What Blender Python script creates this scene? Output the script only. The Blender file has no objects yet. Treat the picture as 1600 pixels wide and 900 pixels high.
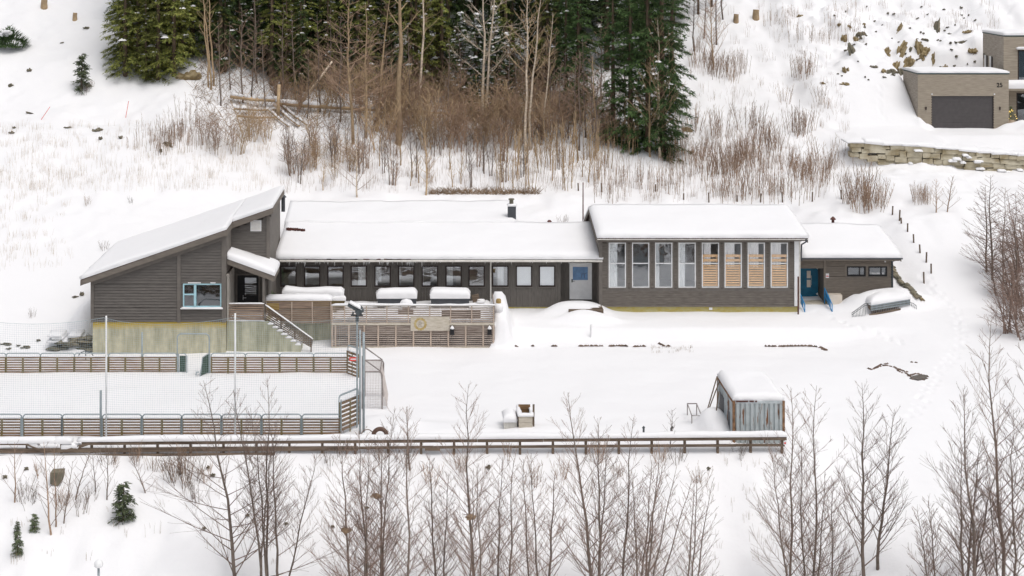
import bpy, math, random
import numpy as np
from mathutils import Vector, Matrix, noise as mnoise

C = bpy.context.scene.collection
SC = bpy.context.scene
R = random.Random(7)
SUN, SKY, EXPO, KA = 0.8, 0.115, 0.34, 1.33
# ------------------------------------------------------------------ camera geometry (rising-front lens, level camera)
F, H, CX, CY = 2500.0, 25.0, 684.0, -95.0
def XX(px, Y): return (px - CX) / F * Y
def ZZ(py, Y): return H - (py - CY) / F * Y
def P(px, py, Y): return Vector((XX(px, Y), Y, ZZ(py, Y)))

# ------------------------------------------------------------------ mesh helper
class MB:
    def __init__(s): s.v = []; s.f = []; s.m = []; s.mi = 0
    def add(s, vs, fs):
        o = len(s.v); s.v.extend([tuple(p) for p in vs])
        for f in fs: s.f.append([o + i for i in f]); s.m.append(s.mi)
    def box(s, x0, x1, y0, y1, z0, z1):
        if x0 > x1: x0, x1 = x1, x0
        if y0 > y1: y0, y1 = y1, y0
        if z0 > z1: z0, z1 = z1, z0
        s.add([(x0,y0,z0),(x1,y0,z0),(x1,y1,z0),(x0,y1,z0),(x0,y0,z1),(x1,y0,z1),(x1,y1,z1),(x0,y1,z1)],
              [(0,3,2,1),(4,5,6,7),(0,1,5,4),(1,2,6,5),(2,3,7,6),(3,0,4,7)])
    def beam(s, a, b, w, h, up=(0,0,1)):
        a = Vector(a); b = Vector(b); d = (b-a).normalized(); u = Vector(up)
        if abs(d.dot(u)) > .98: u = Vector((0,1,0))
        sd = d.cross(u).normalized(); u = sd.cross(d).normalized()
        sd *= w/2; u *= h/2
        vs = [a-sd-u, a+sd-u, a+sd+u, a-sd+u, b-sd-u, b+sd-u, b+sd+u, b-sd+u]
        s.add(vs, [(0,1,2,3),(7,6,5,4),(0,4,5,1),(1,5,6,2),(2,6,7,3),(3,7,4,0)])
    def slab(s, c, t):
        """four top corners counter-clockwise seen from above, thickness t downward"""
        lo = [(p[0],p[1],p[2]-t) for p in c]
        s.add(list(c)+lo, [(0,1,2,3),(7,6,5,4),(0,4,5,1),(1,5,6,2),(2,6,7,3),(3,7,4,0)])
    def poly_y(s, pts, y0, y1):
        """extrude an x-z polygon from y0 to y1"""
        n = len(pts)
        vs = [(x,y0,z) for x,z in pts]+[(x,y1,z) for x,z in pts]
        fs = [tuple(range(n)), tuple(range(2*n-1,n-1,-1))]
        fs += [(i,n+i,n+(i+1)%n,(i+1)%n) for i in range(n)]
        s.add(vs, fs)
    def tube(s, pts, rad, n=6, cap=True):
        o = len(s.v); k = len(pts); V = s.v
        prev = None
        for i in range(k):
            p = pts[i]
            q0 = pts[i-1] if i > 0 else p
            q1 = pts[i+1] if i < k-1 else p
            dx, dy, dz = q1[0]-q0[0], q1[1]-q0[1], q1[2]-q0[2]
            l = math.sqrt(dx*dx+dy*dy+dz*dz) or 1.; dx/=l; dy/=l; dz/=l
            if prev is None:
                ax, ay, az = (1,0,0) if abs(dx) < .8 else (0,1,0)
            else: ax, ay, az = prev
            t = ax*dx+ay*dy+az*dz; ax-=t*dx; ay-=t*dy; az-=t*dz
            l = math.sqrt(ax*ax+ay*ay+az*az) or 1.; ax/=l; ay/=l; az/=l
            prev = (ax,ay,az)
            bx, by, bz = dy*az-dz*ay, dz*ax-dx*az, dx*ay-dy*ax
            r = rad[i] if not isinstance(rad, float) else rad
            for j in range(n):
                a = 2*math.pi*j/n; c = math.cos(a)*r; q = math.sin(a)*r
                V.append((p[0]+ax*c+bx*q, p[1]+ay*c+by*q, p[2]+az*c+bz*q))
        Fc = s.f; M = s.m
        for i in range(k-1):
            for j in range(n):
                j2 = (j+1)%n
                Fc.append([o+i*n+j, o+i*n+j2, o+(i+1)*n+j2, o+(i+1)*n+j]); M.append(s.mi)
        if cap and n > 2:
            Fc.append([o+j for j in range(n)][::-1]); M.append(s.mi)
            Fc.append([o+(k-1)*n+j for j in range(n)]); M.append(s.mi)
    def arrays(s, V, Fq, mi=0):
        o = len(s.v); s.v.extend(map(tuple, V.tolist()))
        for f in (Fq+o).tolist(): s.f.append(f); s.m.append(mi)
    def mesh(s, name, mats, off=(0,0,0), smooth=False):
        me = bpy.data.meshes.new(name)
        ox, oy, oz = off
        me.from_pydata([(x-ox,y-oy,z-oz) for x,y,z in s.v], [], s.f)
        if not isinstance(mats, (list,tuple)): mats = [mats]
        for m in mats: me.materials.append(m)
        if len(mats) > 1: me.polygons.foreach_set('material_index', s.m)
        if smooth: me.polygons.foreach_set('use_smooth', [True]*len(me.polygons))
        me.update(); return me
    def build(s, name, mats, parent=None, origin=None, smooth=False):
        """one mesh object: child of parent (in world coordinates) or a top-level object with its origin at origin"""
        off = WL[parent.name] if parent is not None else (origin if origin is not None else (0,0,0))
        o = bpy.data.objects.new(name, s.mesh(name, mats, off, smooth)); C.objects.link(o)
        if parent is not None: o.parent = parent
        else: o.location = off
        WL[o.name] = tuple(off); return o
WL = {}
def tag(o, label=None, cat=None, group=None, kind=None):
    if label: o['label'] = label
    if cat: o['category'] = cat
    if group: o['group'] = group
    if kind: o['kind'] = kind
    return o
def thing(name, label, cat, loc=(0,0,0), group=None, kind=None):
    o = bpy.data.objects.new(name, None); C.objects.link(o); o.location = loc; o.empty_display_size = .2
    WL[o.name] = tuple(loc); return tag(o, label, cat, group, kind)
KIDS = {}
def freeze(root):
    KIDS[root.name] = [(c, list(c.children)) for c in root.children]
def dup(root, loc, rz=0., sc=(1,1,1), label=None, group=None, tilt=(0,0)):
    r = root.copy(); C.objects.link(r); r.location = loc; r.rotation_euler = (tilt[0],tilt[1],rz); r.scale = sc
    if label: r['label'] = label
    if group: r['group'] = group
    for ch, gs in KIDS.get(root.name, []):
        c = ch.copy(); C.objects.link(c); c.parent = r
        for g in gs:
            d = g.copy(); C.objects.link(d); d.parent = c
    return r
def place(root, used, loc, rz=0., sc=(1,1,1), label=None, group=None, tilt=(0,0)):
    """the first time moves the prototype itself, afterwards copies it"""
    if root.name not in used:
        used.add(root.name)
        root.location = loc; root.rotation_euler = (tilt[0],tilt[1],rz); root.scale = sc
        if label: root['label'] = label
        if group: root['group'] = group
        return root
    return dup(root, loc, rz, sc, label, group, tilt)

# ------------------------------------------------------------------ materials
def mk(name, col, rough=.75, var=.18, scale=4., stretch=(1,1,1), bump=0., bscale=30., metal=0., col2=None, spec=.3, rnd=0., lo=.3, hi=.7, detail=4.):
    col = [min(.8,c*KA) for c in col]; col2 = col2 and [min(.8,c*KA) for c in col2]
    m = bpy.data.materials.new(name); m.use_nodes = True
    nt = m.node_tree; N = nt.nodes; L = nt.links; b = N['Principled BSDF']
    b.inputs['Roughness'].default_value = rough; b.inputs['Metallic'].default_value = metal
    b.inputs['Specular IOR Level'].default_value = spec
    tc = N.new('ShaderNodeTexCoord'); mp = N.new('ShaderNodeMapping'); mp.inputs['Scale'].default_value = stretch
    L.new(tc.outputs['Object'], mp.inputs['Vector'])
    nz = N.new('ShaderNodeTexNoise'); nz.inputs['Scale'].default_value = scale; nz.inputs['Detail'].default_value = detail
    L.new(mp.outputs['Vector'], nz.inputs['Vector'])
    rp = N.new('ShaderNodeValToRGB'); e = rp.color_ramp.elements
    e[0].position = lo; e[1].position = hi
    c1 = [max(0,c*(1-var)) for c in col]; c2 = col2 or [min(1,c*(1+var)) for c in col]
    e[0].color = (*c1,1); e[1].color = (*c2,1)
    L.new(nz.outputs['Fac'], rp.inputs['Fac'])
    out = rp.outputs['Color']
    if rnd:
        oi = N.new('ShaderNodeObjectInfo'); mr = N.new('ShaderNodeMapRange')
        mr.inputs['To Min'].default_value = 1-rnd; mr.inputs['To Max'].default_value = 1+rnd
        L.new(oi.outputs['Random'], mr.inputs['Value'])
        hs = N.new('ShaderNodeHueSaturation'); L.new(mr.outputs['Result'], hs.inputs['Value'])
        L.new(out, hs.inputs['Color']); out = hs.outputs['Color']
    L.new(out, b.inputs['Base Color'])
    if bump:
        n2 = N.new('ShaderNodeTexNoise'); n2.inputs['Scale'].default_value = bscale; n2.inputs['Detail'].default_value = 3
        L.new(mp.outputs['Vector'], n2.inputs['Vector'])
        bp = N.new('ShaderNodeBump'); bp.inputs['Strength'].default_value = bump; bp.inputs['Distance'].default_value = .05
        L.new(n2.outputs['Fac'], bp.inputs['Height']); L.new(bp.outputs['Normal'], b.inputs['Normal'])
    return m
def mk_glass(name, tint=(.75,.8,.82), refl=.2):
    m = bpy.data.materials.new(name); m.use_nodes = True
    nt = m.node_tree; N = nt.nodes; L = nt.links
    N.remove(N['Principled BSDF'])
    tr = N.new('ShaderNodeBsdfTransparent'); tr.inputs['Color'].default_value = (*tint,1)
    gl = N.new('ShaderNodeBsdfGlossy'); gl.inputs['Roughness'].default_value = .03; gl.inputs['Color'].default_value = (.92,.96,1,1)
    lw = N.new('ShaderNodeFresnel'); lw.inputs['IOR'].default_value = 1.5
    ad = N.new('ShaderNodeMath'); ad.operation = 'ADD'; ad.inputs[1].default_value = refl; ad.use_clamp = True
    L.new(lw.outputs['Fac'], ad.inputs[0])
    ge = N.new('ShaderNodeNewGeometry'); iv = N.new('ShaderNodeMath'); iv.operation = 'SUBTRACT'; iv.inputs[0].default_value = 1; L.new(ge.outputs['Backfacing'], iv.inputs[1])
    mu = N.new('ShaderNodeMath'); mu.operation = 'MULTIPLY'; L.new(ad.outputs[0], mu.inputs[0]); L.new(iv.outputs[0], mu.inputs[1])
    tc = N.new('ShaderNodeTexCoord'); nz = N.new('ShaderNodeTexNoise'); nz.inputs['Scale'].default_value = .9
    bp = N.new('ShaderNodeBump'); bp.inputs['Strength'].default_value = .06; bp.inputs['Distance'].default_value = .3
    L.new(tc.outputs['Object'], nz.inputs['Vector']); L.new(nz.outputs['Fac'], bp.inputs['Height']); L.new(bp.outputs['Normal'], gl.inputs['Normal'])
    mx = N.new('ShaderNodeMixShader'); L.new(mu.outputs[0], mx.inputs['Fac'])
    L.new(tr.outputs[0], mx.inputs[1]); L.new(gl.outputs[0], mx.inputs[2])
    L.new(mx.outputs[0], N['Material Output'].inputs['Surface'])
    return m
def mk_snow():
    m = bpy.data.materials.new('snow'); m.use_nodes = True
    nt = m.node_tree; N = nt.nodes; L = nt.links; b = N['Principled BSDF']
    b.inputs['Base Color'].default_value = (.82,.813,.822,1); b.inputs['Roughness'].default_value = .65; b.inputs['Specular IOR Level'].default_value = .2
    tc = N.new('ShaderNodeTexCoord')
    bp = None
    for sc, st, d in ((1.3,.35,.12),(7.,.3,.03)):
        n = N.new('ShaderNodeTexNoise'); n.inputs['Scale'].default_value = sc; n.inputs['Detail'].default_value = 5
        L.new(tc.outputs['Object'], n.inputs['Vector'])
        k = N.new('ShaderNodeBump'); k.inputs['Strength'].default_value = st; k.inputs['Distance'].default_value = d
        L.new(n.outputs['Fac'], k.inputs['Height'])
        if bp: L.new(bp.outputs['Normal'], k.inputs['Normal'])
        bp = k
    L.new(bp.outputs['Normal'], b.inputs['Normal'])
    return m
def mk_rust(name, paint, rust, lo, hi, scale=1.6, stretch=(1,1,.35)):
    m = mk(name, paint, rough=.6, var=.12, scale=3)
    nt = m.node_tree; N = nt.nodes; L = nt.links; b = N['Principled BSDF']
    src = b.inputs['Base Color'].links[0].from_socket
    tc = N.new('ShaderNodeTexCoord'); mp = N.new('ShaderNodeMapping'); mp.inputs['Scale'].default_value = stretch
    L.new(tc.outputs['Object'], mp.inputs['Vector'])
    n = N.new('ShaderNodeTexNoise'); n.inputs['Scale'].default_value = scale; n.inputs['Detail'].default_value = 7; n.inputs['Roughness'].default_value = .65
    L.new(mp.outputs['Vector'], n.inputs['Vector'])
    rp = N.new('ShaderNodeValToRGB'); rp.color_ramp.elements[0].position = lo; rp.color_ramp.elements[1].position = hi
    L.new(n.outputs['Fac'], rp.inputs['Fac'])
    mx = N.new('ShaderNodeMix'); mx.data_type = 'RGBA'
    L.new(rp.outputs['Color'], mx.inputs[0]); L.new(src, mx.inputs[6]); mx.inputs[7].default_value = (*rust,1)
    L.new(mx.outputs[2], b.inputs['Base Color'])
    return m
def mk_concrete(name, base, stain, ztop, yellow):
    """board-marked concrete, mossy vertical streaks, yellow insulation stain along its top edge (object z)"""
    m = mk_rust(name, base, stain, .42, .75, 1.3, (1.6,1.6,.22))
    nt = m.node_tree; N = nt.nodes; L = nt.links; b = N['Principled BSDF']
    src = b.inputs['Base Color'].links[0].from_socket
    tc = N.new('ShaderNodeTexCoord'); sp = N.new('ShaderNodeSeparateXYZ'); L.new(tc.outputs['Object'], sp.inputs[0])
    n = N.new('ShaderNodeTexNoise'); n.inputs['Scale'].default_value = .8; L.new(tc.outputs['Object'], n.inputs['Vector'])
    ad = N.new('ShaderNodeMath'); ad.operation = 'MULTIPLY_ADD'; ad.inputs[1].default_value = .45; L.new(n.outputs['Fac'], ad.inputs[0]); L.new(sp.outputs['Z'], ad.inputs[2])
    mr = N.new('ShaderNodeMapRange'); mr.inputs['From Min'].default_value = ztop-.22; mr.inputs['From Max'].default_value = ztop+.14
    L.new(ad.outputs[0], mr.inputs['Value'])
    mx = N.new('ShaderNodeMix'); mx.data_type = 'RGBA'
    L.new(mr.outputs['Result'], mx.inputs[0]); L.new(src, mx.inputs[6]); mx.inputs[7].default_value = (*yellow,1)
    L.new(mx.outputs[2], b.inputs['Base Color'])
    return m

M = {}
M['snow'] = mk_snow()
M['ice'] = mk('ice', (.72,.78,.82), .15, .05, spec=.6)
SID = (1.2,1.2,9)
M['siding'] = mk('dark_siding', (.110,.100,.091), .8, .17, 1.6, SID, .15, 20)
M['siding_hall'] = mk('brown_siding', (.124,.109,.095), .8, .24, 1.6, SID, .15, 20)
M['siding_annex'] = mk('annex_siding', (.150,.128,.106), .8, .14, 2.2, SID, .15, 20)
M['siding_wing'] = mk('wing_siding', (.098,.089,.080), .8, .18, 2.2, (9,1.2,1), .15, 20)
M['trim_grey'] = mk('grey_trim', (.122,.109,.097), .75, .12, 3)
M['fascia'] = mk('fascia_boards', (.135,.116,.098), .75, .15, 3, (.6,2,2))
M['maroon'] = mk('maroon_sheet', (.075,.028,.022), .5, .3, 5)
M['gutter'] = mk('gutter_paint', (.52,.50,.46), .5, .12, 4)
M['white'] = mk('white_paint', (.74,.72,.69), .5, .06, 3)
M['white_frame'] = mk('pale_blue_white_frame', (.60,.68,.71), .5, .08, 3)
M['blue_frame'] = mk('light_blue_frame', (.30,.47,.52), .5, .12, 3)
M['dark_frame'] = mk('dark_window_frame', (.028,.018,.016), .5, .3, 5)
M['black'] = mk('black_paint', (.012,.012,.013), .45, .3, 5)
M['door_cream'] = mk('cream_door', (.80,.77,.72), .5, .05, 3)
M['door_blue_glass'] = mk('blue_glass_panel', (.065,.155,.30), .25, .25, 2.5, spec=.6)
M['petrol'] = mk('petrol_blue_paint', (.008,.095,.165), .45, .14, 3)
M['bright_blue'] = mk('blue_railing_paint', (.02,.17,.36), .4, .15, 5)
M['glass'] = mk_glass('window_glass', (.97,.98,.98), refl=.20); M['glass_clear'] = mk_glass('clear_window_glass', (.98,.98,.98), .05); M['glass_wing'] = mk_glass('wing_window_glass', (.98,.99,.99), refl=.30)
M['glass_dark'] = mk_glass('dark_window_glass', (.5,.55,.58), .14)
M['room'] = mk('room_paint', (.30,.28,.25), .8, .2, 1.2)
M['curtain'] = mk('curtain_cloth', (.72,.70,.62), .9, .12, 5, (6,6,.5))
M['curtain_green'] = mk('pale_green_curtain', (.62,.72,.67), .9, .1, 5, (6,6,.5))
M['blind'] = mk('white_blind', (.70,.74,.71), .8, .05, 2)
M['wood_orange'] = mk('warm_pine_bars', (.62,.40,.225), .6, .15, 4, (1,5,5))
M['yellow_found'] = mk('yellow_insulated_plinth', (.42,.33,.085), .85, .25, 2.5, (1,1,2), col2=(.34,.31,.16))
M['concrete'] = mk_concrete('mossy_concrete', (.42,.395,.285), (.23,.22,.145), 1.86, (.56,.40,.07))
M['concrete2'] = mk_concrete('grey_green_concrete', (.36,.35,.26), (.19,.195,.125), 99., (.5,.4,.1))
M['pale_panel'] = mk('pale_plywood', (.52,.46,.39), .8, .06, 3)
M['grey_wood'] = mk('weathered_slats', (.225,.180,.155), .85, .3, 2.2, (.5,3,9), col2=(.37,.315,.275))
M['grey_wood2'] = mk('weathered_battens', (.36,.29,.235), .85, .2, 3, (3,3,.6))
M['brown_wood'] = mk('damp_brown_slats', (.20,.15,.125), .85, .35, 2.2, (.5,3,9), col2=(.30,.22,.16))
M['yellow_wood'] = mk('mossy_yellow_boards', (.30,.19,.05), .85, .35, 2.2, (.6,3,6), col2=(.36,.26,.12))
M['board'] = mk('weathered_plywood', (.42,.37,.29), .85, .18, 3, (1,1,5), col2=(.46,.42,.36))
M['yellow_paint'] = mk('faded_yellow_paint', (.42,.285,.085), .8, .35, 5, col2=(.40,.33,.18))
M['faded_ink'] = mk('faded_ink', (.22,.19,.14), .85, .3, 6)
M['rail_wood'] = mk('old_timber', (.115,.083,.064), .9, .35, 2., (.5,3,6), col2=(.17,.13,.095))
M['slat'] = mk('impregnated_slats', (.145,.083,.040), .8, .3, 3., (.6,3,6), col2=(.225,.135,.070))
M['olive'] = mk('olive_post_wood', (.14,.105,.045), .8, .2, 4)
M['steel'] = mk('galvanised_steel', (.25,.285,.30), .5, .15, 5, metal=.15)
M['darksteel'] = mk('dark_steel', (.07,.08,.085), .5, .2, 5, metal=.3)
M['greysteel'] = mk('brown_grey_steel', (.20,.175,.165), .5, .2, 5)
M['net'] = mk('net_cord', (.30,.36,.38), .8, .1, 5)
M['net2'] = mk('goal_net_cord', (.42,.38,.36), .8, .1, 5)
M['green_board'] = mk('green_mesh_board', (.035,.06,.045), .7, .2, 5)
M['red'] = mk('red_sign', (.55,.05,.04), .5, .1, 3)
M['charcoal'] = mk('charcoal_paint', (.055,.058,.065), .6, .15, 3)
M['garage_door'] = mk('anthracite_door', (.066,.060,.060), .55, .08, 3)
M['house_clad'] = mk('taupe_cladding', (.285,.245,.195), .8, .16, 2.2, (.7,.7,8), .12, 20)
M['house_side'] = mk('taupe_side_cladding', (.285,.25,.21), .8, .22, 2.2, (.7,.7,8), .12, 20)
M['teal_trim'] = mk('dark_teal_flashing', (.02,.045,.045), .5, .2, 5)
M['stone'] = mk('retaining_stone', (.33,.265,.155), .85, .4, 1.1, (1,1,1.6), .5, 9, col2=(.42,.385,.30))
M['rock'] = mk('ochre_rock', (.24,.165,.065), .9, .5, 1.6, (1,1,1), .7, 6, col2=(.30,.245,.15))
M['rock_grey'] = mk('grey_green_rock', (.115,.12,.095), .9, .4, 1.6, (1,1,1), .7, 6, col2=(.20,.17,.12))
M['soil'] = mk('dark_soil', (.085,.055,.040), .95, .5, 3., (1,1,1), .8, 9, col2=(.16,.11,.085))
M['water'] = mk('dark_meltwater', (.05,.047,.045), .12, .3, 3., spec=.5, col2=(.10,.085,.075))
M['paint_cont'] = mk_rust('rusty_pale_blue_paint', (.34,.37,.375), (.19,.085,.04), .55, .60, 1.5, (3.,1.5,.35))
M['paint_cont2'] = mk_rust('very_rusty_pale_blue_paint', (.37,.40,.41), (.17,.085,.045), .54, .60, 1.1, (1,1.5,.8))
M['rust'] = mk('rust_steel', (.15,.07,.035), .85, .45, 4., col2=(.29,.17,.095))
M['bark'] = mk('grey_brown_bark', (.150,.120,.100), .9, .3, 4., rnd=.25)
M['twig'] = mk('grey_brown_twigs', (.165,.116,.094), .9, .25, 4., rnd=.25)
M['bark_red'] = mk('reddish_stems', (.245,.168,.118), .9, .3, 4., rnd=.25)
M['bark_tan'] = mk('tan_stems', (.33,.24,.148), .9, .25, 3., rnd=.25)
M['birch'] = mk('pale_birch_bark', (.50,.42,.33), .8, .3, 3., (1,1,3), rnd=.12)
M['spruce_bark'] = mk('spruce_bark', (.10,.072,.050), .9, .3, 4., rnd=.2)
M['needle_dark'] = mk('dark_spruce_needles', (.022,.048,.019), .75, .3, 5., rnd=.4, col2=(.082,.122,.036), detail=2.)
M['needle_olive'] = mk('olive_spruce_needles', (.070,.110,.024), .75, .3, 4., rnd=.3, col2=(.27,.27,.07), detail=2.)
M['needle_green'] = mk('fresh_spruce_needles', (.022,.050,.021), .75, .3, 5., rnd=.3, col2=(.095,.155,.048), detail=2.)
M['needle_pale'] = mk('grey_green_needles', (.06,.085,.05), .75, .3, 5., rnd=.25, col2=(.16,.19,.10), detail=2.)
M['hay'] = mk('dead_grass', (.40,.335,.27), .95, .25, 3.)
M['brush'] = mk('dead_brush', (.20,.14,.09), .95, .35, 2.)
M['lamp_globe'] = mk('opal_globe', (.62,.64,.65), .3, .05, 3, spec=.5)
M['terracotta'] = mk('pale_pot', (.45,.36,.27), .8, .1, 3)
M['tyre'] = mk('rust_brown_rubber', (.09,.055,.042), .85, .3, 5)

# ------------------------------------------------------------------ terrain
def _h(xi, yi, s):
    n = (xi.astype(np.int64)*374761393 + yi.astype(np.int64)*668265263 + s*1274126177) & 0xffffffff
    n = ((n ^ (n >> 13))*1274126177) & 0xffffffff
    return ((n ^ (n >> 16)) & 0xffff)/65535.0
def vn(x, y, s=0):
    xi = np.floor(x); yi = np.floor(y); fx = x-xi; fy = y-yi
    fx = fx*fx*(3-2*fx); fy = fy*fy*(3-2*fy)
    a = _h(xi,yi,s); b = _h(xi+1,yi,s); c = _h(xi,yi+1,s); d = _h(xi+1,yi+1,s)
    return (a*(1-fx)+b*fx)*(1-fy)+(c*(1-fx)+d*fx)*fy - .5
def ss(x, a, b):
    t = np.clip((x-a)/(b-a), 0, 1); return t*t*(3-2*t)
PROF = {
 'A': [(-80,-14),(40,-13),(66,-7),(77.2,-.9),(78.0,-.5),(78.6,-.12),(79.5,0),(96.8,0),(98.5,.4),(100,.9),(103,1.7),(110,3.7),(116,5.7),(122,7.8),(126,9.6),(129.5,10.2),(133,11.6),(140,15),(150,19.4),(160,24),(200,42),(320,80)],
 'B': [(-80,-14),(40,-13),(66,-7),(77.2,-.9),(78.0,-.5),(78.6,-.12),(79.5,0),(98.2,0),(98.9,.12),(99.9,.72),(103,1.0),(110,1.6),(116,3.4),(124,5.5),(131,7.8),(140,11.4),(150,15.6),(160,20.2),(200,38),(320,74)],
 'BL': [(-80,-14),(40,-13),(66,-7),(77.2,-.9),(78.0,-.5),(78.6,-.12),(79.5,0),(98.2,0),(99.9,.1),(103,1.0),(110,1.8),(116,3.9),(124,6.3),(131,8.9),(140,12.8),(150,17),(160,21.8),(200,39),(320,74)],
 'D': [(-80,-14),(40,-13),(60,-6.8),(70,-3.1),(76,-1.65),(82,-.7),(88,-.15),(97,.4),(99.9,.75),(103,1.1),(107,1.9),(110,3.1),(116,4.9),(124,6.2),(131,8.2),(140,11.9),(150,16.3),(160,21),(200,39),(320,74)],
 'Cc': [(-80,-14),(40,-12),(60,-6),(70,-2.7),(76,-1.4),(82,-.55),(88,.05),(97,.6),(103,1.3),(106,2.2),(110,3.8),(113,4.9),(120,6.3),(125.8,7.1),(126.6,7.3),(127.3,8.7),(134,9.3),(138.5,12.6),(141,13.5),(145,14.9),(155,19.6),(160,22),(200,40),(320,74)],
 'Cd': [(-80,-14),(40,-12),(60,-5.5),(70,-2.4),(76,-1.3),(82,-.5),(88,.05),(97,.6),(103,1.3),(106,2.2),(110,3.8),(113,4.7),(120,6.0),(125.8,6.75),(126.6,6.9),(127.3,8.1),(131,8.95),(141,9.1),(143,11.5),(146,14.9),(155,19.6),(160,22),(200,40),(320,74)],
}
COLS = [(-300,'A'),(-22,'A'),(-10,'BL'),(2,'B'),(24,'B'),(30.5,'D'),(33.2,'Cc'),(40.3,'Cc'),(41.2,'Cd'),(300,'Cd')]
# (x, y, amplitude, radius x, radius y)
MOUNDS = [(9.0,102.75,.66,1.75,.95),(8.0,101.9,.18,2.2,1.0),(9.6,101.15,.42,1.7,.5),(29.4,104.0,.95,2.3,1.0),(26.9,104.6,.25,.5,.4),(41.0,134.5,.45,.6,.5),(48.3,134.6,.5,1.0,.5),(50.5,134.0,.7,1.6,1.0),
          (14.15,81.2,.75,.75,1.5),(13.9,82.3,.3,.9,.8),(-2.6,82.3,.25,1.6,1.2),(.3,81.5,.22,2.2,1.0),(5.2,81.2,.25,1.5,.8),
          (-21.8,100.0,.9,.9,2.5),(27.3,105.2,-.2,2.5,.8)]
TRAIL = [(1444,428),(1463,455),(1490,480),(1503,505),(1503,530),(1490,555),(1462,590),(1442,622),(1425,655)]
TRAIL2 = [(1375,135),(1372,155),(1378,175),(1384,190)]
TRAIL3 = [(1262,484),(1285,492),(1330,508),(1375,522),(1420,540)]
FOOT = None
def ground_np(x, y):
    x = np.asarray(x, float); y = np.asarray(y, float)
    xs = [c[0] for c in COLS]
    prof = {k: np.interp(y, [p[0] for p in v], [p[1] for p in v]) for k, v in PROF.items()}
    z = np.zeros_like(y)
    for (x0,k0),(x1,k1) in zip(COLS[:-1], COLS[1:]):
        m = (x >= x0) & (x < x1)
        t = ss(x, x0, x1)
        z = np.where(m, prof[k0]*(1-t)+prof[k1]*t, z)
    mD = ss(x,17.6,21)*(1-ss(y,89,96))*(x < 30.5); z = z*(1-mD)+prof['D']*mD
    for mx, my, a, rx, ry in MOUNDS:
        d = ((x-mx)/rx)**2+((y-my)/ry)**2
        z = z + a*np.exp(-d*d*.6)
    # drift block against the end of the deck
    z = z + 1.75*ss(x,3.2,3.5)*(1-ss(x,4.15,4.75))*ss(y,97.7,98.6)*(1-ss(y,101.5,104))
    drive = ss(x,33.5,35)*ss(y,127.2,128)*(1-ss(y,134.9+4.5*ss(x,40.2,41),136+4.5*ss(x,40.2,41)))
    hill = ss(y,106,118)*(1-.9*drive)*(1-.75*ss(x,34,35)*(1-ss(x,40,41))*ss(y,130,132)*(1-ss(y,139,141))); bank = (1-ss(y,76.5,78.5))*(1-.7*ss(x,18,22))
    z = z + (hill*.55+.02)*vn(x/5.3,y/5.3,1) + (hill*.34+bank*.34+.085)*vn(x/1.9,y/2.6,2)+.05*(1-hill)*vn(x/6.,y/1.3,8) + (hill*.16+bank*.2+.03)*vn(x/.8,y/.8,3)
    rough = hill*ss(x,30,36)*ss(y,139,144)
    z = z + rough*(1.5*vn(x/3.1,y/3.1,5)+1.0*vn(x/1.2,y/1.2,6)+.4*vn(x/.55,y/.55,7))
    return z
def ground(x, y): return float(ground_np(np.array([x]), np.array([y]))[0])
_YS = np.arange(60., 240., .2)
def G(px, py):
    """the point of the snow surface seen at a place of the picture"""
    xs = (px-CX)/F*_YS; zr = H-(py-CY)/F*_YS
    d = ground_np(xs, _YS)-zr
    i = int(np.argmax(d > 0))
    if i == 0: Y = 78.
    else: Y = _YS[i-1]+.2*(-d[i-1])/(d[i]-d[i-1])
    x = XX(px, Y); return Vector((x, Y, ground(x, Y)))

def build_terrain():
    fp = []
    for tr, wob in ((TRAIL,.35),(TRAIL2,.15),(TRAIL3,.3)):
        pts = [G(*p) for p in tr]
        for a, b in zip(pts[:-1], pts[1:]):
            n = max(1, int((b-a).length/.42))
            for i in range(n):
                p = a.lerp(b, i/n); fp.append((p.x+(wob if i%2 else -wob)*.6+R.uniform(-.08,.08), p.y+R.uniform(-.1,.1)))
    xs = np.concatenate([np.linspace(-300,-45,40), np.arange(-44,25,.23), np.arange(25,39,.13), np.arange(39,60,.23), np.linspace(61,300,36)])
    ys = np.concatenate([np.linspace(-80,64,36), np.arange(65,82,.22), np.arange(82,108,.15), np.arange(108,166,.22), np.linspace(167,320,40)])
    X, Y = np.meshgrid(xs, ys)
    Z = ground_np(X, Y)
    for fx, fy in fp:
        m = (abs(X-fx) < .8) & (abs(Y-fy) < .8)
        d = ((X[m]-fx)/.13)**2+((Y[m]-fy)/.2)**2
        Z[m] += -.085*np.exp(-d)+.015*np.exp(-(np.sqrt(d)-1.9)**2*2)
    nx, ny = len(xs), len(ys)
    V = np.stack([X,Y,Z], -1).reshape(-1,3)
    i = np.arange((ny-1)*(nx-1)); r = i//(nx-1); c = i%(nx-1); a = r*nx+c
    Fq = np.stack([a,a+1,a+nx+1,a+nx], 1)
    me = bpy.data.meshes.new('snowy_ground'); me.from_pydata(V.tolist(), [], Fq.tolist()); me.materials.append(M['snow'])
    me.polygons.foreach_set('use_smooth', [True]*len(me.polygons)); me.update()
    o = bpy.data.objects.new('snowy_ground', me); C.objects.link(o)
    tag(o, 'deep white snow covering yard, bank and hillside', None, kind='structure')
build_terrain()

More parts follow.
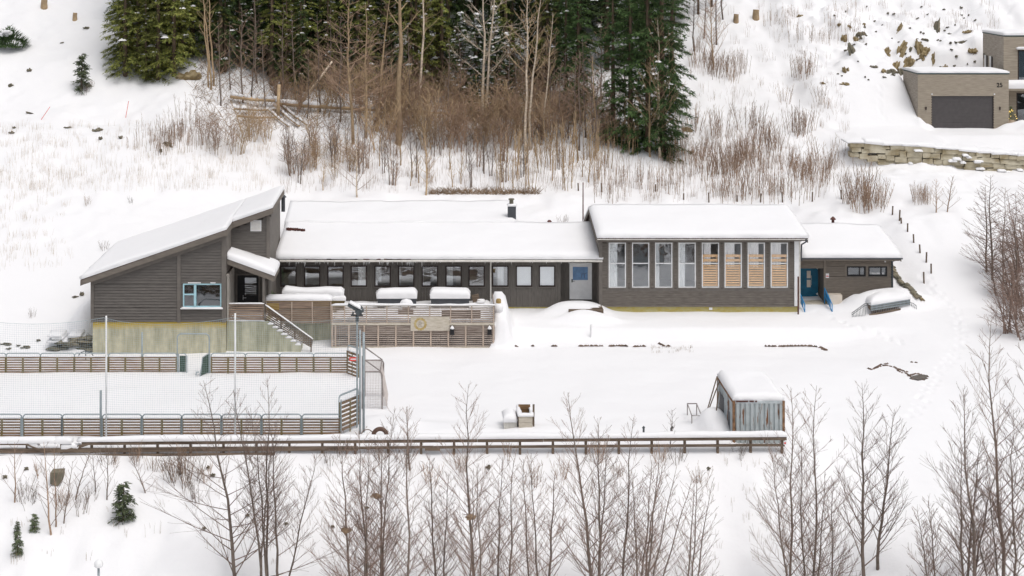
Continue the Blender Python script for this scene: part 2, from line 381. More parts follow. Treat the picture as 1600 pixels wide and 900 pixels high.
# ------------------------------------------------------------------ snow cushions
def snow_patch(mb, c00, c10, c11, c01, t=.3, r=.35, edges=(1,1,1,1), step=.3, lump=.05, lip=.45, jit=.09, seed=0):
    """snow lying on the patch c00-c10 (front), c01-c11 (back); edges = front, right, back, left rounded or not"""
    c00,c10,c11,c01 = map(Vector,(c00,c10,c11,c01))
    Lu = max((c10-c00).length,(c11-c01).length); Lv = max((c01-c00).length,(c11-c10).length)
    nu = max(3,min(160,int(Lu/step)))+1; nv = max(3,min(70,int(Lv/step)))+1
    def dist(n, L, e0, e1):
        u = np.linspace(0,1,n)
        # concentrate rows near the rounded edges
        u = .5-.5*np.cos(u*math.pi) if n < 14 else u
        return u
    U = dist(nu,Lu,0,0); V_ = dist(nv,Lv,0,0)
    u, v = np.meshgrid(U, V_)
    c = [np.array(k) for k in (c00,c10,c11,c01)]
    base = (c[0][None,None]*((1-u)*(1-v))[...,None]+c[1][None,None]*(u*(1-v))[...,None]+c[2][None,None]*(u*v)[...,None]+c[3][None,None]*((1-u)*v)[...,None])
    big = 1e9
    d = np.minimum(np.minimum(v*Lv if edges[0] else big+v, (1-v)*Lv if edges[2] else big+v), np.minimum((1-u)*Lu if edges[1] else big+v, u*Lu if edges[3] else big+v))
    k = np.clip(d/r,0,1); prof = np.sqrt(np.maximum(0,1-(1-k)**2))
    x, y = base[...,0], base[...,1]
    h = t*(lip+(1-lip)*prof)*(1+.3*vn(x/1.7,y/1.7,seed+11)) + lump*prof*(vn(x/.7,y/.7,seed+12)+vn(x/2.4,y/2.4,seed+13)*1.5)
    top = base.copy(); top[...,2] += h
    # ragged outline
    if jit:
        for e_, sl__ in ((0,np.s_[0,:]),(1,np.s_[:,-1])):
            if edges[e_]: top[sl__][...,2] += .22*t*vn(x[sl__]/.9+9,y[sl__]/.9,seed+15)
        du = (np.array(c10-c00)/Lu); dv = (np.array(c01-c00)/Lv)
        jv = jit*2*vn(x/.55+50,y/.55,seed+14); 
        if edges[0]: top[0] -= dv*np.abs(jv[0])[:,None]
        if edges[2]: top[-1] += dv*np.abs(jv[-1])[:,None]
        if edges[1]: top[:,-1] += du*np.abs(jv[:,-1])[:,None]
        if edges[3]: top[:,0] -= du*np.abs(jv[:,0])[:,None]
    o = len(mb.v); n = nu*nv
    mb.v.extend(map(tuple, top.reshape(-1,3).tolist())); mb.v.extend(map(tuple, (base+np.array((0,0,.004))).reshape(-1,3).tolist()))
    for j in range(nv-1):
        for i in range(nu-1):
            a = o+j*nu+i; mb.f.append([a,a+1,a+nu+1,a+nu]); mb.m.append(mb.mi)
    ring = [i for i in range(nu)]+[j*nu+nu-1 for j in range(1,nv)]+[(nv-1)*nu+i for i in range(nu-2,-1,-1)]+[j*nu for j in range(nv-2,0,-1)]
    for a, b in zip(ring, ring[1:]+ring[:1]):
        mb.f.append([o+a, o+n+a, o+n+b, o+b]); mb.m.append(mb.mi)
def snow_child(parent, patches, name='snow_cover'):
    mb = MB(); sd_ = R.randrange(999)
    for k, p in enumerate(patches):
        args, kw = p if isinstance(p, tuple) and isinstance(p[1], dict) else (p, {})
        snow_patch(mb, *args, seed=sd_, **kw)
    return mb.build(name, M['snow'], parent, smooth=True)
# ------------------------------------------------------------------ building helpers
def rect(px0, py0, px1, py1, Y): return XX(px0,Y), XX(px1,Y), ZZ(py1,Y), ZZ(py0,Y)   # x0,x1,z0,z1
def lap_wall(x0, x1, z0, z1, y, openings=(), board=.145, xmin=None, proud=.046):
    """lapped horizontal boards on a backing sheet, with real openings; xmin(z) trims a sloping left edge"""
    mb = MB()
    cuts = sorted({z0,z1,*[c for o in openings for c in (o[2],o[3]) if z0 < c < z1]})
    rows = []
    z = z0
    while z < z1-1e-4:
        nz = min(z+board, z1)
        for c in cuts:
            if z+1e-3 < c < nz-1e-3: nz = c; break
        rows.append((z,nz)); z = nz
    for a, b in rows:
        segs = [(x0 if xmin is None else max(x0, xmin(b)), x1)]
        for o in openings:
            if o[2] < (a+b)/2 < o[3]:
                ns = []
                for s in segs:
                    if o[1] <= s[0] or o[0] >= s[1]: ns.append(s); continue
                    if o[0] > s[0]: ns.append((s[0],o[0]))
                    if o[1] < s[1]: ns.append((o[1],s[1]))
                segs = ns
        for s0, s1 in segs:
            if s1-s0 < .01: continue
            mb.box(s0,s1,y+.021,y+.12,a,b)
            # a wedge: proud at its foot, back at its head
            g_ = a+.015
            vs = [(s0,y-proud,g_),(s1,y-proud,g_),(s1,y-.012,b),(s0,y-.012,b),(s0,y+.02,g_),(s1,y+.02,g_),(s1,y+.02,b),(s0,y+.02,b)]
            mb.add(vs, [(0,1,2,3),(5,4,7,6),(0,4,5,1),(3,2,6,7),(0,3,7,4),(1,5,6,2)])
    return mb
def vert_wall(x0, x1, z0, z1, y, openings=(), pitch=.19):
    """vertical board-on-board cladding with real openings"""
    mb = MB(); n = max(1, round((x1-x0)/pitch)); w = (x1-x0)/n
    for i in range(n):
        a, b = x0+i*w, x0+(i+1)*w
        dz = .0 if i % 2 else .024
        seg = [(a+.002,b-.002,z0,z1)]
        for o in openings:
            ns = []
            for s in seg:
                if o[1] <= s[0] or o[0] >= s[1] or o[3] <= s[2] or o[2] >= s[3]: ns.append(s); continue
                if o[0] > s[0]: ns.append((s[0],o[0],s[2],s[3]))
                if o[1] < s[1]: ns.append((o[1],s[1],s[2],s[3]))
                m0, m1 = max(s[0],o[0]), min(s[1],o[1])
                if o[2] > s[2]: ns.append((m0,m1,s[2],o[2]))
                if o[3] < s[3]: ns.append((m0,m1,o[3],s[3]))
            seg = ns
        for s in seg:
            if s[1]-s[0] > .004: mb.box(s[0],s[1],y-dz,y+.12,s[2],s[3])
    return mb
def frame_mb(x0, x1, z0, z1, y, w=.07, d=.12, mull=(), trans=(), mw=.06):
    """a window frame standing 3 cm proud of y; mullions at x, transoms at z"""
    mb = MB(); f = y-.035
    mb.box(x0,x0+w,f,f+d,z0,z1); mb.box(x1-w,x1,f,f+d,z0,z1)
    mb.box(x0+w,x1-w,f,f+d,z1-w,z1); mb.box(x0+w,x1-w,f,f+d,z0,z0+w)
    for m in mull: mb.box(m-mw/2,m+mw/2,f+.004,f+d,z0+w,z1-w)
    for t in trans: mb.box(x0+w,x1-w,f+.007,f+d-.01,t-mw/2,t+mw/2)
    return mb
def wavy(x0, x1, y, z0, z1, n=18, amp=.05):
    mb = MB(); ph = R.uniform(0,6)
    vs = []
    for i in range(n+1):
        t = i/n; x = x0+(x1-x0)*t; yy = y+amp*math.sin(t*n*1.1+ph)+.3*amp*math.sin(t*n*.37)
        vs += [(x,yy,z0),(x,yy,z1),(x,yy+.02,z0),(x,yy+.02,z1)]
    fs = []
    for i in range(n):
        a = 4*i; fs += [(a,a+4,a+5,a+1),(a+2,a+3,a+7,a+6)]
    mb.add(vs, fs); return mb
def window(parent, x0, x1, z0, z1, y, mat, w=.07, mull=(), trans=(), glass='glass', curtain=None, ledge=True, d=.12):
    o = frame_mb(x0,x1,z0,z1,y,w,d,mull,trans).build('window', mat, parent)
    g = MB(); g.box(x0+w*.8,x1-w*.8,y+.035,y+.045,z0+w*.8,z1-w*.8); g.build('pane', M[glass], o)
    if curtain:
        for kind, a, b, c, e in curtain:       # fractions of the pane
            xa, xb = x0+w+(x1-x0-2*w)*a, x0+w+(x1-x0-2*w)*b
            za, zb = z0+w+(z1-z0-2*w)*c, z0+w+(z1-z0-2*w)*e
            if kind == 'blind':
                k = MB(); k.box(xa,xb,y+.07,y+.085,za,zb); k.build('blind', M['blind'], o)
            else:
                wavy(xa,xb,y+.10,za,zb,18,.03).build('curtain', M['curtain_green' if kind == 'green' else 'curtain'], o)
    if ledge:
        k = MB(); k.box(x0-.03,x1+.03,y-.09,y-.036,z0-.05,z0-.003); k.build('sill', M['trim_grey'], o)
    return o
def room(parent, x0, x1, y0, y1, z0, z1):
    mb = MB(); t = .1
    mb.box(x0,x1,y1,y1+t,z0,z1); mb.box(x0,x1,y0,y1,z0-t,z0); mb.box(x0,x1,y0,y1,z1,z1+t)
    mb.box(x0-t,x0,y0,y1,z0-t,z1+t); mb.box(x1,x1+t,y0,y1,z0-t,z1+t)
    return mb.build('interior_wall', M['room'], parent)
def icicles(parent, x0, x1, y, z, n, lmax=.38):
    mb = MB()
    for i in range(n):
        x = R.uniform(x0,x1); L = R.uniform(.08,lmax)*R.uniform(.5,1); r = R.uniform(.010,.022)
        mb.tube([(x,y+R.uniform(-.02,.02),z+.02),(x+.004,y,z-L*.5),(x,y,z-L)], [r,r*.6,.002], 5)
    return mb.build('icicle_fringe', M['ice'], parent)

# ================================================================== the long grey building
B = thing('school_building', 'long dark grey timber building with snow covered roofs and a tall row of windows', 'building', (0,103,0))
bp = lambda mb, name, mat, label=None, parent=None: tag(mb.build(name, M[mat], parent or B), label)

# ---------------------------------------------------------------- gabled block
YL, YR2, YLB = 96.6, 99.2, 106.0
GX0, GX1, GX2 = XX(142,YL), XX(353,YL), -10.44
ez = 4.53; ex = -21.43; sl = .345
rz = lambda x: ez+sl*(x-ex)
xr = lambda z: ex+(z+.40-ez)/sl
fb = ZZ(503,YL)
win = rect(286,443,346,480,YL)
w = lap_wall(GX0, GX1, fb, rz(GX1)-.40, YL, [win], .17, lambda z: xr(z)); bp(w,'wall','siding')
# sheet behind the sloping board ends, cut round the window
mb = MB(); y = YL+.05
pts = [(GX0,fb),(win[0],fb),(win[0],rz(win[0])-.39),(GX0,rz(GX0)-.39)]; mb.poly_y(pts,y,y+.1)
mb.poly_y([(win[0],win[3]),(win[1],win[3]),(win[1],rz(win[1])-.39),(win[0],rz(win[0])-.39)],y+.002,y+.1)
mb.poly_y([(win[0],fb),(win[1],fb),(win[1],win[2]),(win[0],win[2])],y+.002,y+.1)
mb.poly_y([(win[1],fb),(GX1,fb),(GX1,rz(GX1)-.39),(win[1],rz(win[1])-.39)],y,y+.1)
# side and back walls
mb.box(GX0,GX0+.12,YL+.16,YLB,fb,rz(GX0)-.42)
mb.poly_y([(GX0,0),(GX2,0),(GX2,rz(GX2)-.41),(GX0,rz(GX0)-.41)],YLB-.12,YLB)
bp(mb,'wall','siding')
mb = MB()                                         # right-hand walls above the entrance
mb.box(GX1-.12,GX1+.01,YL+.16,YR2,1.9,rz(GX1)-.41); mb.box(GX2-.12,GX2,YR2+.02,YLB-.13,1.2,rz(GX2)-.42)
bp(mb,'wall','trim_grey')
w = lap_wall(GX1+.012, GX2, 4.9, rz(GX1)-.40, YR2, (), .17); 
z = rz(GX1)-.40
while z < rz(GX2)-.45:
    a = max(GX1+.012, xr(z+.17)); t_ = min(z+.17,rz(GX2)-.42); w.add([(a,YR2-.046,z+.004),(GX2,YR2-.046,z+.004),(GX2,YR2-.003,t_),(a,YR2-.003,t_),(a,YR2+.1,z+.004),(GX2,YR2+.1,z+.004),(GX2,YR2+.1,t_),(a,YR2+.1,t_)],[(0,1,2,3),(5,4,7,6),(0,4,5,1),(3,2,6,7),(0,3,7,4),(1,5,6,2)]); z += .17
bp(w,'wall','siding')
mb = MB(); mb.poly_y([(GX1+.012,4.9),(GX2-.13,4.9),(GX2-.13,rz(GX2-.13)-.4),(GX1+.012,rz(GX1)-.4)],YR2+.11,YR2+.15); bp(mb,'wall','siding')
mb = MB()                                         # trim boards
for a, b in ((142,147),(277,282.5),(346.5,353.5)):
    xa, xb = XX(a,YL), XX(b,YL); xm = (xa+xb)/2
    lo = win[2] if False else fb
    mb.poly_y([(xa,fb-.02),(xb,fb-.02),(xb,rz(xb)-.38),(xa,rz(xa)-.38)],YL-.085,YL-.05)
xa, xb = XX(416.5,YR2), GX2+.03
mb.poly_y([(xa,4.9),(xb,4.9),(xb,rz(xb)-.42),(xa,rz(xa)-.42)],YR2-.085,YR2-.05)
mb.poly_y([(GX0+.1,rz(GX0+.1)-.60),(GX1,rz(GX1)-.60),(GX1,rz(GX1)-.36),(GX0+.1,rz(GX0+.1)-.36)],YL-.12,YL-.087)
bp(mb,'trim_board','trim_grey')
mb = MB()                                         # concrete plinth
mb.box(GX0+.1,GX1-.02,YL+.05,YLB-.2,-.3,fb-.02); bp(mb,'foundation','concrete','mossy concrete plinth with a yellow stained top edge')
rf = MB()
rf.slab([(ex,YL-.42,rz(ex)),(GX1+.06,YL-.42,rz(GX1+.06)),(GX1+.06,YLB+.4,rz(GX1+.06)),(ex,YLB+.4,rz(ex))],.14)
rf.slab([(GX1+.063,YR2-.4,rz(GX1+.063)),(GX2+.2,YR2-.4,rz(GX2+.2)),(GX2+.2,YLB+.4,rz(GX2+.2)),(GX1+.063,YLB+.4,rz(GX1+.063))],.14)
roofL = bp(rf,'roof','maroon')
mb = MB()
mb.poly_y([(ex-.02,rz(ex)-.34),(GX1+.08,rz(GX1+.08)-.34),(GX1+.08,rz(GX1+.08)-.03),(ex-.02,rz(ex)-.03)],YL-.46,YL-.423)
mb.box(ex-.05,ex-.003,YL-.46,YLB+.4,rz(ex)-.36,rz(ex)-.03)
mb.poly_y([(GX1+.09,rz(GX1)-.36),(GX2+.22,rz(GX2)-.28),(GX2+.22,rz(GX2+.2)-.03),(GX1+.09,rz(GX1+.09)-.03)],YR2-.44,YR2-.403)
mb.slab([(GX1+.062,YL-.42,rz(GX1)-.02),(GX1+.1,YL-.42,rz(GX1)-.02),(GX1+.1,YR2-.45,rz(GX1)-.02),(GX1+.062,YR2-.45,rz(GX1)-.02)],.36)
mb.slab([(GX2+.202,YR2-.4,rz(GX2)+.04),(GX2+.25,YR2-.4,rz(GX2)+.04),(GX2+.25,YLB+.4,rz(GX2)+.04),(GX2+.202,YLB+.4,rz(GX2)+.04)],.3)
tag(mb.build('fascia', M['fascia'], roofL))
snow_child(roofL, [(((ex-.06,YL-.46,rz(ex)),(GX1+.1,YL-.46,rz(GX1+.1)),(GX1+.1,YLB+.4,rz(GX1+.1)),(ex-.06,YLB+.4,rz(ex))),dict(t=.30,edges=(1,0,1,1),r=.3,lip=.6,lump=.03)),
                   (((GX1+.1,YR2-.44,rz(GX1+.1)),(GX2+.24,YR2-.44,rz(GX2+.24)),(GX2+.24,YLB+.4,rz(GX2+.24)),(GX1+.1,YLB+.4,rz(GX1+.1))),dict(t=.30,edges=(1,1,1,0),r=.3,lip=.6,lump=.03))])
window(B,*win,YL,M['blue_frame'],.075,(XX(305,YL),),(),'glass_dark')
o = MB(); o.box(win[0]+.07,XX(304,YL),YL-.03,YL+.05,ZZ(460,YL)-.04,ZZ(460,YL)+.04); o.box(XX(303,YL),XX(307,YL),YL-.045,YL-.036,win[2]+.08,win[3]-.08); bp(o,'window_bar','blue_frame')
mb = MB(); snow_patch(mb,(win[0]-.1,YL-.22,win[2]-.08),(win[1]+.1,YL-.22,win[2]-.08),(win[1]+.1,YL-.037,win[2]-.08),(win[0]-.1,YL-.037,win[2]-.08),.14,.1); mb.box(XX(294,YL),XX(314,YL),YL-.1,YL-.03,win[3]+.03,win[3]+.08)
mb.box(XX(329,YL),XX(337,YL),YL-.1,YL-.03,win[3]+.03,win[3]+.08); bp(mb,'window_snow','snow')
room(B,win[0]-2,win[1]+.3,YL+.17,YL+3,2.0,4.6)
vx = rect(391.5,344,408.5,361,YR2); mb = MB(); mb.box(vx[0],vx[1],YR2-.06,YR2-.021,vx[2],vx[3]); v0 = bp(mb,'wall_vent','white','pale square wall louvre')
mb = MB()
for i in range(7):
    zz = vx[2]+.06+i*(vx[3]-vx[2]-.1)/7; mb.box(vx[0]+.05,vx[1]-.05,YR2-.075,YR2-.062,zz,zz+.045)
mb.build('louvre', M['gutter'], v0)
# ---------------------------------------------------------------- entrance: door wall, canopy, post
YE = 99.9
de = rect(371,430,404,476,YE); de = (de[0],de[1],1.9,de[3])
w = vert_wall(GX1+.012,XX(411,YE),1.88,5.4,YE,[de],.16); bp(w,'wall','siding_wing')
mb = MB(); mb.box(XX(411,YE)-.1,XX(411,YE),YE+.13,103.7,1.3,4.6); bp(mb,'wall','siding_wing')
fr = frame_mb(de[0]-.12,de[1]+.12,de[2],de[3]+.12,YE,.12,.1); bp(fr,'door_frame','trim_grey')
mb = MB(); gx = rect(382.5,434,400.5,461.5,YE)
mb.box(de[0]+.002,gx[0],YE+.0,YE+.06,de[2],de[3]-.002); mb.box(gx[1],de[1]-.002,YE+.0,YE+.06,de[2],de[3]-.002); mb.box(gx[0],gx[1],YE,YE+.06,de[2],gx[2]); mb.box(gx[0],gx[1],YE,YE+.06,gx[3],de[3]-.002)
dd = bp(mb,'door','black','black glazed entrance door under the small canopy')
mb = MB(); mb.box(gx[0],gx[1],YE+.02,YE+.03,gx[2],gx[3]); mb.build('pane', M['glass'], dd)
mb = MB(); mb.tube([(gx[0]-.12,YE-.06,2.62),(gx[0]+.1,YE-.06,2.62)],.018); mb.tube([(gx[0]-.1,YE-.06,2.5),(gx[0]-.1,YE-.06,2.78)],.016); mb.build('handle', M['white'], dd)
room(B,de[0]-.3,de[1]+.4,YE+.14,YE+2.2,1.9,4.4)
c0z = ZZ(404,97.0); c1z = ZZ(431,97.0); cx0, cx1 = GX1+.03, XX(428,97.0)
rf = MB(); rf.slab([(cx0,96.95,c0z),(cx1,96.95,c1z),(cx1,YE-.02,c1z),(cx0,YE-.02,c0z)],.12); cano = bp(rf,'entrance_canopy','maroon')
mb = MB(); mb.poly_y([(cx0,c0z-.33),(cx1+.02,c1z-.33),(cx1+.02,c1z-.02),(cx0,c0z-.02)],96.91,96.945); mb.box(cx1+.003,cx1+.04,96.946,YE,c1z-.3,c1z-.02); mb.build('fascia', M['fascia'], cano)
snow_child(cano,[(((cx0,96.88,c0z),(cx1+.06,96.88,c1z),(cx1+.06,YE-.02,c1z),(cx0,YR2-.06,c0z)),dict(t=.42,edges=(1,1,1,0),r=.4,lip=.5,lump=.06))])
mb = MB(); xa = XX(410,97.0); mb.box(xa,xa+.14,97.0,97.14,1.85,c1z-.1); mb.box(XX(414.5,97.2),XX(414.5,97.2)+.05,97.2,97.26,.2,c1z-.3); bp(mb,'post','trim_grey')
mb = MB(); mb.box(XX(357,98),XX(359,98)+.02,97.9,98.0,ZZ(437,98),ZZ(435,98)); bp(mb,'wall_lamp','white')
# ---------------------------------------------------------------- long wing
YW = 103.8; WX0, WX1 = -11.3, XX(937,103.8); wb, wt = ZZ(479.5,YW), 4.34
lefts = [438,475,511.5,548,585,622,659,696,732,769,806,842]
wins = [rect(p,415,p+25.5,448,YW) for p in lefts]
rec = (XX(876,YW),WX1+.01,wb,wt+.1)
w = vert_wall(WX0,XX(876,YW),wb,wt,YW,wins,.19); bp(w,'wall','siding_wing')
cur = {3:[('c',.45,1,0,1)],4:[('c',0,.42,.2,1)],1:[('c',0,.12,0,.8)],7:[('c',0,.45,0,1)],9:[('c',.3,.75,0,1)],10:[('blind',0,1,0,1)],11:[('blind',0,1,0,1)],5:[('c',.0,.1,0,1)],6:[('c',.0,.06,.0,1)]}
for i, q in enumerate(wins): window(B,*q,YW,M['dark_frame'],.075,(),(),'glass_wing',cur.get(i))
room(B,WX0+.2,XX(872,YW),YW+.16,YW+4.2,wb-.05,wt-.1)
mb = MB()                                        # low shelves and boxes that show through the panes
mb.box(WX0+.6,WX0+6.5,YW+1.6,YW+2.0,wb,2.95); mb.box(-4.2,-1.2,YW+1.3,YW+1.9,wb,2.7); mb.box(1.2,3.2,YW+1.2,YW+1.6,wb,2.9); mb.box(3.9,5.0,YW+1.5,YW+1.8,wb,3.2)
bp(mb,'shelf','board')
yr = 104.6
w = vert_wall(rec[0],WX1,wb,wt,yr,[rect(889.5,410,925,468.5,yr)],.15); mb = w; mb.box(rec[0]-.1,rec[0],YW+.13,yr-.03,wb,wt); bp(mb,'wall','siding_wing')
dq = rect(891,412,923.5,467,yr); bp(frame_mb(dq[0]-.05,dq[1]+.05,dq[2]-.02,dq[3]+.05,yr,.05,.1),'door_frame','white')
mb = MB(); mb.box(dq[0],dq[1],yr,yr+.05,dq[2],dq[3]); dd = bp(mb,'door','door_cream','cream door with a blue glazed upper panel')
gq = rect(895,417,918.5,437.5,yr); mb = MB(); mb.box(gq[0],gq[1],yr-.012,yr-.003,gq[2],gq[3]); pn = mb.build('pane', M['door_blue_glass'], dd)
mb = MB(); mb.tube([(gq[0]+.55,yr-.016,gq[2]+.15),(gq[0]+.6,yr-.016,gq[2]+.42),(gq[0]+.8,yr-.016,gq[2]+.40),(gq[0]+.92,yr-.016,gq[2]+.48)],.012,4); mb.tube([(gq[0]+.75,yr-.016,gq[2]+.12),(gq[0]+.77,yr-.016,gq[2]+.4)],.012,4); mb.build('scratch_mark', M['charcoal'], dd)
mb = MB(); mb.box(dq[0]+.08,dq[0]+.16,yr-.03,yr-.003,ZZ(441,yr),ZZ(436,yr)); mb.tube([(dq[0]+.12,yr-.07,ZZ(439,yr)),(dq[0]+.28,yr-.07,ZZ(439,yr))],.016); mb.build('handle', M['darksteel'], dd)
mb = MB(); mb.tube([(XX(935,104.3),104.3,ZZ(424,104.3)),(XX(935,104.3),104.3,ZZ(417,104.3))],[.09,.05],10); bp(mb,'wall_lamp','white')
mb = MB(); mb.box(WX0+.3,rec[0],YW+.03,YW+.3,.3,wb-.003); mb.box(rec[0],WX1,yr+.02,yr+.3,.3,wb-.003); bp(mb,'foundation','yellow_found','yellowish plinth under the long wing')
rf = MB(); ye = 103.05; e1 = ZZ(405,ye); y1, y2 = 108.7, 113.1; k1 = .185; zs = e1+k1*(y1-ye); zt = zs+.15*(y2-y1); xa, xb, xc = XX(432,ye)+.0, XX(941,ye), 5.35
rf.slab([(xa,ye,e1),(xb,ye,e1),(xb,y1,zs),(xa+.1,y1,zs)],.16); rf.slab([(GX2+.01,y1+.003,zs),(xc,y1+.003,zs),(xc,y2,zt),(GX2+.01,y2,zt)],.16)
rf.slab([(GX2+.01,y2+.003,zt),(xc,y2+.003,zt),(xc,118,zt-1.6),(GX2+.01,118,zt-1.6)],.16); rf.slab([(xc+.003,y1+.003,zs),(xb,y1+.003,zs),(xb,113.5,zs-1.3),(xc+.003,113.5,zs-1.3)],.16)
roofW = bp(rf,'roof','maroon')
snow_child(roofW,[(((xa-.05,ye-.1,e1),(xb+.05,ye-.1,e1),(xb+.05,y1,zs),(xa+.1,y1,zs)),dict(t=.36,edges=(1,1,0,0),r=.45,lip=.45,lump=.05)),
                  (((GX2+.02,y1-.05,zs+.0),(xc+.05,y1-.05,zs+.0),(xc,y2,zt),(GX2+.02,y2,zt)),dict(t=.42,edges=(0,1,0,0),r=.5,lip=.5,lump=.05)),
                  (((GX2+.02,y2,zt),(xc+.05,y2,zt),(xc,118,zt-1.6),(GX2+.02,118,zt-1.6)),dict(t=.42,edges=(0,1,1,1),r=.5,lip=.5,lump=.05)),
                  (((xc,y1,zs),(xb+.05,y1,zs),(xb+.05,113.5,zs-1.3),(xc,113.5,zs-1.3)),dict(t=.36,edges=(0,1,1,0),r=.5,lip=.5,lump=.05))])
mb = MB(); mb.box(xa+.15,xb,ye-.06,ye-.003,e1-.17,e1-.02); mb.box(xa+.2,WX1,ye,YW-.03,e1-.2,e1-.163); tag(mb.build('fascia', M['fascia'], roofW))
mb = MB(); mb.tube([(xa+.2,ye-.12,e1-.1),(xb,ye-.12,e1-.1)],.065,8); mb.tube([(XX(766.5,YW),YW-.12,e1-.12),(XX(766.5,YW),YW-.12,1.35)],.05,8); mb.tube([(XX(766.5,YW),YW-.12,e1-.14),(XX(766.5,YW),ye-.12,e1-.1)],.05,8); bp(mb,'gutter','gutter')
icicles(roofW, xa+.4, XX(690,ye), ye-.13, e1-.15, 70)
icicles(roofW, XX(690,ye), xb-1.5, ye-.13, e1-.15, 18, .2)
mb = MB(); cq = rect(793.5,322,806,350,109.6); mb.box(cq[0],cq[1],109.4,110.0,cq[2]-.6,cq[3]); ch = mb.build('chimney', M['charcoal'], roofW)
mb = MB(); mb.tube([(cq[0]+.25,109.7,cq[3]),(cq[0]+.25,109.7,cq[3]+.42)],.14,10); mb.tube([(cq[0]+.25,109.7,cq[3]+.42),(cq[0]+.25,109.7,cq[3]+.5)],.2,10); mb.build('chimney_pot', M['rock_grey'], B)
mb = MB(); snow_patch(mb,(cq[0]-.02,109.38,cq[3]),(cq[1]+.02,109.38,cq[3]),(cq[1]+.02,110.02,cq[3]),(cq[0]-.02,110.02,cq[3]),.16,.15,step=.12); mb.build('chimney_snow', M['snow'], B, smooth=True)
for px, py, yy, s in ((442.5,313,106.9,1.),(858.5,350,108.9,.75)):
    p = P(px,py,yy); mb = MB(); mb.tube([(p.x,yy,p.z-.75*s),(p.x,yy,p.z+.2*s)],.13*s,10); mb.tube([(p.x,yy,p.z+.2*s),(p.x,yy,p.z+.23*s),(p.x,yy,p.z+.36*s)],[.22*s,.22*s,.1*s],10); bp(mb,'vent_pipe','maroon' if s < 1 else 'charcoal')
# ridge of bare roofing that shows through the slipped snow
mb = MB(); q = P(458,356,107.6)
for i in range(16): t = i/15; mb.beam((q.x-.42+1.15*t,107.1+.05*math.sin(i*1.7),q.z+.0-.10*t*t),(q.x-.3+1.15*t,107.12+.05*math.sin(i*2.3),q.z+.02-.10*t*t),.16+.08*math.sin(i),.15+.06*math.sin(i*3.1))
bp(mb,'bare_roof_seam','maroon')
mb = MB()
for i in range(26):
    x = R.uniform(xa+.2,XX(640,ye)); mb.box(x,x+R.uniform(.15,.7),ye-.105,ye-.065,e1-.015,e1+.05)
bp(mb,'roof_edge','maroon')
# ---------------------------------------------------------------- tall hall
YH = 103.0; HX0, HX1 = XX(936,YH), XX(1244,YH); hb, ht = ZZ(479.5,YH), ZZ(373,YH)
hw = [rect(p,379,p+27,449.5,YH) for p in (951,987.5,1023.5,1060,1096.5,1132,1168,1204)]
w = lap_wall(HX0,HX1,hb,ht,YH,hw,.15); bp(w,'wall','siding_hall')
mb = MB(); mb.box(HX0,HX0+.12,YH+.13,112,hb,ht-.02)
bp(mb,'wall','siding_hall')
gbl = MB()                                        # left gable, seen at a slant
V = [(HX0-.01,YH+.12,ht-.1),(HX0-.01,112.0,4.9),(HX0-.01,107.8,6.7)]
gbl.add(V+[(x+.1,y,z) for x,y,z in V], [(0,1,2),(5,4,3),(0,3,4,1),(1,4,5,2),(2,5,3,0)]); bp(gbl,'wall','siding_hall')
mb = MB(); mb.box(HX1-.12,HX1,YH+.13,112,hb,ht); bp(mb,'wall','white')
mb = MB(); xa, xb = XX(1241,YH), XX(1248,YH); mb.box(xa,xb,YH-.06,YH+.13,ZZ(478,YH),ht+.02); bp(mb,'corner_board','white','white corner board between hall and annex')
mb = MB()
for a, b in ((936,941),): mb.box(XX(a,YH),XX(b,YH),YH-.05,YH-.024,hb,ht)
zt0, zt1 = ZZ(377,YH), ZZ(452.5,YH)
mb.box(XX(947,YH),XX(1234,YH),YH-.045,YH-.023,ZZ(379,YH)+.01,zt0+.08); mb.box(XX(947,YH),XX(1234,YH),YH-.045,YH-.023,zt1-.1,ZZ(449.5,YH)-.06)
edges_ = [947]+[(hw[i][1]/YH*F+CX+2.2) for i in range(7)]+[1233]
for i, q in enumerate(hw):
    a = q[0]/YH*F+CX; b = q[1]/YH*F+CX
    for c in (a-2.6,b+.3): mb.box(XX(c,YH),XX(c+2.2,YH),YH-.044,YH-.023,zt1-.09,zt0+.07)
bp(mb,'trim_board','trim_grey')
hcur = [[('green',0,.52,0,1)],[],[('green',0,.24,0,1)],[('green',0,.38,0,1)],[('c',.08,.55,.5,1)],[('green',.0,.6,.45,1)],[('green',.0,.68,.45,1)],[('green',.0,.62,.4,1)]]
for i, q in enumerate(hw):
    o = window(B,*q,YH,M['white_frame'],.062,(),(ZZ(411.5,YH),),'glass_clear' if i >= 4 else 'glass',hcur[i])
    if i >= 4:
        mb = MB(); n = 9; z0, z1 = q[2]+.1, ZZ(413,YH)
        for k in range(n): mb.box(q[0]+.05,q[1]-.05,YH+.055,YH+.09,z0+(z1-z0)*k/n,z0+(z1-z0)*(k+.68)/n)
        for zz in (ZZ(402,YH),ZZ(409,YH)): mb.box(q[0]+.05,q[1]-.05,YH+.055,YH+.10,zz,zz+.17)
        mb.box(q[0]+.1,q[0]+.16,YH+.11,YH+.16,z0,ZZ(400,YH)); mb.box(q[1]-.16,q[1]-.1,YH+.11,YH+.16,z0,ZZ(400,YH))
        mb.build('wall_bars', M['wood_orange'], o)
    elif i in (1,2):
        pass
room(B,HX0+.25,HX1-.25,YH+.16,YH+7,hb,ht-.1)
mb = MB(); mb.box(HX0+.1,HX1+.12,YH+.03,YH+.3,.4,hb-.003); fd = bp(mb,'foundation','yellow_found','yellowish insulated plinth under the hall')
mb = MB(); mb.box(XX(1108,YH),XX(1113,YH),YH-.02,YH+.028,ZZ(484,YH),ZZ(480.5,YH)); mb.build('plinth_vent', M['white'], B)
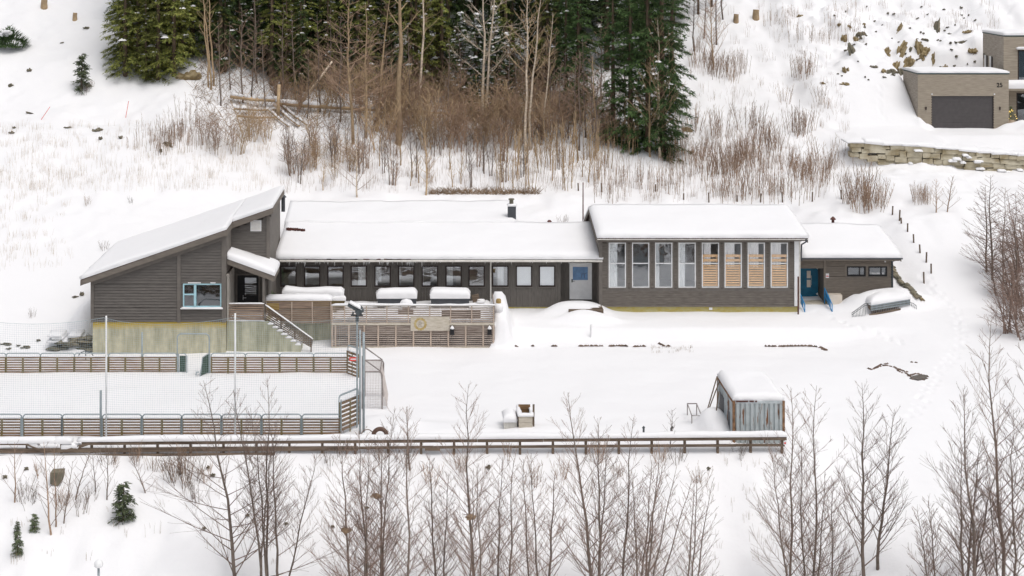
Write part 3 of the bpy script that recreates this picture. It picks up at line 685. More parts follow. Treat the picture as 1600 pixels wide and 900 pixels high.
ye, yr_, yb = 102.3, 107.8, 112.4; e1 = ZZ(372.5,ye); zr = e1+.95; zb = 5.0; xa, xb = 10.2, 23.62
rf = MB(); rf.slab([(xa,ye,e1),(xb,ye,e1),(xb,yr_,zr),(xa,yr_,zr)],.1); rf.slab([(xa,yr_+.003,zr),(xb,yr_+.003,zr),(xb,yb,zb),(xa,yb,zb)],.1); roofH = bp(rf,'roof','maroon')
mb = MB(); mb.box(xa,xb-.05,ye-.04,ye-.003,e1-.16,e1-.01); mb.box(HX0-.1,HX1+.2,ye,YH-.03,e1-.19,e1-.103)
for x in (xa-.05,xb+.003):
    mb.slab([(x,ye-.04,e1-.01),(x+.045,ye-.04,e1-.01),(x+.045,yr_,zr-.01),(x,yr_,zr-.01)],.26); mb.slab([(x,yr_,zr-.012),(x+.045,yr_,zr-.012),(x+.045,yb,zb-.01),(x,yb,zb-.01)],.26)
tag(mb.build('fascia', M['siding_hall'], roofH))
mb = MB(); mb.tube([(xa,ye-.1,e1-.05),(xb,ye-.1,e1-.05)],.03,8); mb.tube([(XX(1249.5,YH),YH-.0,e1-.2),(XX(1249.5,YH),YH-.0,ZZ(432,YH)),(XX(1249,YH),YH-.1,1.2)],.045,8); bp(mb,'gutter','gutter')
mb = MB(); mb.tube([(xb-.1,ye-.12,e1-.02),(xb-.1,ye-.12,e1-.2),(XX(1252,YH+.5),YH+.4,e1-.6),(XX(1250.5,YH+.8),YH+.6,ZZ(404,YH)),(XX(1252,YH+.8),YH+.7,ZZ(410,YH))],.05,8); bp(mb,'drain_pipe','charcoal')
mb = MB(); n = 90
for i in range(n):
    x = xa+.1+(xb-xa-.3)*i/n
    if R.random() < .62: mb.box(x,x+.07,ye-.13,ye-.045,e1+.0,e1+.045)
bp(mb,'corrugated_edge','maroon')
snow_child(roofH,[(((xa-.03,ye-.12,e1+.03),(xb+.05,ye-.12,e1+.03),(xb+.05,yr_,zr),(xa-.03,yr_,zr)),dict(t=.34,edges=(1,1,0,1),r=.35,lip=.5,lump=.035)),
                  (((xa-.03,yr_,zr),(xb+.05,yr_,zr),(xb+.05,yb,zb),(xa-.03,yb,zb)),dict(t=.34,edges=(0,1,1,1),r=.35,lip=.5,lump=.04))])
# ---------------------------------------------------------------- annex
YA = 105.0; AX0, AX1 = XX(1287,YA), XX(1393,YA); ab, at = ZZ(470.5,YA), ZZ(404,YA)
aw = [rect(1323,416,1352.5,431.5,YA),rect(1356.5,416,1386,431.5,YA)]
w = lap_wall(AX0,AX1,ab,at,YA,aw,.16); bp(w,'wall','siding_annex')
mb = MB(); mb.box(AX0,AX0+.1,YA+.13,106.4,ab,at); mb.box(AX1-.1,AX1,YA+.13,110.5,ab-.3,at); bp(mb,'wall','siding_wing')
mb = MB(); mb.box(AX1-.02,AX1+.03,YA-.04,YA+.1,ab,at-.05); bp(mb,'corner_board','teal_trim')
yd = 106.3; dq = rect(1249,414,1278,465,yd); 
w = lap_wall(HX1+.01,AX0-.01,dq[3]+.03,at,YA+.02,(),.16); bp(w,'wall','siding_annex')
mb = MB(); mb.box(dq[1]+.05,AX0,yd,yd+.1,dq[2],at); bp(mb,'wall','black')
mb = MB(); mb.box(dq[0],dq[1],yd-.03,yd+.03,dq[2],dq[3]); dd = bp(mb,'door','petrol','petrol blue door with two narrow panes')
mb = MB()
for a, b in ((423,434.5),(437,448.5)):
    q = rect(1260.5,a,1266.5,b,yd); mb.box(q[0],q[1],yd-.042,yd-.033,q[2],q[3])
mb.build('pane', M['pale_panel'], dd)
mb = MB(); x = XX(1267.2,yd); mb.tube([(x,yd-.11,ZZ(430,yd)),(x,yd-.11,ZZ(445,yd))],.018); mb.tube([(x,yd-.11,ZZ(431,yd)),(x,yd-.03,ZZ(431,yd))],.012); mb.tube([(x,yd-.11,ZZ(444,yd)),(x,yd-.03,ZZ(444,yd))],.012); mb.build('handle', M['steel'], dd)
mb = MB()
for py in (418.5,459): 
    q = P(1276.5,py,yd); mb.add([(q.x-.09,yd-.04,q.z),(q.x+.05,yd-.04,q.z+.1),(q.x+.05,yd-.04,q.z-.1),(q.x-.09,yd-.035,q.z),(q.x+.05,yd-.035,q.z+.1),(q.x+.05,yd-.035,q.z-.1)],[(0,2,1),(3,4,5),(0,1,4,3),(1,2,5,4),(2,0,3,5)])
mb.build('hinge_plate', M['white'], dd)
tq = [ZZ(412.5,YA),ZZ(434,YA)]
mb = MB(); mb.box(XX(1320,YA),XX(1389,YA),YA-.045,YA-.024,aw[0][3]+.01,tq[0]+.02); mb.box(XX(1320,YA),XX(1389,YA),YA-.045,YA-.024,tq[1]-.02,aw[0][2]-.06)
for a, b in ((1320,1322.8),(1352.7,1356.3),(1386.2,1389)): mb.box(XX(a,YA),XX(b,YA),YA-.044,YA-.024,aw[0][2]-.06,aw[0][3]+.01)
mb.box(AX0,AX0+.16,YA-.046,YA-.024,ab,at); bp(mb,'trim_board','siding_annex')
wo = [window(B,*q,YA,M['black'],.09,(q[0]+(q[1]-q[0])*.68,),(),'glass_dark',[('blind',.0,1,.05,1)] if False else None) for q in aw]
mb = MB(); q = aw[1]; rr = random.Random(3)
x = q[0]+.12
for i in range(13):                                # faint white lettering along the pane, illegible in the photograph
    wd = rr.uniform(.035,.075); hh = .12 if i else .19
    if i == 1: x += .05
    if abs(x-(q[0]+(q[1]-q[0])*.68)) > .07 and x < q[1]-.16:
        mb.box(x,x+.02,YA+.026,YA+.032,q[2]+.12,q[2]+.12+hh); mb.box(x+.021,x+wd,YA+.026,YA+.032,q[2]+.12,q[2]+.145+rr.choice((0,.04,.07)))
    x += wd+.02
mb.build('window_lettering', M['white'], wo[1])
room(B,AX0+.15,AX1-.15,YA+.16,YA+4,ab,at-.1)
mb = MB(); mb.box(AX0+.05,AX1-.05,YA+.03,YA+.3,.4,ab-.003); bp(mb,'foundation','yellow_found')
q = rect(1295.5,461,1316,482,104.4); mb = MB(); mb.box(q[0],q[1],104.4,YA-.03,.6,q[3]); bp(mb,'plinth_panel','pale_panel','pale board panel beside the blue stair rail')
mb = MB(); q = rect(1290,427,1295,434,YA); mb.box(q[0],q[1],YA-.06,YA-.047,q[2],q[3]); sg = bp(mb,'notice_sign','white','small white notice with a red band beside the blue door')
mb = MB(); mb.box(q[0]+.02,q[1]-.02,YA-.066,YA-.0605,q[2]+.08,q[2]+.13); mb.box(q[0]+.05,q[1]-.05,YA-.066,YA-.0605,q[2]+.17,q[2]+.19); mb.build('notice_text', M['red'], sg)
mb = MB(); p = P(1382.5,408,YA); mb.box(p.x-.04,p.x+.04,YA-.12,YA-.03,p.z-.05,p.z+.04); bp(mb,'wall_lamp','white')
ye, yr_, yb = 104.2, 109.2, 113; e1 = ZZ(402.5,ye); zr = e1+.98; xa, xb = 23.7, 30.15
rf = MB(); rf.slab([(xa,ye,e1),(xb,ye,e1),(xb,yr_,zr),(xa,yr_,zr)],.12); rf.slab([(xa,yr_+.003,zr),(xb,yr_+.003,zr),(xb,yb,zr-1),(xa,yb,zr-1)],.12); roofA = bp(rf,'roof','maroon')
mb = MB(); mb.box(xa-.5,xb+.03,ye-.04,ye-.003,e1-.2,e1-.02); mb.box(xa-.5,xb-.1,ye,YA-.03,e1-.22,e1-.123); mb.slab([(xb+.003,ye,e1-.02),(xb+.05,ye,e1-.02),(xb+.05,yr_,zr-.02),(xb+.003,yr_,zr-.02)],.24); tag(mb.build('fascia', M['siding_annex'], roofA))
mb = MB(); mb.tube([(xa,ye-.09,e1-.05),(xb+.1,ye-.09,e1-.05)],.05,8); mb.tube([(xb+.05,ye-.09,e1-.05),(AX1+.05,YA-.07,e1-.4),(AX1+.05,YA-.07,ab)],.04,8); bp(mb,'gutter','charcoal')
snow_child(roofA,[(((xa+.0,ye-.1,e1),(xb+.08,ye-.1,e1),(xb+.08,yr_,zr),(xa+.0,yr_,zr)),dict(t=.36,edges=(1,1,0,0),r=.4,lip=.5,lump=.04)),
                  (((xa,yr_,zr),(xb+.08,yr_,zr),(xb+.08,yb,zr-1),(xa,yb,zr-1)),dict(t=.36,edges=(0,1,1,0),r=.4,lip=.5,lump=.04))])
p = P(1301.5,343,109.4); mb = MB(); mb.tube([(p.x,109.4,p.z-.6),(p.x,109.4,p.z)],.1,8); mb.tube([(p.x,109.4,p.z),(p.x,109.4,p.z+.04),(p.x,109.4,p.z+.2)],[.2,.2,.05],8); bp(mb,'vent_pipe','maroon')
# steps with blue rails before the blue door
mb = MB()
x0, x1 = HX1+.12, AX0-.05
for i, (ya, yb_, z) in enumerate(((104.6,106.25,dq[2]-.02),(104.2,104.6,dq[2]-.2),(103.8,104.2,dq[2]-.37))): mb.box(x0,x1,ya,yb_,.2,z)
bp(mb,'entrance_step','board')
for px, name in ((1246.5,''),(1288.5,'')):
    mb = MB(); xa_ = XX(px,104.9); za = ZZ(450,104.9)
    t = [(xa_,104.9,1.0),(xa_,104.9,za),(xa_+.02,103.0,za-.62),(xa_+.02,102.95,.7)]
    mb.tube(t,.035,8); mb.tube([(xa_,104.9,za-.5),(xa_+.02,103.0,za-1.1)],.028,8)
    for k in range(1,5):
        f = k/5; yy = 104.9-1.9*f; mb.tube([(xa_+.01,yy,za-.62*f),(xa_+.01,yy,za-.5-.6*f)],.02,6)
    mb.add([(xa_-.012,104.6,za-.1),(xa_-.012,103.5,za-.46),(xa_-.012,103.5,za-.95),(xa_-.012,104.6,za-.6),(xa_+.012,104.6,za-.1),(xa_+.012,103.5,za-.46),(xa_+.012,103.5,za-.95),(xa_+.012,104.6,za-.6)],[(0,1,2,3),(7,6,5,4),(0,4,5,1),(1,5,6,2),(2,6,7,3),(3,7,4,0)])
    bp(mb,'stair_rail','bright_blue','bright blue steel stair rail')
# flag pole behind the hall's gable
p = P(921.5,320,108); mb = MB(); mb.tube([(p.x,113,ground(p.x,113)-.2),(p.x,113,ZZ(285,113))],[.06,.035],8)
o = mb.build('flag_pole', M['maroon'], None, (p.x,113,ground(p.x,113)), True); tag(o,'thin dark bare pole standing behind the gable of the hall roof','pole')
# ================================================================== concrete stair block with railing
S = thing('concrete_stair', 'mossy concrete entrance landing with snowy steps running down beside it', 'outdoor stair', (-11,97.3,0))
sx0, sx1 = XX(354,97), XX(413,97); lz = ZZ(502,97)
st = [(sx1,lz)]; n = 8; xe, zend = XX(470,97), ZZ(545,97)
for i in range(n): 
    xa = sx1+(xe-sx1)*(i+1)/n; z1_ = lz-(lz-zend)*(i+1)/n
    st += [(xa,st[-1][1]),(xa,z1_)]
mb = MB(); mb.poly_y([(sx0+.02,-.3),(xe,-.3)]+st[::-1]+[(sx0+.02,lz)],97.0,98.5)
mb.box(sx0+.03,sx1,98.503,YE-.01,-.3,lz-.002); mb.build('stair_block', M['concrete2'], S)
mb = MB()
for i in range(n):
    xa, xb = sx1+(xe-sx1)*i/n, sx1+(xe-sx1)*(i+1)/n; z = lz-(lz-zend)*i/n
    if i: snow_patch(mb,(xa-.05,97.0,z),(xb,97.0,z),(xb,98.45,z),(xa-.05,98.45,z),.15,.10,step=.15,lump=.02,seed=3)
snow_patch(mb,(sx0+.05,96.98,lz),(sx1,96.98,lz),(sx1,99.7,lz),(sx0+.05,99.7,lz),.13,.15)
mb.build('step_snow', M['snow'], S, smooth=True)
mb = MB(); W2 = XX(518,99.3); mb.box(XX(440,99.4),W2+.3,99.4,99.7,-.3,ZZ(505,99.4)); mb.build('retaining_wall', M['concrete2'], S)
def slats_x(mb, x0, x1, y, zs, h, t=.03):
    for z in zs: mb.box(x0,x1,y,y+t,z,z+h)
mb = MB(); z0, z1 = ZZ(500.5,96.95), ZZ(475,96.95); k = 7
slats_x(mb, sx0+.05, sx1-.03, 96.95, [z0+.03+(z1-z0)*i/k for i in range(k)], (z1-z0)/k*.66); 
mb.build('screen', M['brown_wood'], S); 
mb = MB(); snow_patch(mb,(sx0+.05,96.92,z1),(sx1,96.92,z1),(sx1,97.05,z1),(sx0+.05,97.05,z1),.06,.06,step=.15)
a, b = Vector((sx1+.05,97.05,ZZ(478,97.05))), Vector((XX(489,97.05),97.05,ZZ(531.5,97.05)))
d = (b-a)
for i in range(1):
    snow_patch(mb,(a.x,96.98,a.z+.05),(b.x,96.98,b.z+.05),(b.x,97.12,b.z+.05),(a.x,97.12,a.z+.05),.09,.07,step=.2)
mb.build('rail_snow', M['snow'], S, smooth=True)
mb = MB()
a2, b2 = Vector((sx1+.05,97.05,ZZ(503,97.05))), Vector((XX(487,97.05),97.05,ZZ(544,97.05)))
for i in range(7): mb.beam(a.lerp(a2,i/6.6), b.lerp(b2,i/6.6), .03, .062)
mb.beam(a+Vector((0,0,.02)), b+Vector((0,0,.02)), .12, .045); mb.build('stair_railing', M['rail_wood'], S)
for f in (.33,.62,.96):
    p = a.lerp(b,f); mb = MB(); mb.box(p.x-.04,p.x+.04,p.y+.018,p.y+.1,p.z-1.05,p.z-.02); mb.build('rail_post', M['olive'] if False else M['rail_wood'], S)

# ================================================================== wooden deck and its slatted screens
D = thing('wooden_deck', 'weathered grey slatted timber deck screen in front of the long wing', 'deck', (-1.5,98.2,0))
yd = 98.0; dx0, dx1 = XX(518,yd), XX(773,yd); dz1 = ZZ(478.5,yd); fl = 1.25
mb = MB(); zs = []; z = .06; rr = random.Random(5)
while z < dz1-.05: zs.append(z); z += .128
segx = [dx0+(dx1-dx0)*i/6 for i in range(7)]
for z in zs:
    for a_, b_ in zip(segx[:-1],segx[1:]):
        e = rr.uniform(-.004,.004); mb.box(a_+.004,b_-.004,yd+rr.uniform(-.004,.004),yd+.028,z+e,z+e+.078)
mb.build('slat_screen', M['grey_wood'], D)
mb = MB()                                           # solid boards behind the slats where the screen is closed
q = rect(690,484,751,497,yd+.1); mb.box(q[0],q[1],yd+.06,yd+.085,q[2],q[3]); q = rect(622,483,646,492,yd+.1); mb.box(q[0],q[1],yd+.06,yd+.085,q[2],q[3])
mb.box(dx0,dx1,yd+.07,yd+.09,.7,fl+.12); mb.build('backing_board', M['brown_wood'], D)
for px in (519,538.5,572.5,604.5,638,671.5,704,737,771): x = XX(px,yd); mb = MB(); mb.box(x-.035,x+.035,yd-.03,yd-.006,fl+.25,dz1); mb.build('upper_batten', M['grey_wood2'], D)
for px in (519,524,545,569,591,618.5,646,673,700.5,727.5,755,771): x = XX(px,yd); mb = MB(); mb.box(x-.05,x+.05,yd-.03,yd-.006,.03,fl+.1); mb.build('lower_batten', M['grey_wood2'], D)
mb = MB(); mb.box(dx0,dx1,yd-.05,yd+.04,-.1,.05); mb.box(dx0,dx1,yd-.034,yd-.004,fl+.11,fl+.25); mb.box(dx0,dx1,yd-.04,yd+.1,dz1,dz1+.05); mb.build('rail_board', M['board'], D)
mb = MB(); mb.box(dx0,dx1,yd+.1,YW-.03,fl-.12,fl); mb.box(-10.6,dx0,99.75,YW-.03,fl-.12,fl-.003); mb.build('floor_boards', M['brown_wood'], D)
mb = MB()
for x in np.linspace(dx0+.3,dx1-.3,7):
    for yy in (98.3,101): mb.box(x-.07,x+.07,yy,yy+.14,-.3,fl-.122)
mb.box(dx0,dx1,101.3,101.4,-.3,fl-.122); mb.build('substructure', M['rail_wood'], D)
mb = MB(); z = .1
while z < dz1-.05: mb.box(dx1-.03,dx1,yd+.05,YW-2.,z,z+.078); z += .128
mb.build('side_screen', M['grey_wood'], D)
# board with a faded ring emblem
mb = MB(); q = rect(641.5,494.5,702.5,516.5,yd); mb.box(q[0],q[1],yd-.055,yd-.031,q[2],q[3]); bo = tag(mb.build('sign_board', M['board'], D),'pale sign board with a faded yellow ring')
mb = MB(); c = P(656.8,506,yd); n = 28
for i in range(n):
    a0, a1 = 2*math.pi*i/n, 2*math.pi*(i+1)/n; ro = .40 if i % 2 else .37; ri = .25
    pt = [(c.x+r_*math.cos(a_)*1., c.z+r_*math.sin(a_)) for r_, a_ in ((ri,a0),(ro,a0),(ro,a1),(ri,a1))]
    mb.poly_y(pt, yd-.062, yd-.0555)
mb.build('ring_emblem', M['yellow_paint'], bo)
mb = MB(); 
for (x0,z0,x1,z1) in ((-.1,-.17,-.08,.14),(-.08,.14,.06,.12),(.06,.12,.08,.02),(.08,.02,-.08,-.03),(-.02,-.04,.12,-.18)): mb.beam((c.x+x0,yd-.059,c.z+z0),(c.x+x1,yd-.059,c.z+z1),.006,.035,(0,1,0))
for k in range(9):
    x = c.x+.75+k*.14; mb.beam((x,yd-.058,c.z-.24+rr.uniform(-.03,.1)),(x+rr.uniform(.0,.1),yd-.058,c.z-.2+rr.uniform(-.03,.14)),.005,.02,(0,1,0))
mb.build('faded_marking', M['faded_ink'], bo)
# upper screen of the raised part by the entrance
yu = 98.7; q = rect(413.5,471,518,505,yu); mb = MB(); z = q[2]
while z < q[3]-.04: mb.box(q[0],q[1],yu,yu+.028,z,z+.078); z += .126
mb.box(q[0],XX(487,yu),yu-.03,yu-.004,ZZ(481,yu),q[3]); mb.build('slat_screen', M['brown_wood'], D)
for px in (416,456,488,517): x = XX(px,yu); mb = MB(); mb.box(x-.04,x+.04,yu-.05,yu-.031,q[2],q[3]-.003); mb.build('upper_batten', M['grey_wood2'], D)
mb = MB(); mb.box(q[0],q[1],yu-.05,yu+.5,q[3],q[3]+.05); mb.box(q[0]+.003,q[0]+.9,yu-.036,yu-.0315,ZZ(484,yu),q[3]-.1); mb.build('ledge_board', M['yellow_wood'], D)
mb = MB(); mb.box(q[0],q[1],yu+.035,yu+.05,q[2]+.05,q[3]-.3); mb.build('backing_board', M['board'], D)
snow_child(D,[((( q[0]-.05,yu-.08,q[3]+.05),(q[1]+.05,yu-.08,q[3]+.05),(q[1]+.05,yu+.75,q[3]+.05),(q[0]-.05,yu+.75,q[3]+.05)),dict(t=.3,r=.3)),
              (((dx0,yd-.06,dz1+.05),(dx1+.05,yd-.06,dz1+.05),(dx1+.05,yd+.14,dz1+.05),(dx0,yd+.14,dz1+.05)),dict(t=.10,r=.1,step=.25)),
              (((dx0,yd+.15,fl),(dx1,yd+.15,fl),(dx1,YW-.05,fl),(dx0,YW-.05,fl)),dict(t=.38,r=.3,lump=.1)),
              (((-10.5,yu+.8,fl),(dx0,yu+.8,fl),(dx0,YW-.05,fl),(-10.5,YW-.05,fl)),dict(t=.42,r=.3,lump=.1))])
# lanterns
for px, lab in ((706.5,'dark hanging lantern with a snow cap beside the faded sign board'),(765,'dark hanging lantern with a snow cap at the end of the deck screen')):
    p = P(px,517.5,yd-.17); L_ = thing('lantern', lab, 'lantern', (p.x,yd-.17,p.z-.2), 'lanterns on the deck screen')
    mb = MB(); mb.box(p.x-.12,p.x+.12,p.y-.12,p.y+.12,p.z-.18,p.z+.14); mb.box(p.x-.14,p.x+.14,p.y-.135,p.y+.135,p.z-.2,p.z-.181); mb.build('body', M['black'], L_)
    mb = MB(); mb.tube([(p.x,p.y,p.z+.14),(p.x,p.y+.14,p.z+.38)],.012,5); mb.build('hook', M['black'], L_)
    mb = MB(); mb.tube([(p.x,p.y,p.z+.142),(p.x,p.y,p.z+.2),(p.x,p.y,p.z+.34)],[.135,.12,.02],10); mb.build('snow_cap', M['snow'], L_, smooth=True)
# covered things on the deck
for (pa,pb,lab) in ((590,650,'low charcoal storage chest under a thick loaf of snow, nearer the entrance'),(673.5,733,'low charcoal storage chest under a thick loaf of snow, nearer the white pipe')):
    y = 101.6; x0, x1 = XX(pa,y), XX(pb,y); zt_ = ZZ(466.5,y)
    T_ = thing('storage_chest', lab, 'chest', ((x0+x1)/2,y+.5,fl), 'storage chests on the deck')
    mb = MB(); mb.box(x0,x1,y,y+1.1,fl-.02,zt_-.1); mb.build('body', M['charcoal'], T_)
    mb = MB(); mb.box(x0-.04,x1+.04,y-.04,y+1.14,zt_-.1,zt_); mb.build('lid', M['charcoal'], T_)
    snow_child(T_,[(((x0-.06,y-.06,zt_),(x1+.06,y-.06,zt_),(x1+.06,y+1.16,zt_),(x0-.06,y+1.16,zt_)),dict(t=.52,r=.38,lip=.5,step=.12,lump=.06))])
y = 101.2; x0, x1 = XX(441,y), XX(536,y); zt_ = ZZ(466,y)
T_ = thing('raised_planter', 'long raised wooden planter buried under a block of snow below the first windows', 'planter', ((x0+x1)/2,y+.4,fl))
mb = MB(); mb.box(x0+.1,x1,y,y+1,fl-.02,zt_); mb.build('box', M['olive'], T_)
snow_child(T_,[(((x0,y-.05,zt_-.02),(x1,y-.05,zt_-.02),(x1,y+1.05,zt_-.02),(x0,y+1.05,zt_-.02)),dict(t=.62,r=.24,lip=.7,step=.15,lump=.05))])
y = 101.0; x0, x1 = XX(519,y), XX(541,y); z1 = ZZ(466,y)
T_ = thing('wooden_stool', 'small wooden stool capped with snow at the end of the raised planter', 'stool', ((x0+x1)/2,y+.3,fl)); z1 -= .1
mb = MB(); mb.box(x0+.1,x0+.2,y-.2,y-.1,fl,z1-.06); mb.box(x1-.2,x1-.1,y-.2,y-.1,fl,z1-.06); mb.box(x0+.05,x1-.05,y-.25,y-.02,z1-.06,z1); mb.build('seat', M['olive'], T_)
snow_child(T_,[(((x0+.03,y-.28,z1),(x1-.02,y-.28,z1),(x1-.02,y-.0,z1),(x0+.03,y-.0,z1)),dict(t=.3,r=.15,step=.08))])
p = P(635,476,100.2); T_ = thing('garden_stool', 'round stool hidden beneath a smooth dome of snow before the chest', 'stool', (p.x,100.2,fl))
mb = MB(); mb.tube([(p.x,100.2,fl-.02),(p.x,100.2,p.z-.05)],.25,12); mb.build('seat', M['grey_wood2'], T_)
mb = MB(); mb.tube([(p.x,100.2,p.z-.06),(p.x,100.2,p.z+.1),(p.x,100.2,p.z+.28),(p.x,100.2,p.z+.36)],[.42,.42,.3,.02],16); mb.build('snow_cap', M['snow'], T_, smooth=True)
p = P(751,471,102.6); T_ = thing('garden_chair', 'small brown garden chair half covered in snow beside the last chest', 'chair', (p.x,102.6,fl))
mb = MB(); z0 = p.z-.1; 
for sx, sy in ((-.2,-.2),(.2,-.2),(-.2,.2),(.2,.2)): mb.tube([(p.x+sx,102.6+sy,fl),(p.x+sx*.9,102.6+sy,z0+.0)],.02,6)
mb.box(p.x-.24,p.x+.24,102.36,102.84,z0,z0+.04); mb.build('seat', M['rail_wood'], T_)
mb = MB(); mb.beam((p.x-.26,102.8,z0+.04),(p.x-.36,102.85,z0+.5),.45,.04,(0,1,0)); mb.tube([(p.x-.3,102.4,z0+.2),(p.x+.28,102.4,z0+.16)],.022,6); mb.build('backrest', M['rail_wood'], T_)
snow_child(T_,[(((p.x-.22,102.37,z0+.04),(p.x+.26,102.37,z0+.04),(p.x+.26,102.85,z0+.04),(p.x-.22,102.85,z0+.04)),dict(t=.25,r=.15,step=.08))])
p = P(779,482,99.3); T_ = thing('wooden_bollard', 'short yellowish wooden bollard ringed with snow at the end of the deck', 'bollard', (p.x,99.3,p.z))
mb = MB(); mb.tube([(p.x,99.3,1.2),(p.x,99.3,ZZ(469,99.3)),(p.x,99.3,ZZ(467,99.3))],[.16,.16,.13],12); mb.build('post', M['yellow_wood'], T_)
mb = MB(); mb.tube([(p.x,99.25,p.z-.2),(p.x,99.25,p.z+.1),(p.x,99.25,p.z+.3),(p.x,99.25,p.z+.34)],[.3,.3,.22,.15],12); mb.build('snow_collar', M['snow'], T_, smooth=True)
p = P(424,472,100.6); T_ = thing('potted_twigs', 'bundle of frosty evergreen twigs in a pot beside the entrance post', 'plant pot', (p.x,100.6,fl))
mb = MB(); mb.tube([(p.x,100.6,fl-.02),(p.x,100.6,fl+.75)],[.2,.26],12); mb.build('pot', M['charcoal'], T_)
mb = MB()
for i in range(34):
    a = R.uniform(0,6.28); l = R.uniform(.5,1.0); s_ = R.uniform(.1,.5); mb.tube([(p.x,100.6,fl+.7),(p.x+math.cos(a)*s_*.5,100.6+math.sin(a)*s_*.5,fl+.7+l*.6),(p.x+math.cos(a)*s_,100.6+math.sin(a)*s_,fl+.7+l)],[.03,.035,.008],4)
mb.build('twigs', M['needle_green'], T_)
T_ = thing('wooden_pallet', 'snow covered wooden pallet under the mound before the cream door', 'pallet', (9.5,101.6,1.0))
q = rect(888.5,483,943,488,101.6); mb = MB()
mb.box(q[0],q[1],101.6,102.6,q[2]-.3,q[2]+.06)
mb.build('pallet_block', M['rail_wood'], T_)
mb = MB()
for y in (101.58,101.95,102.3,102.62): mb.box(q[0],q[1],y,y+.13,q[2]+.06,q[2]+.19)
mb.build('pallet_board', M['rail_wood'], T_)

# ================================================================== ball court
def panel_proto(near):
    t = thing('court_panel', 'slatted court panel', 'barrier panel', (0,0,0))
    w = 1.93
    for x_, a_, b_, c_ in ((-w/2,.045,-.02,.03),(w/2,.045,-.02,.03),(0,.055,-.045,-.018)): mb = MB(); mb.box(x_-a_,x_+a_,b_,c_,-.15,.88); mb.build('stile', M['olive'], t)
    mb = MB(); z = -.03
    for i in range(7): mb.box(-w/2-.03,w/2+.03,-.017,.017,z,z+.084); z += .137
    mb.build('slats', M['slat'], t)
    mb = MB(); r = .16; pts = [(-w/2-.02,.06,-.2),(-w/2-.02,.06,1.08-r)]
    for k in range(1,5): a = math.pi-k*math.pi/8; pts.append((-w/2-.02+r+r*math.cos(a),.06,1.08-r+r*math.sin(a)))
    pts += [(-p_[0],p_[1],p_[2]) for p_ in pts[::-1]]
    mb.tube(pts,.032,8); mb.build('tube_frame', M['steel'], t)
    if near:
        for s_ in (-1,1):
            mb = MB()
            mb.box(s_*(w/2+.02)-.035,s_*(w/2+.02)+.035,-.09,-.055,-.2,.98); 
            for k in range(9): mb.box(s_*(w/2+.02)-.012,s_*(w/2+.02)+.012,-.097,-.0905,.05+k*.1,.09+k*.1)
            mb.build('slotted_post', M['steel'], t)
    mb = MB(); snow_patch(mb,(-w/2+.1,-.02,.888),(w/2-.1,-.02,.888),(w/2-.1,.03,.888),(-w/2+.1,.03,.888),.05,.03,step=.12,lump=.05); mb.build('snow_line', M['snow'], t, smooth=True)
    freeze(t); return t
YN, YF = 80.4, 92.3
pn, pf = panel_proto(True), panel_proto(False); used = set()
nl = [(3,'at the cut-off end of'),(66.5,'second of'),(128,'third of'),(190.5,'fourth of'),(253,'fifth of'),(315,'sixth of'),(377.5,'seventh of'),(440,'eighth of'),(502.5,'last straight panel of')]
for i, (px, w_) in enumerate(nl):
    place(pn,used,(XX(px,YN),YN,0.03),0,(1,1,1),f'slatted court panel with steel posts, {w_} the timber fence row','court panels of the row along the timber fence')
fl_ = [(-18,'outermost'),(36,'second'),(89.5,'third'),(142.5,'fourth'),(196,'fifth'),(249.5,'sixth and beside the gate arch,')]
for px, w_ in fl_:
    if px < 0: px = -17.5
    place(pf,used,(XX(px,YF),YF,.02),0,(1,1,1),f'slatted court panel, {w_} in the gabled block row','court panels of the row below the school building')
for px, w_ in ((356.5,'just beyond the gate arch'),(410,'in front of the foot of the concrete stair'),(463.5,'past the foot of the stair rail'),(516.5,'next to the angled panel with red sign')):
    place(pf,used,(XX(px,YF),YF,.02),0,(1,1,1),f'slatted court panel of the far row, {w_}','court panels of the row below the school building')
o = dup(pn,(XX(546,YN+.5),YN+.75,.28),math.radians(57),(.85,1,1.62),'tall angled slatted corner panel beside the steel net posts','corner panels of the court')
o = dup(pf,(XX(551,YF-.6),YF-.6,.0),math.radians(-50),(.55,1,1.5),'narrow angled slatted corner panel carrying the red sign','corner panels of the court')
p = P(552.5,561,YF-1.3); mb = MB(); mb.box(p.x-.24,p.x+.26,p.y-.02,p.y,p.z-.11,p.z+.11); o = mb.build('warning_sign', M['red'], None, (p.x,p.y,p.z)); tag(o,'small red sign fixed to the narrow corner panel of the court','sign')
mb = MB(); mb.box(p.x-.16,p.x+.18,p.y-.026,p.y-.021,p.z-.03,p.z+.03); mb.build('sign_band', M['white'], o)
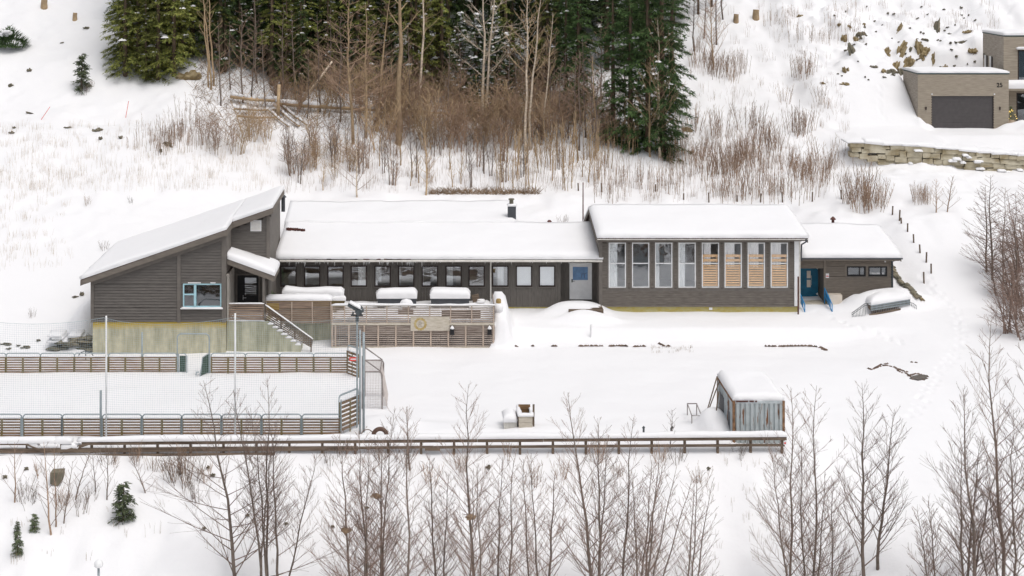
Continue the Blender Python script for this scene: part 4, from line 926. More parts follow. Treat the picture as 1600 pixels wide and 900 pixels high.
# gate arch and its leaves
T_ = thing('gate_arch', 'tall grey tube arch over the gap in the far court row', 'gate arch', (XX(301,YF),YF,0))
x0, x1 = XX(277,YF), XX(327,YF); zt_ = ZZ(521.5,YF); r = .25; pts = [(x0,YF,-.2),(x0,YF,zt_-r)]
for k in range(1,6): a = math.pi-k*math.pi/10; pts.append((x0+r+r*math.cos(a),YF,zt_-r+r*math.sin(a)))
pts += [(x0+x1-p_[0],p_[1],p_[2]) for p_ in pts[::-1]]
mb = MB(); mb.tube(pts,.04,8); mb.build('arch_tube', M['steel'], T_)
mb = MB(); mb.box(x1-.10,x1+.06,YF-.05,YF+.05,-.1,1.1); mb.build('hinge_post', M['steel'], T_)
for (pa,pb,lab,ry) in ((279,292,'dark green gate leaf in a steel frame on the entry side of the arch',0),(316.5,325.5,'dark green gate leaf standing open at the other side of the arch',1)):
    xa, xb = XX(pa,YF), XX(pb,YF); G_ = thing('gate_leaf', lab, 'gate leaf', ((xa+xb)/2,YF,0), 'gate leaves of the court')
    mb = MB(); ya, yb = (YF-.03,YF+.0); 
    if ry: mb.add([(xa,YF-.9,.05),(xb,YF-.05,.05),(xb,YF-.05,1.06),(xa+.12,YF-.75,1.06),(xa+.03,YF-.92,.05),(xb+.03,YF-.07,.05),(xb+.03,YF-.07,1.06),(xa+.15,YF-.77,1.06)],[(0,1,2,3),(7,6,5,4),(0,4,5,1),(1,5,6,2),(2,6,7,3),(3,7,4,0)])
    else: mb.box(xa+.06,xb-.06,ya,yb,.05,.98)
    mb.build('leaf_board', M['green_board'], G_)
    mb = MB()
    if ry: mb.tube([(xa,YF-.93,.02),(xa+.12,YF-.78,1.1),(xb,YF-.06,1.1)],.028,8); mb.tube([(xa-.05,YF-1,.3),(xa-.2,YF-1.0,.3),(xa-.22,YF-1.,.12)],.04,8)
    else: mb.tube([(xa,YF-.015,-.1),(xa,YF-.015,1.1),(xb-.12,YF-.015,1.1),(xb,YF-.015,.95),(xb,YF-.015,-.1)],.035,8)
    mb.build('leaf_frame', M['steel'], G_)
# posts
def post(name, px, py0, Y, r, mat, label, z0=-.2, cat='post', group=None, n=8):
    p = P(px,py0,Y); mb = MB(); mb.tube([(p.x,Y,z0),(p.x,Y,p.z)],r,n); g = max(z0,-.05)
    return tag(mb.build(name, M[mat], None, (p.x,Y,g), True), label, cat, group)
post('net_pole',166,493.5,YN-.14,.045,'white','thin white net pole rising from the near panel row towards the gabled block',cat='net pole',group='white net poles')
post('net_pole',367.5,489.5,YN-.14,.045,'white','thin white net pole in front of the foot of the concrete stair',cat='net pole',group='white net poles')
post('steel_post',157.5,610,YN+.05,.06,'steel','short grey steel post beside the white net pole over the near panels')
post('steel_post',222,519,YF+.1,.05,'steel','tall grey steel post above the far panel row before the concrete plinth')
post('steel_post',568.2,519,YN+.5,.062,'steel','thickest grey steel net post at the court corner by the goal')
post('steel_post',562.5,515.5,YN,.045,'steel','slim grey steel net post at the court corner by the goal')
T_ = thing('flood_light', 'floodlight with a snow covered head on a slim steel pole at the court corner', 'floodlight', (XX(558,81.5),81.5,0))
x = XX(558,81.5); zt_ = ZZ(493,81.5); mb = MB(); mb.tube([(x,81.5,-.2),(x,81.5,zt_)],.045,8); mb.build('pole', M['steel'], T_)
mb = MB(); mb.box(x-.32,x+.3,81.46,81.54,zt_-.02,zt_+.04); mb.tube([(x,81.5,zt_-.3),(x,81.5,zt_+.0)],.085,8); mb.tube([(x-.22,81.5,zt_+.04),(x-.2,81.5,zt_+.2)],.04,6); mb.tube([(x+.2,81.5,zt_+.04),(x+.2,81.5,zt_+.2)],.04,6); mb.build('bracket', M['darksteel'], T_)
mb = MB(); p0, p1 = P(544,475.5,81.4), P(563,486,81.4); mb.beam(p0,p1,.40,.13,(.45,0,.9)); mb.beam(p1+Vector((-.2,0,-.1)),p1+Vector((.12,0,.12)),.46,.25); mb.build('lamp_head', M['darksteel'], T_)
snow_child(T_,[(((p0.x+.1,81.2,p0.z+.06),(p1.x+.05,81.2,p1.z+.08),(p1.x+.05,81.62,p1.z+.08),(p0.x+.1,81.62,p0.z+.06)),dict(t=.16,r=.15,step=.06))])
# net along the near side: real cords, sagging between the poles
def netting(mb, x0, x1, y, z0, ztop, cell, r):
    nx = int((x1-x0)/cell); nz = int((ztop(x0)-z0)/cell)
    for i in range(nx+1):
        x = x0+(x1-x0)*i/nx; zt = ztop(x); mb.tube([(x+.03*math.sin(k*1.1+i*.13),y+.04*math.sin(k*.9+i*.05),z0+(zt-z0)*k/6) for k in range(7)], r, 3, False)
    for j in range(nz+1):
        f = j/nz; n = max(6,int((x1-x0)/.9))
        mb.tube([(x0+(x1-x0)*k/n,y+.04*math.sin(k*.7+j*.1),z0+(ztop(x0+(x1-x0)*k/n)-z0)*f) for k in range(n+1)], r if j < nz else r*2.4, 3, False)
pole_x = [XX(-36,YN),XX(166,YN),XX(367.5,YN),XX(563,YN)]
def ztop(x):
    for a, b in zip(pole_x[:-1],pole_x[1:]):
        if a-.01 <= x <= b+.01: t = (x-a)/(b-a); return 5.95+.1*t-.3*4*t*(1-t)*(1 if b < -5 else .6)
    return 5.9
mb = MB(); netting(mb,pole_x[0],pole_x[-1]-.05,YN-.2,.35,ztop,.112,.0037)
o = mb.build('ball_net', M['net'], None, (pole_x[1],YN-.2,.35)); tag(o,'fine grey ball net hung between the white poles along the court','net')
# goal cage
T_ = thing('goal_cage', 'grey tube goal cage with sagging net behind the court corner posts', 'goal', (-3.4,86.2,0))
ya, yb, gx0, gx1 = 85.06, 87.4, XX(568,85.06)-.05, XX(597,85.06)
mb = MB()
for y in (ya,yb):
    mb.tube([(gx0,y,-.1),(gx0,y,2.85)],.05,8); mb.tube([(gx0,y,2.0),(gx1-.16,y,2.0),(gx1-.05,y,1.95),(gx1,y,1.84),(gx1,y,-.05)],.04,8); mb.tube([(gx0,y,2.72),(gx1-.06,y,2.02)],.035,8)
mb.tube([(gx1-.1,ya,2.0),(gx1-.1,yb,2.0)],.035,8); mb.tube([(gx0,ya,2.0),(gx0,yb,2.0)],.04,8); mb.build('frame', M['greysteel'], T_)
mb = MB()
def quadnet(a,b,c,d,cell,r):
    a,b,c,d = map(Vector,(a,b,c,d)); n = max(2,int((b-a).length/cell)); m = max(2,int((d-a).length/cell))
    for i in range(n+1): f = i/n; mb.tube([tuple(a.lerp(b,f).lerp(d.lerp(c,f),k/4)) for k in range(5)],r,3,False)
    for j in range(m+1): f = j/m; mb.tube([tuple(a.lerp(d,f)),tuple(b.lerp(c,f))],r,3,False)
quadnet((gx0,ya,.1),(gx1,ya,.1),(gx1-.05,ya,1.98),(gx0,ya,1.98),.085,.006); quadnet((gx0,yb,.1),(gx1,yb,.1),(gx1-.05,yb,1.98),(gx0,yb,1.98),.085,.006)
quadnet((gx1+.25,ya-.05,.15),(gx1+.25,yb,.15),(gx1-.1,yb,1.95),(gx1-.1,ya,1.95),.085,.006); quadnet((gx0,ya,2.0),(gx1-.1,ya,2.0),(gx1-.1,yb,2.0),(gx0,yb,2.0),.085,.006)
quadnet((gx1,ya,.2),(gx1+.26,ya-.05,.2),(gx1,ya,1.6),(gx1-.02,ya,1.6),.03,.006)
mb.build('goal_net', M['net2'], T_)
# hoop and tyres
T_ = thing('metal_hoop', 'thin steel climbing hoop half buried before the dry stone wall', 'hoop', (XX(134,95),95,0))
c = P(134,557,95); mb = MB(); mb.tube([(c.x+.44*math.cos(a),95,c.z-.05+.36*math.sin(a)) for a in np.linspace(-.2,math.pi+.2,15)],.028,6); mb.tube([(c.x,95,c.z-.2),(c.x,95,c.z+.34)],.03,6); mb.build('hoop_tube', M['darksteel'], T_)
for px, py, ro, rt, lab, mat in ((594,683,.33,.11,'rust brown tyre standing half buried near the court corner','tyre'),(574,683,.30,.022,'thin brown hoop standing in the snow beside the half buried tyre','tyre')):
    c = G(px,py-1); c.z -= .03; mb = MB(); mb.tube([(c.x+ro*math.cos(a),c.y,c.z+.08+ro*math.sin(a)) for a in np.linspace(-.35,math.pi+.35,25)],rt,10)
    tag(mb.build('tyre' if rt > .05 else 'hoop', M[mat], None, tuple(c), True), lab, 'tyre' if rt > .05 else 'hoop')

# ================================================================== timber rail fence along the bank
YFN = 78.45; Tf = thing('timber_fence', 'long weathered two-rail timber fence with a snow cap along the top of the bank', 'fence', (0,YFN,-.4))
fx = lambda px: XX(px,YFN)
ztr = lambda px: ZZ(692.5-(px-100)*.0073,YFN)     # underside line of the top rail runs very slightly up to the container
rr = random.Random(11)
px = 128.
while px < 1228:
    mb = MB(); n_ = min(px+103,1229); a = Vector((fx(px),YFN-.05,ztr(px))); b = Vector((fx(n_)-.01,YFN-.05,ztr(n_)+rr.uniform(-.012,.012))); mb.beam(a,b,.07,.155); px = n_; mb.build('top_rail', M['rail_wood'], Tf)
a = Vector((fx(-30),YFN-.05,ztr(0)+.02)); b = Vector((fx(44),YFN-.05,ztr(40)+.0)); mb = MB(); mb.beam(a,b,.07,.13); mb.build('top_rail', M['rail_wood'], Tf)
mb = MB(); mb.beam((fx(103),YFN-.09,ztr(100)-.36),(fx(142),YFN-.09,ztr(140)+.03),.06,.14); tag(mb.build('top_rail', M['rail_wood'], Tf),'broken rail hanging down at the gap'); mb = MB(); mb.beam((fx(42),YFN-.09,ztr(40)+.0),(fx(71),YFN-.12,ztr(70)-.42),.06,.08)
mb.build('top_rail', M['rail_wood'], Tf)
px = -30.
while px < 1225:
    mb = MB(); n_ = min(px+118,1226); hh = .21 if px < 540 else .12; oz = -.33 if px < 540 else -.32
    mb.beam((fx(px),YFN-.05,ztr(px)+oz),(fx(n_)-.01,YFN-.05,ztr(n_)+oz+rr.uniform(-.015,.015)),.07,hh); px = n_; mb.build('lower_rail', M['rail_wood'], Tf)
q0, q1 = fx(664), fx(688); mb = MB(); mb.box(q0,q1,YFN-.1,YFN-.087,ztr(670)-.47,ztr(670)-.28); mb.build('patch_board', M['rail_wood'], Tf)
mb = MB(); mb.beam((fx(-30),YFN-.06,ztr(0)-.62),(fx(430),YFN-.06,ztr(430)-.60),.1,.16); mb.build('ground_beam', M['rail_wood'], Tf)
px = 143.
while px < 1236:
    mb = MB(); x = fx(min(px,1222)); mb.box(x-.06,x+.06,YFN-.012,YFN+.11,-1.0,ztr(px)+.12); mb.build('post', M['rail_wood'], Tf); px += 51.5
for px in (-10,42,96): mb = MB(); x = fx(px); mb.box(x-.06,x+.06,YFN-.012,YFN+.11,-1.0,ztr(px)+.0); mb.build('post', M['rail_wood'], Tf)
mb = MB(); zt_ = lambda px: ztr(px)+.08
snow_patch(mb,(fx(121),YFN-.12,zt_(121)),(fx(1230),YFN-.12,zt_(1230)),(fx(1230),YFN+.3,zt_(1230)),(fx(121),YFN+.3,zt_(121)),.21,.14,step=.25,lump=.05,jit=.03)
snow_patch(mb,(fx(-30),YFN-.12,zt_(0)-.06),(fx(88),YFN-.12,zt_(80)-.06),(fx(88),YFN+.3,zt_(80)-.06),(fx(-30),YFN+.3,zt_(0)-.06),.25,.16,step=.2,lump=.06)
for a_, b_, dz in ((85,112,-.1),(96,122,-.35),(44,60,-.25)): snow_patch(mb,(fx(a_),YFN-.1,zt_(a_)+dz),(fx(b_),YFN-.1,zt_(b_)+dz),(fx(b_),YFN+.3,zt_(b_)+dz),(fx(a_),YFN+.3,zt_(a_)+dz),.3,.25,step=.12,lump=.12)
mb.build('snow_cap', M['snow'], Tf, smooth=True)
mb = MB(); q = rect(1223.5,687.5,1228,694,YFN); mb.box(q[0],q[1],YFN-.13,YFN-.11,q[2],q[3]); o = mb.build('marker_sign', M['white'], Tf)
mb = MB(); mb.box(q[0]+.03,q[1]-.03,YFN-.137,YFN-.131,q[2]+.05,q[3]-.07); mb.build('sign_symbol', M['red'], Tf)

# ================================================================== container, crates and small things in the yard
YC0, YC1 = 79.35, 83.9; kx0, kx1 = XX(1145,YC0), XX(1226.5,YC0); kz0, kz1 = -.32, ZZ(627,YC0)
K = thing('shipping_container', 'rusty pale blue shipping container with a thick slab of snow on its roof', 'container', ((kx0+kx1)/2,(YC0+YC1)/2,0))
mb = MB(); n = 10; pts = []
for i in range(n):                                     # corrugated end
    xa = kx0+.1+(kx1-kx0-.2)*i/n; w_ = (kx1-kx0-.2)/n
    pts += [(xa,YC0+.085),(xa+w_*.26,YC0+.085),(xa+w_*.34,YC0+.02),(xa+w_*.92,YC0+.02)]
pts.append((kx1-.1,YC0+.085))
for (xa,ya),(xb,yb) in zip(pts[:-1],pts[1:]): mb.add([(xa,ya,kz0+.1),(xb,yb,kz0+.1),(xb,yb,kz1-.12),(xa,ya,kz1-.12)],[(0,1,2,3)])
mb.box(kx0+.1,kx1-.1,YC0+.09,YC0+.11,kz0+.1,kz1-.12); mb.build('end_wall', M['paint_cont'], K)
mb = MB(); mb.box(kx0+.02,kx0+.06,YC0+.12,YC1-.1,kz0+.1,kz1-.1); mb.box(kx1-.06,kx1-.02,YC0+.12,YC1-.1,kz0+.1,kz1-.1); mb.box(kx0,kx1,YC1-.06,YC1-.02,kz0,kz1-.05)
for i in range(26): y = YC0+.2+i*(YC1-YC0-.4)/26; mb.box(kx0,kx0+.018,y,y+.09,kz0+.12,kz1-.12)
mb.build('side_wall', M['paint_cont2'], K)
mb = MB()
for x in (kx0,kx1-.12): mb.box(x,x+.12,YC0,YC0+.118,kz0,kz1); mb.box(x,x+.12,YC1-.118,YC1,kz0,kz1)
mb.box(kx0+.121,kx1-.121,YC0+.01,YC0+.1,kz0,kz0+.098); mb.box(kx0-.004,kx0+.09,YC0+.12,YC1-.12,kz1-.098,kz1-.005); mb.box(kx1-.09,kx1+.004,YC0+.12,YC1-.12,kz1-.098,kz1-.005)
mb.build('corner_post', M['rust'], K)
mb = MB(); mb.box(kx0+.121,kx1-.121,YC0+.012,YC0+.1,kz1-.118,kz1-.02); mb.box(kx0+.09,kx1-.09,YC0+.05,YC1-.05,kz1-.03,kz1-.001); mb.build('roof', M['paint_cont2'], K)
for ya_, yb_, za_, zb_ in ((81.8,83.0,.35,1.55),(80.1,80.6,.1,1.3)): mb = MB(); mb.box(kx0-.012,kx0+.0,ya_,yb_,za_,zb_); mb.build('side_hatch', M['charcoal'], K)
mb = MB()
for a_, b_ in ((1150,1169),(1171,1178),(1180,1183)): mb.box(XX(a_,YC0),XX(b_,YC0),YC0-.012,YC0+.009,kz1-.04,kz1+.03)
mb.build('torn_edge', M['maroon'], K)
snow_child(K,[(((kx0+.02,YC0+.06,kz1),(kx1-.04,YC0+.06,kz1),(kx1-.04,YC1+.02,kz1),(kx0+.02,YC1+.02,kz1)),dict(t=.34,r=.36,lip=.35,step=.14,lump=.05))])
snow_p = [(1120.5,588,1103.5,641,83.4,'longer weathered plank leaning against the container side'),(1124,596,1106.5,643,83.1,'shorter weathered plank leaning beside the longer one at the container'),(1123,612,1118.5,641,82.3,'dark short board leaning upright at the container hatch')]
for xa,ya,xb,yb,Y_,lab in snow_p:
    a = P(xa,ya,Y_); b = P(xb,yb,Y_-.7); b.z = ground(b.x,b.y)-.15; mb = MB(); mb.beam(b,a,.13,.05,(1,0,0)); tag(mb.build('leaning_plank', M['rail_wood'], None, tuple(b)), lab, 'plank', 'planks leaning on the container')
T_ = thing('steel_rack', 'bare brown steel rack sunk in snow beside the container', 'rack', tuple(G(1085,650)))
Yb = 82.6; q = [P(1074,636,Yb+1.),P(1089,636.5,Yb+1.),P(1096,652,Yb),P(1081,650.5,Yb)]
for k in q: k.z = .62
q = [Vector((XX(1074,84.0),84.0,.62)),Vector((XX(1088.5,84.0),84.0,.62)),Vector((XX(1096,82.0),82.0,.58)),Vector((XX(1081,82.0),82.0,.58))]
mb = MB(); mb.tube([tuple(k) for k in q]+[tuple(q[0])],.03,6); mb.build('top_frame', M['greysteel'], T_)
for k in q: mb = MB(); mb.tube([tuple(k),(k.x,k.y,-.1)],.025,6); mb.build('leg', M['greysteel'], T_)
T_ = thing('compost_bin', 'open topped grey wooden plank bin standing in the snowy yard', 'wooden bin', (XX(822,81.2),81.6,0))
x0, x1 = XX(810.5,81.2), XX(832,81.2); ya, yb = 81.2, 82.5; z1 = ZZ(651,81.2)
mb = MB(); k = 3
for i in range(k): mb.box(x0,x1,ya,ya+.04,-.1+(z1+.1)*i/k,-.1+(z1+.1)*(i+1)/k-.012)
mb.build('front_panel', M['board'], T_)
mb = MB(); mb.box(x0,x0+.04,ya+.042,yb-.042,-.1,z1); mb.box(x1-.04,x1,ya+.042,yb-.042,-.1,z1); mb.box(x0,x1,yb-.04,yb,-.1,z1+.02)
for i in range(4): mb.box(x0+.045,x1-.045,yb-.06,yb-.042,.05+.25*i,.28+.25*i)
mb.build('side_panel', M['slat'], T_)
mb = MB(); mb.beam((x1+.07,ya+.45,.0),(x1+.09,ya+.5,1.25),.1,.05); mb.beam((x1+.06,ya+.15,.0),(x1+.07,ya+.15,.5),.09,.05); mb.build('stake', M['rail_wood'], T_)
mb = MB()
snow_patch(mb,(x0-.05,ya-.03,z1),(x1+.05,ya-.03,z1),(x1+.05,ya+.3,z1),(x0-.05,ya+.3,z1),.16,.12,step=.08); snow_patch(mb,(x0-.06,ya+.31,z1),(x0+.13,ya+.31,z1),(x0+.13,yb,z1),(x0-.06,yb,z1),.16,.1,step=.08); snow_patch(mb,(x1-.1,ya+.31,z1),(x1+.06,ya+.31,z1),(x1+.06,yb,z1),(x1-.1,yb,z1),.16,.1,step=.08); snow_patch(mb,(x0-.06,yb+.01,z1),(x1+.06,yb+.01,z1),(x1+.06,yb+.3,z1),(x0-.06,yb+.3,z1),.2,.15,step=.08)
mb.build('snow_cover', M['snow'], T_, smooth=True)
T_ = thing('slatted_crate', 'white slatted crate heaped with snow beside the open plank bin', 'crate', (XX(798,81.4),81.7,0))
x0, x1 = XX(787.5,81.4), XX(808,81.4); z1 = ZZ(660,81.4); mb = MB()
for i in range(12): x = x0+(x1-x0)*i/12; mb.box(x,x+.04,81.4,81.43,-.1,z1)
mb.build('slats', M['gutter'], T_)
mb = MB(); mb.box(x0,x1,81.44,82.6,-.1,z1); mb.build('body', M['gutter'], T_)
snow_child(T_,[(((x0-.03,81.36,z1),(x1,81.36,z1),(x1,82.65,z1),(x0-.03,82.65,z1)),dict(t=.42,r=.35,step=.1,lump=.03))])
def stick(px, py0, py1, r, mat, name, label, cat, group=None, top=None):
    g = G(px,py1); z1 = ZZ(py0,g.y); mb = MB(); mb.tube([(g.x,g.y,g.z-.3),(g.x+R.uniform(-.03,.03),g.y,z1)],r,6)
    if top: mb.tube([(g.x-.02,g.y,z1-.02),(g.x+.06,g.y,z1+.08)],.06,6)
    return tag(mb.build(name, M[mat], None, tuple(g)), label, cat, group)
stick(923,507,526.5,.055,'white','marker_post','short white marker post in the snow before the cream door','post')
for px, w_ in ((1005,'left'),(1049.5,'right')): stick(px,669,684,.05,'darksteel','fence_stub',f'short dark steel stub with a cap behind the timber rails, {w_} one of two','post','steel stubs behind the timber rails',1)
# post with red top beside the white corner board of the hall
p = P(1244,432,102.6); mb = MB(); mb.tube([(p.x+.12,102.55,.9),(p.x+.12,102.55,p.z)],.05,6); tag(mb.build('iron_post', M['maroon'], None, (p.x,102.6,.9)),'slim dark red iron post against the white corner board of the hall','post')
# grill-like ramp with railings beside the annex
T_ = thing('access_ramp', 'snow heaped grey access ramp with thin railings in front of the annex', 'ramp', (29.0,102.6,.9))
q0, q1 = P(1360.5,478,102.3), P(1422,468,102.9); up = Vector((0,0,1)); mb = MB()
back = Vector((0,1.6,0))
for f in (0,.13,.28): mb.beam(q0+Vector((0,-.02,-f)),q1+Vector((0,-.02,-f)),.04,.06)
for i in range(30): c = q0.lerp(q1,i/29.5); mb.box(c.x,c.x+.03,c.y-.06,c.y-.042,c.z-.3,c.z+.04)
mb.build('side_grille', M['steel'], T_)
mb = MB(); mb.slab([q0+Vector((0,.01,0)),q1+Vector((0,.01,0)),q1+back,q0+back],.3); mb.slab([q0+Vector((.1,.5,-.31)),q1+Vector((-.3,.5,-.31)),q1+back+Vector((-.3,0,-.31)),q0+back+Vector((.1,0,-.31))],.7); mb.build('ramp_deck', M['rail_wood'], T_)
mb = MB()
for i in range(16): c = q0.lerp(q1,.03+.66*i/15); mb.box(c.x,c.x+.035,c.y+.02,c.y+.06,c.z-.62,c.z-.3)
a0, a1 = q0+Vector((-.1,-.05,-.57)), q0.lerp(q1,.75)+Vector((0,-.05,-.5)); mb.beam(a0,a1,.06,.12); mb.build('lower_bars', M['rail_wood'], T_)
mb = MB()
pts = [P(1331,489,101.9),P(1351,474.5,102.1),P(1361,473.5,102.2)]
for dz in (0,-.12): mb.tube([tuple(p_+Vector((0,0,dz))) for p_ in pts],.02,6)
for i in range(10):
    f = i/9; c = pts[0].lerp(pts[1],f); mb.tube([tuple(c),(c.x+.06,c.y,max(.75,c.z-.75))],.013,5)
pts = [P(1419,472,103),P(1427,474,102.9),P(1432,478,102.8)]; mb.tube([tuple(p_) for p_ in pts],.02,6)
for i in range(6): c = pts[0].lerp(pts[2],i/5); mb.tube([tuple(c),(c.x,c.y,c.z-.5)],.013,5)
mb.build('hand_railing', M['darksteel'], T_)
snow_child(T_,[((q0+Vector((-.05,-.05,.03)),q1+Vector((.0,-.05,.03)),q1+back+Vector((0,.2,0)),q0+back+Vector((-.05,.2,0))),dict(t=.62,r=1.1,lip=.16,step=.13,lump=.12))])
mb = MB()
for dz in (0,.09,.18): mb.beam(P(1424,463.5,103.6)+Vector((0,0,dz)),P(1429,463,103.6)+Vector((0,0,dz)),.05,.05)
tag(mb.build('stacked_battens', M['rail_wood'], None, tuple(P(1427,466,103.6))),'short dark battens poking out of the snow behind the ramp','battens')

# ================================================================== ground features
def blotch(mb, pts_px, hgt=.03, w=.12):
    """low ragged strip of bare ground along picture points, laid on the snow surface"""
    P3 = [G(*p) for p in pts_px]
    for a, b in zip(P3[:-1],P3[1:]):
        n = max(2,int((b-a).length/.12))
        for i in range(n):
            c = a.lerp(b,(i+R.random())/n); s_ = R.uniform(.5,1.2)*w
            e = Vector((R.uniform(.8,1.6)*s_,R.uniform(.5,1.)*s_,0)); g = ground(c.x,c.y)
            k = 7; vs = [(c.x,c.y,g+hgt*1.5)]+[(c.x+e.x*math.cos(t)*R.uniform(.7,1.2),c.y+e.y*math.sin(t)*R.uniform(.7,1.2),g-.02+hgt*.4) for t in [2*math.pi*j/k for j in range(k)]]
            mb.add(vs,[(0,1+j,1+(j+1)%k) for j in range(k)])
mb = MB()
for run in ([(804,541.5),(807,541.5)],[(831,541),(834,541)],[(862,541),(868,541)],[(905,541),(941,541)],[(952,541),(981,541)],[(990,542),(1008,541)],[(1030,537),(1037,541)],[(1042,541),(1046,541)],[(1196,541),(1240,541),(1268,541),(1282,543),(1291,548)]): blotch(mb,run,.07,.13)
o = mb.build('soil', M['soil'], None); tag(o,'bare brown soil along the foot of the snowy terrace bank',None,kind='structure')
mb = MB(); 
for run in ([(1355,575),(1362,578),(1372,573),(1385,571),(1400,575),(1412,580)],[(1366,576),(1376,570),(1388,568)],[(1396,573),(1404,578),(1420,582)],[(1414,582),(1424,590),(1432,594)],[(1420,587),(1432,584),(1446,587),(1452,590)],[(1425,593),(1440,594),(1448,592)],[(1424,566),(1434,567)],[(1402,579),(1410,583)]): blotch(mb,run,.05,.1)
o = mb.build('wet_ground', M['soil'], None); tag(o,'wet dark ground round the meltwater pool',None,kind='structure')
mb = MB(); c = [G(*p) for p in ((1421,592),(1434,595),(1447,593),(1450,588),(1438,586),(1426,588))]; z = max(k.z for k in c)+.03
mb.add([(k.x,k.y,z) for k in c]+[(k.x,k.y,z-.3) for k in c],[(0,1,2,3,4,5)]+[(i,i+6,(i+1)%6+6,(i+1)%6) for i in range(6)]); o = mb.build('water', M['water'], None); tag(o,'dark meltwater pool in the snowy yard',None,kind='structure')
# ================================================================== house number 25 with its garage
YG = 135.0; HB = thing('modern_house', 'flat roofed taupe clad modern house with a garage marked 25', 'house', (45,135,9))
g0, g1 = XX(1434,YG), XX(1576,YG); gb, gt = 9.0, ZZ(116,YG)
gd = rect(1456,150,1552,200.5,YG); gd = (gd[0],gd[1],gb,gd[3])
w = lap_wall(g0,g1,gb,gt,YG,[gd],.14); tag(w.build('wall', M['house_clad'], HB))
def side_lap(x, y0, y1, z0, z1, board=.14, mat='house_side'):
    mb = MB(); z = z0
    while z < z1-.01:
        b = min(z+board,z1); mb.add([(x-.02,y0,z+.004),(x-.003,y0,b),(x+.1,y0,b),(x+.1,y0,z+.004),(x-.02,y1,z+.004),(x-.003,y1,b),(x+.1,y1,b),(x+.1,y1,z+.004)],[(3,2,1,0),(4,5,6,7),(0,1,5,4),(1,2,6,5),(2,3,7,6),(3,0,4,7)]); z = b
    return mb
side_lap(g0,YG+.005,139.2,gb,gt).build('wall', M['house_side'], HB)
mb = MB(); mb.box(g1-.1,g1,YG+.13,138,gb,gt); mb.box(g0+.1,g1,139.2,139.3,gb,gt); mb.build('wall', M['house_clad'], HB)
mb = MB(); mb.box(gd[0],gd[1],YG+.1,YG+.14,gb,gd[3]); dd = mb.build('garage_door', M['garage_door'], HB)
mb = MB(); n = 11
for i in range(n): z = gb+.02+(gd[3]-gb-.02)*i/n; mb.box(gd[0]+.005,gd[1]-.005,YG+.075,YG+.098,z+.008,z+(gd[3]-gb)/n-.012)
mb.build('door_slat', M['garage_door'], dd)
mb = MB(); f = .06
mb.box(gd[0]-f,gd[0],YG-.03,YG+.12,gb,gd[3]+f); mb.box(gd[1],gd[1]+f,YG-.03,YG+.12,gb,gd[3]+f); mb.box(gd[0],gd[1],YG-.03,YG+.12,gd[3],gd[3]+f); mb.build('door_frame', M['dark_frame'], HB)
mb = MB(); mb.box(g0-.05,g1+.05,YG-.05,139.35,gt,gt+.1); rg = mb.build('roof', M['teal_trim'], HB)
snow_child(rg,[(((g0-.05,YG-.06,gt+.1),(g1+.06,YG-.06,gt+.1),(g1+.06,139.35,gt+.1),(g0-.05,139.35,gt+.1)),dict(t=.2,r=.2,lip=.7,lump=.02))])
for px, pl in ((1446.5,169),(1562,169)):
    p = P(px,pl,YG); mb = MB(); mb.tube([(p.x,YG-.1,p.z-.13),(p.x,YG-.1,p.z+.13)],.06,8); mb.box(p.x-.02,p.x+.02,YG-.1,YG-.02,p.z-.03,p.z+.03); mb.build('wall_lamp', M['dark_frame'], HB)
for px, py in ((1456,147),(1553.5,147)):
    p = P(px,py,YG); mb = MB(); mb.box(p.x-.05,p.x+.05,YG-.08,YG-.025,p.z-.05,p.z+.05); mb.build('alarm_box', M['white'], HB)
cv = bpy.data.curves.new('house_number','FONT'); cv.body = '25'; cv.size = .52; cv.extrude = .015; cv.align_x = 'CENTER'
to = bpy.data.objects.new('tmp',cv); C.objects.link(to); bpy.context.view_layer.update()
me = bpy.data.meshes.new_from_object(to.evaluated_get(bpy.context.evaluated_depsgraph_get())); bpy.data.objects.remove(to)
me.transform(Matrix.Rotation(math.pi/2,4,'X')); me.materials.clear(); me.materials.append(M['black'])
p = P(1562,136,YG-.05); me.transform(Matrix.Translation(p-Vector(WL[HB.name])))
o = bpy.data.objects.new('house_number',me); C.objects.link(o); o.parent = HB
# two-storey part behind
YU = 138.0; u0 = XX(1568,YU); ut = ZZ(57,YU); u1 = 62.
uw = rect(1590,78,1640,131,YU); gw = rect(1588,145,1640,189,YU); gw = (gw[0],gw[1],8.95,gw[3])
w = lap_wall(u0,u1,8.9,ut,YU,[uw,gw],.14); w.build('wall', M['house_clad'], HB)
side_lap(u0,YU+.005,143.2,10.5,ut).build('wall', M['house_side'], HB)
mb = MB(); mb.box(u0+.1,u1,143.1,143.2,8.9,ut); mb.build('wall', M['house_clad'], HB)
mb = MB(); mb.box(u0-.05,u1,YU-.05,143.25,ut,ut+.1); ru = mb.build('roof', M['teal_trim'], HB)
snow_child(ru,[(((u0-.05,YU-.06,ut+.1),(u1,YU-.06,ut+.1),(u1,143.25,ut+.1),(u0-.05,143.25,ut+.1)),dict(t=.26,r=.2,lip=.7,lump=.02))])
window(HB,*uw,YU,M['dark_frame'],.1,(uw[0]+1.7,),(),'glass_dark',[('green',0,.25,0,1)],False)
window(HB,*gw,YU,M['dark_frame'],.1,(gw[0]+1.4,),(),'glass_dark',None,False)
room(HB,u0+.3,u1-.3,YU+.17,YU+4.5,8.95,12.4); room(HB,u0+.3,u1-.3,YU+.17,YU+4.5,13.0,ut-.2)
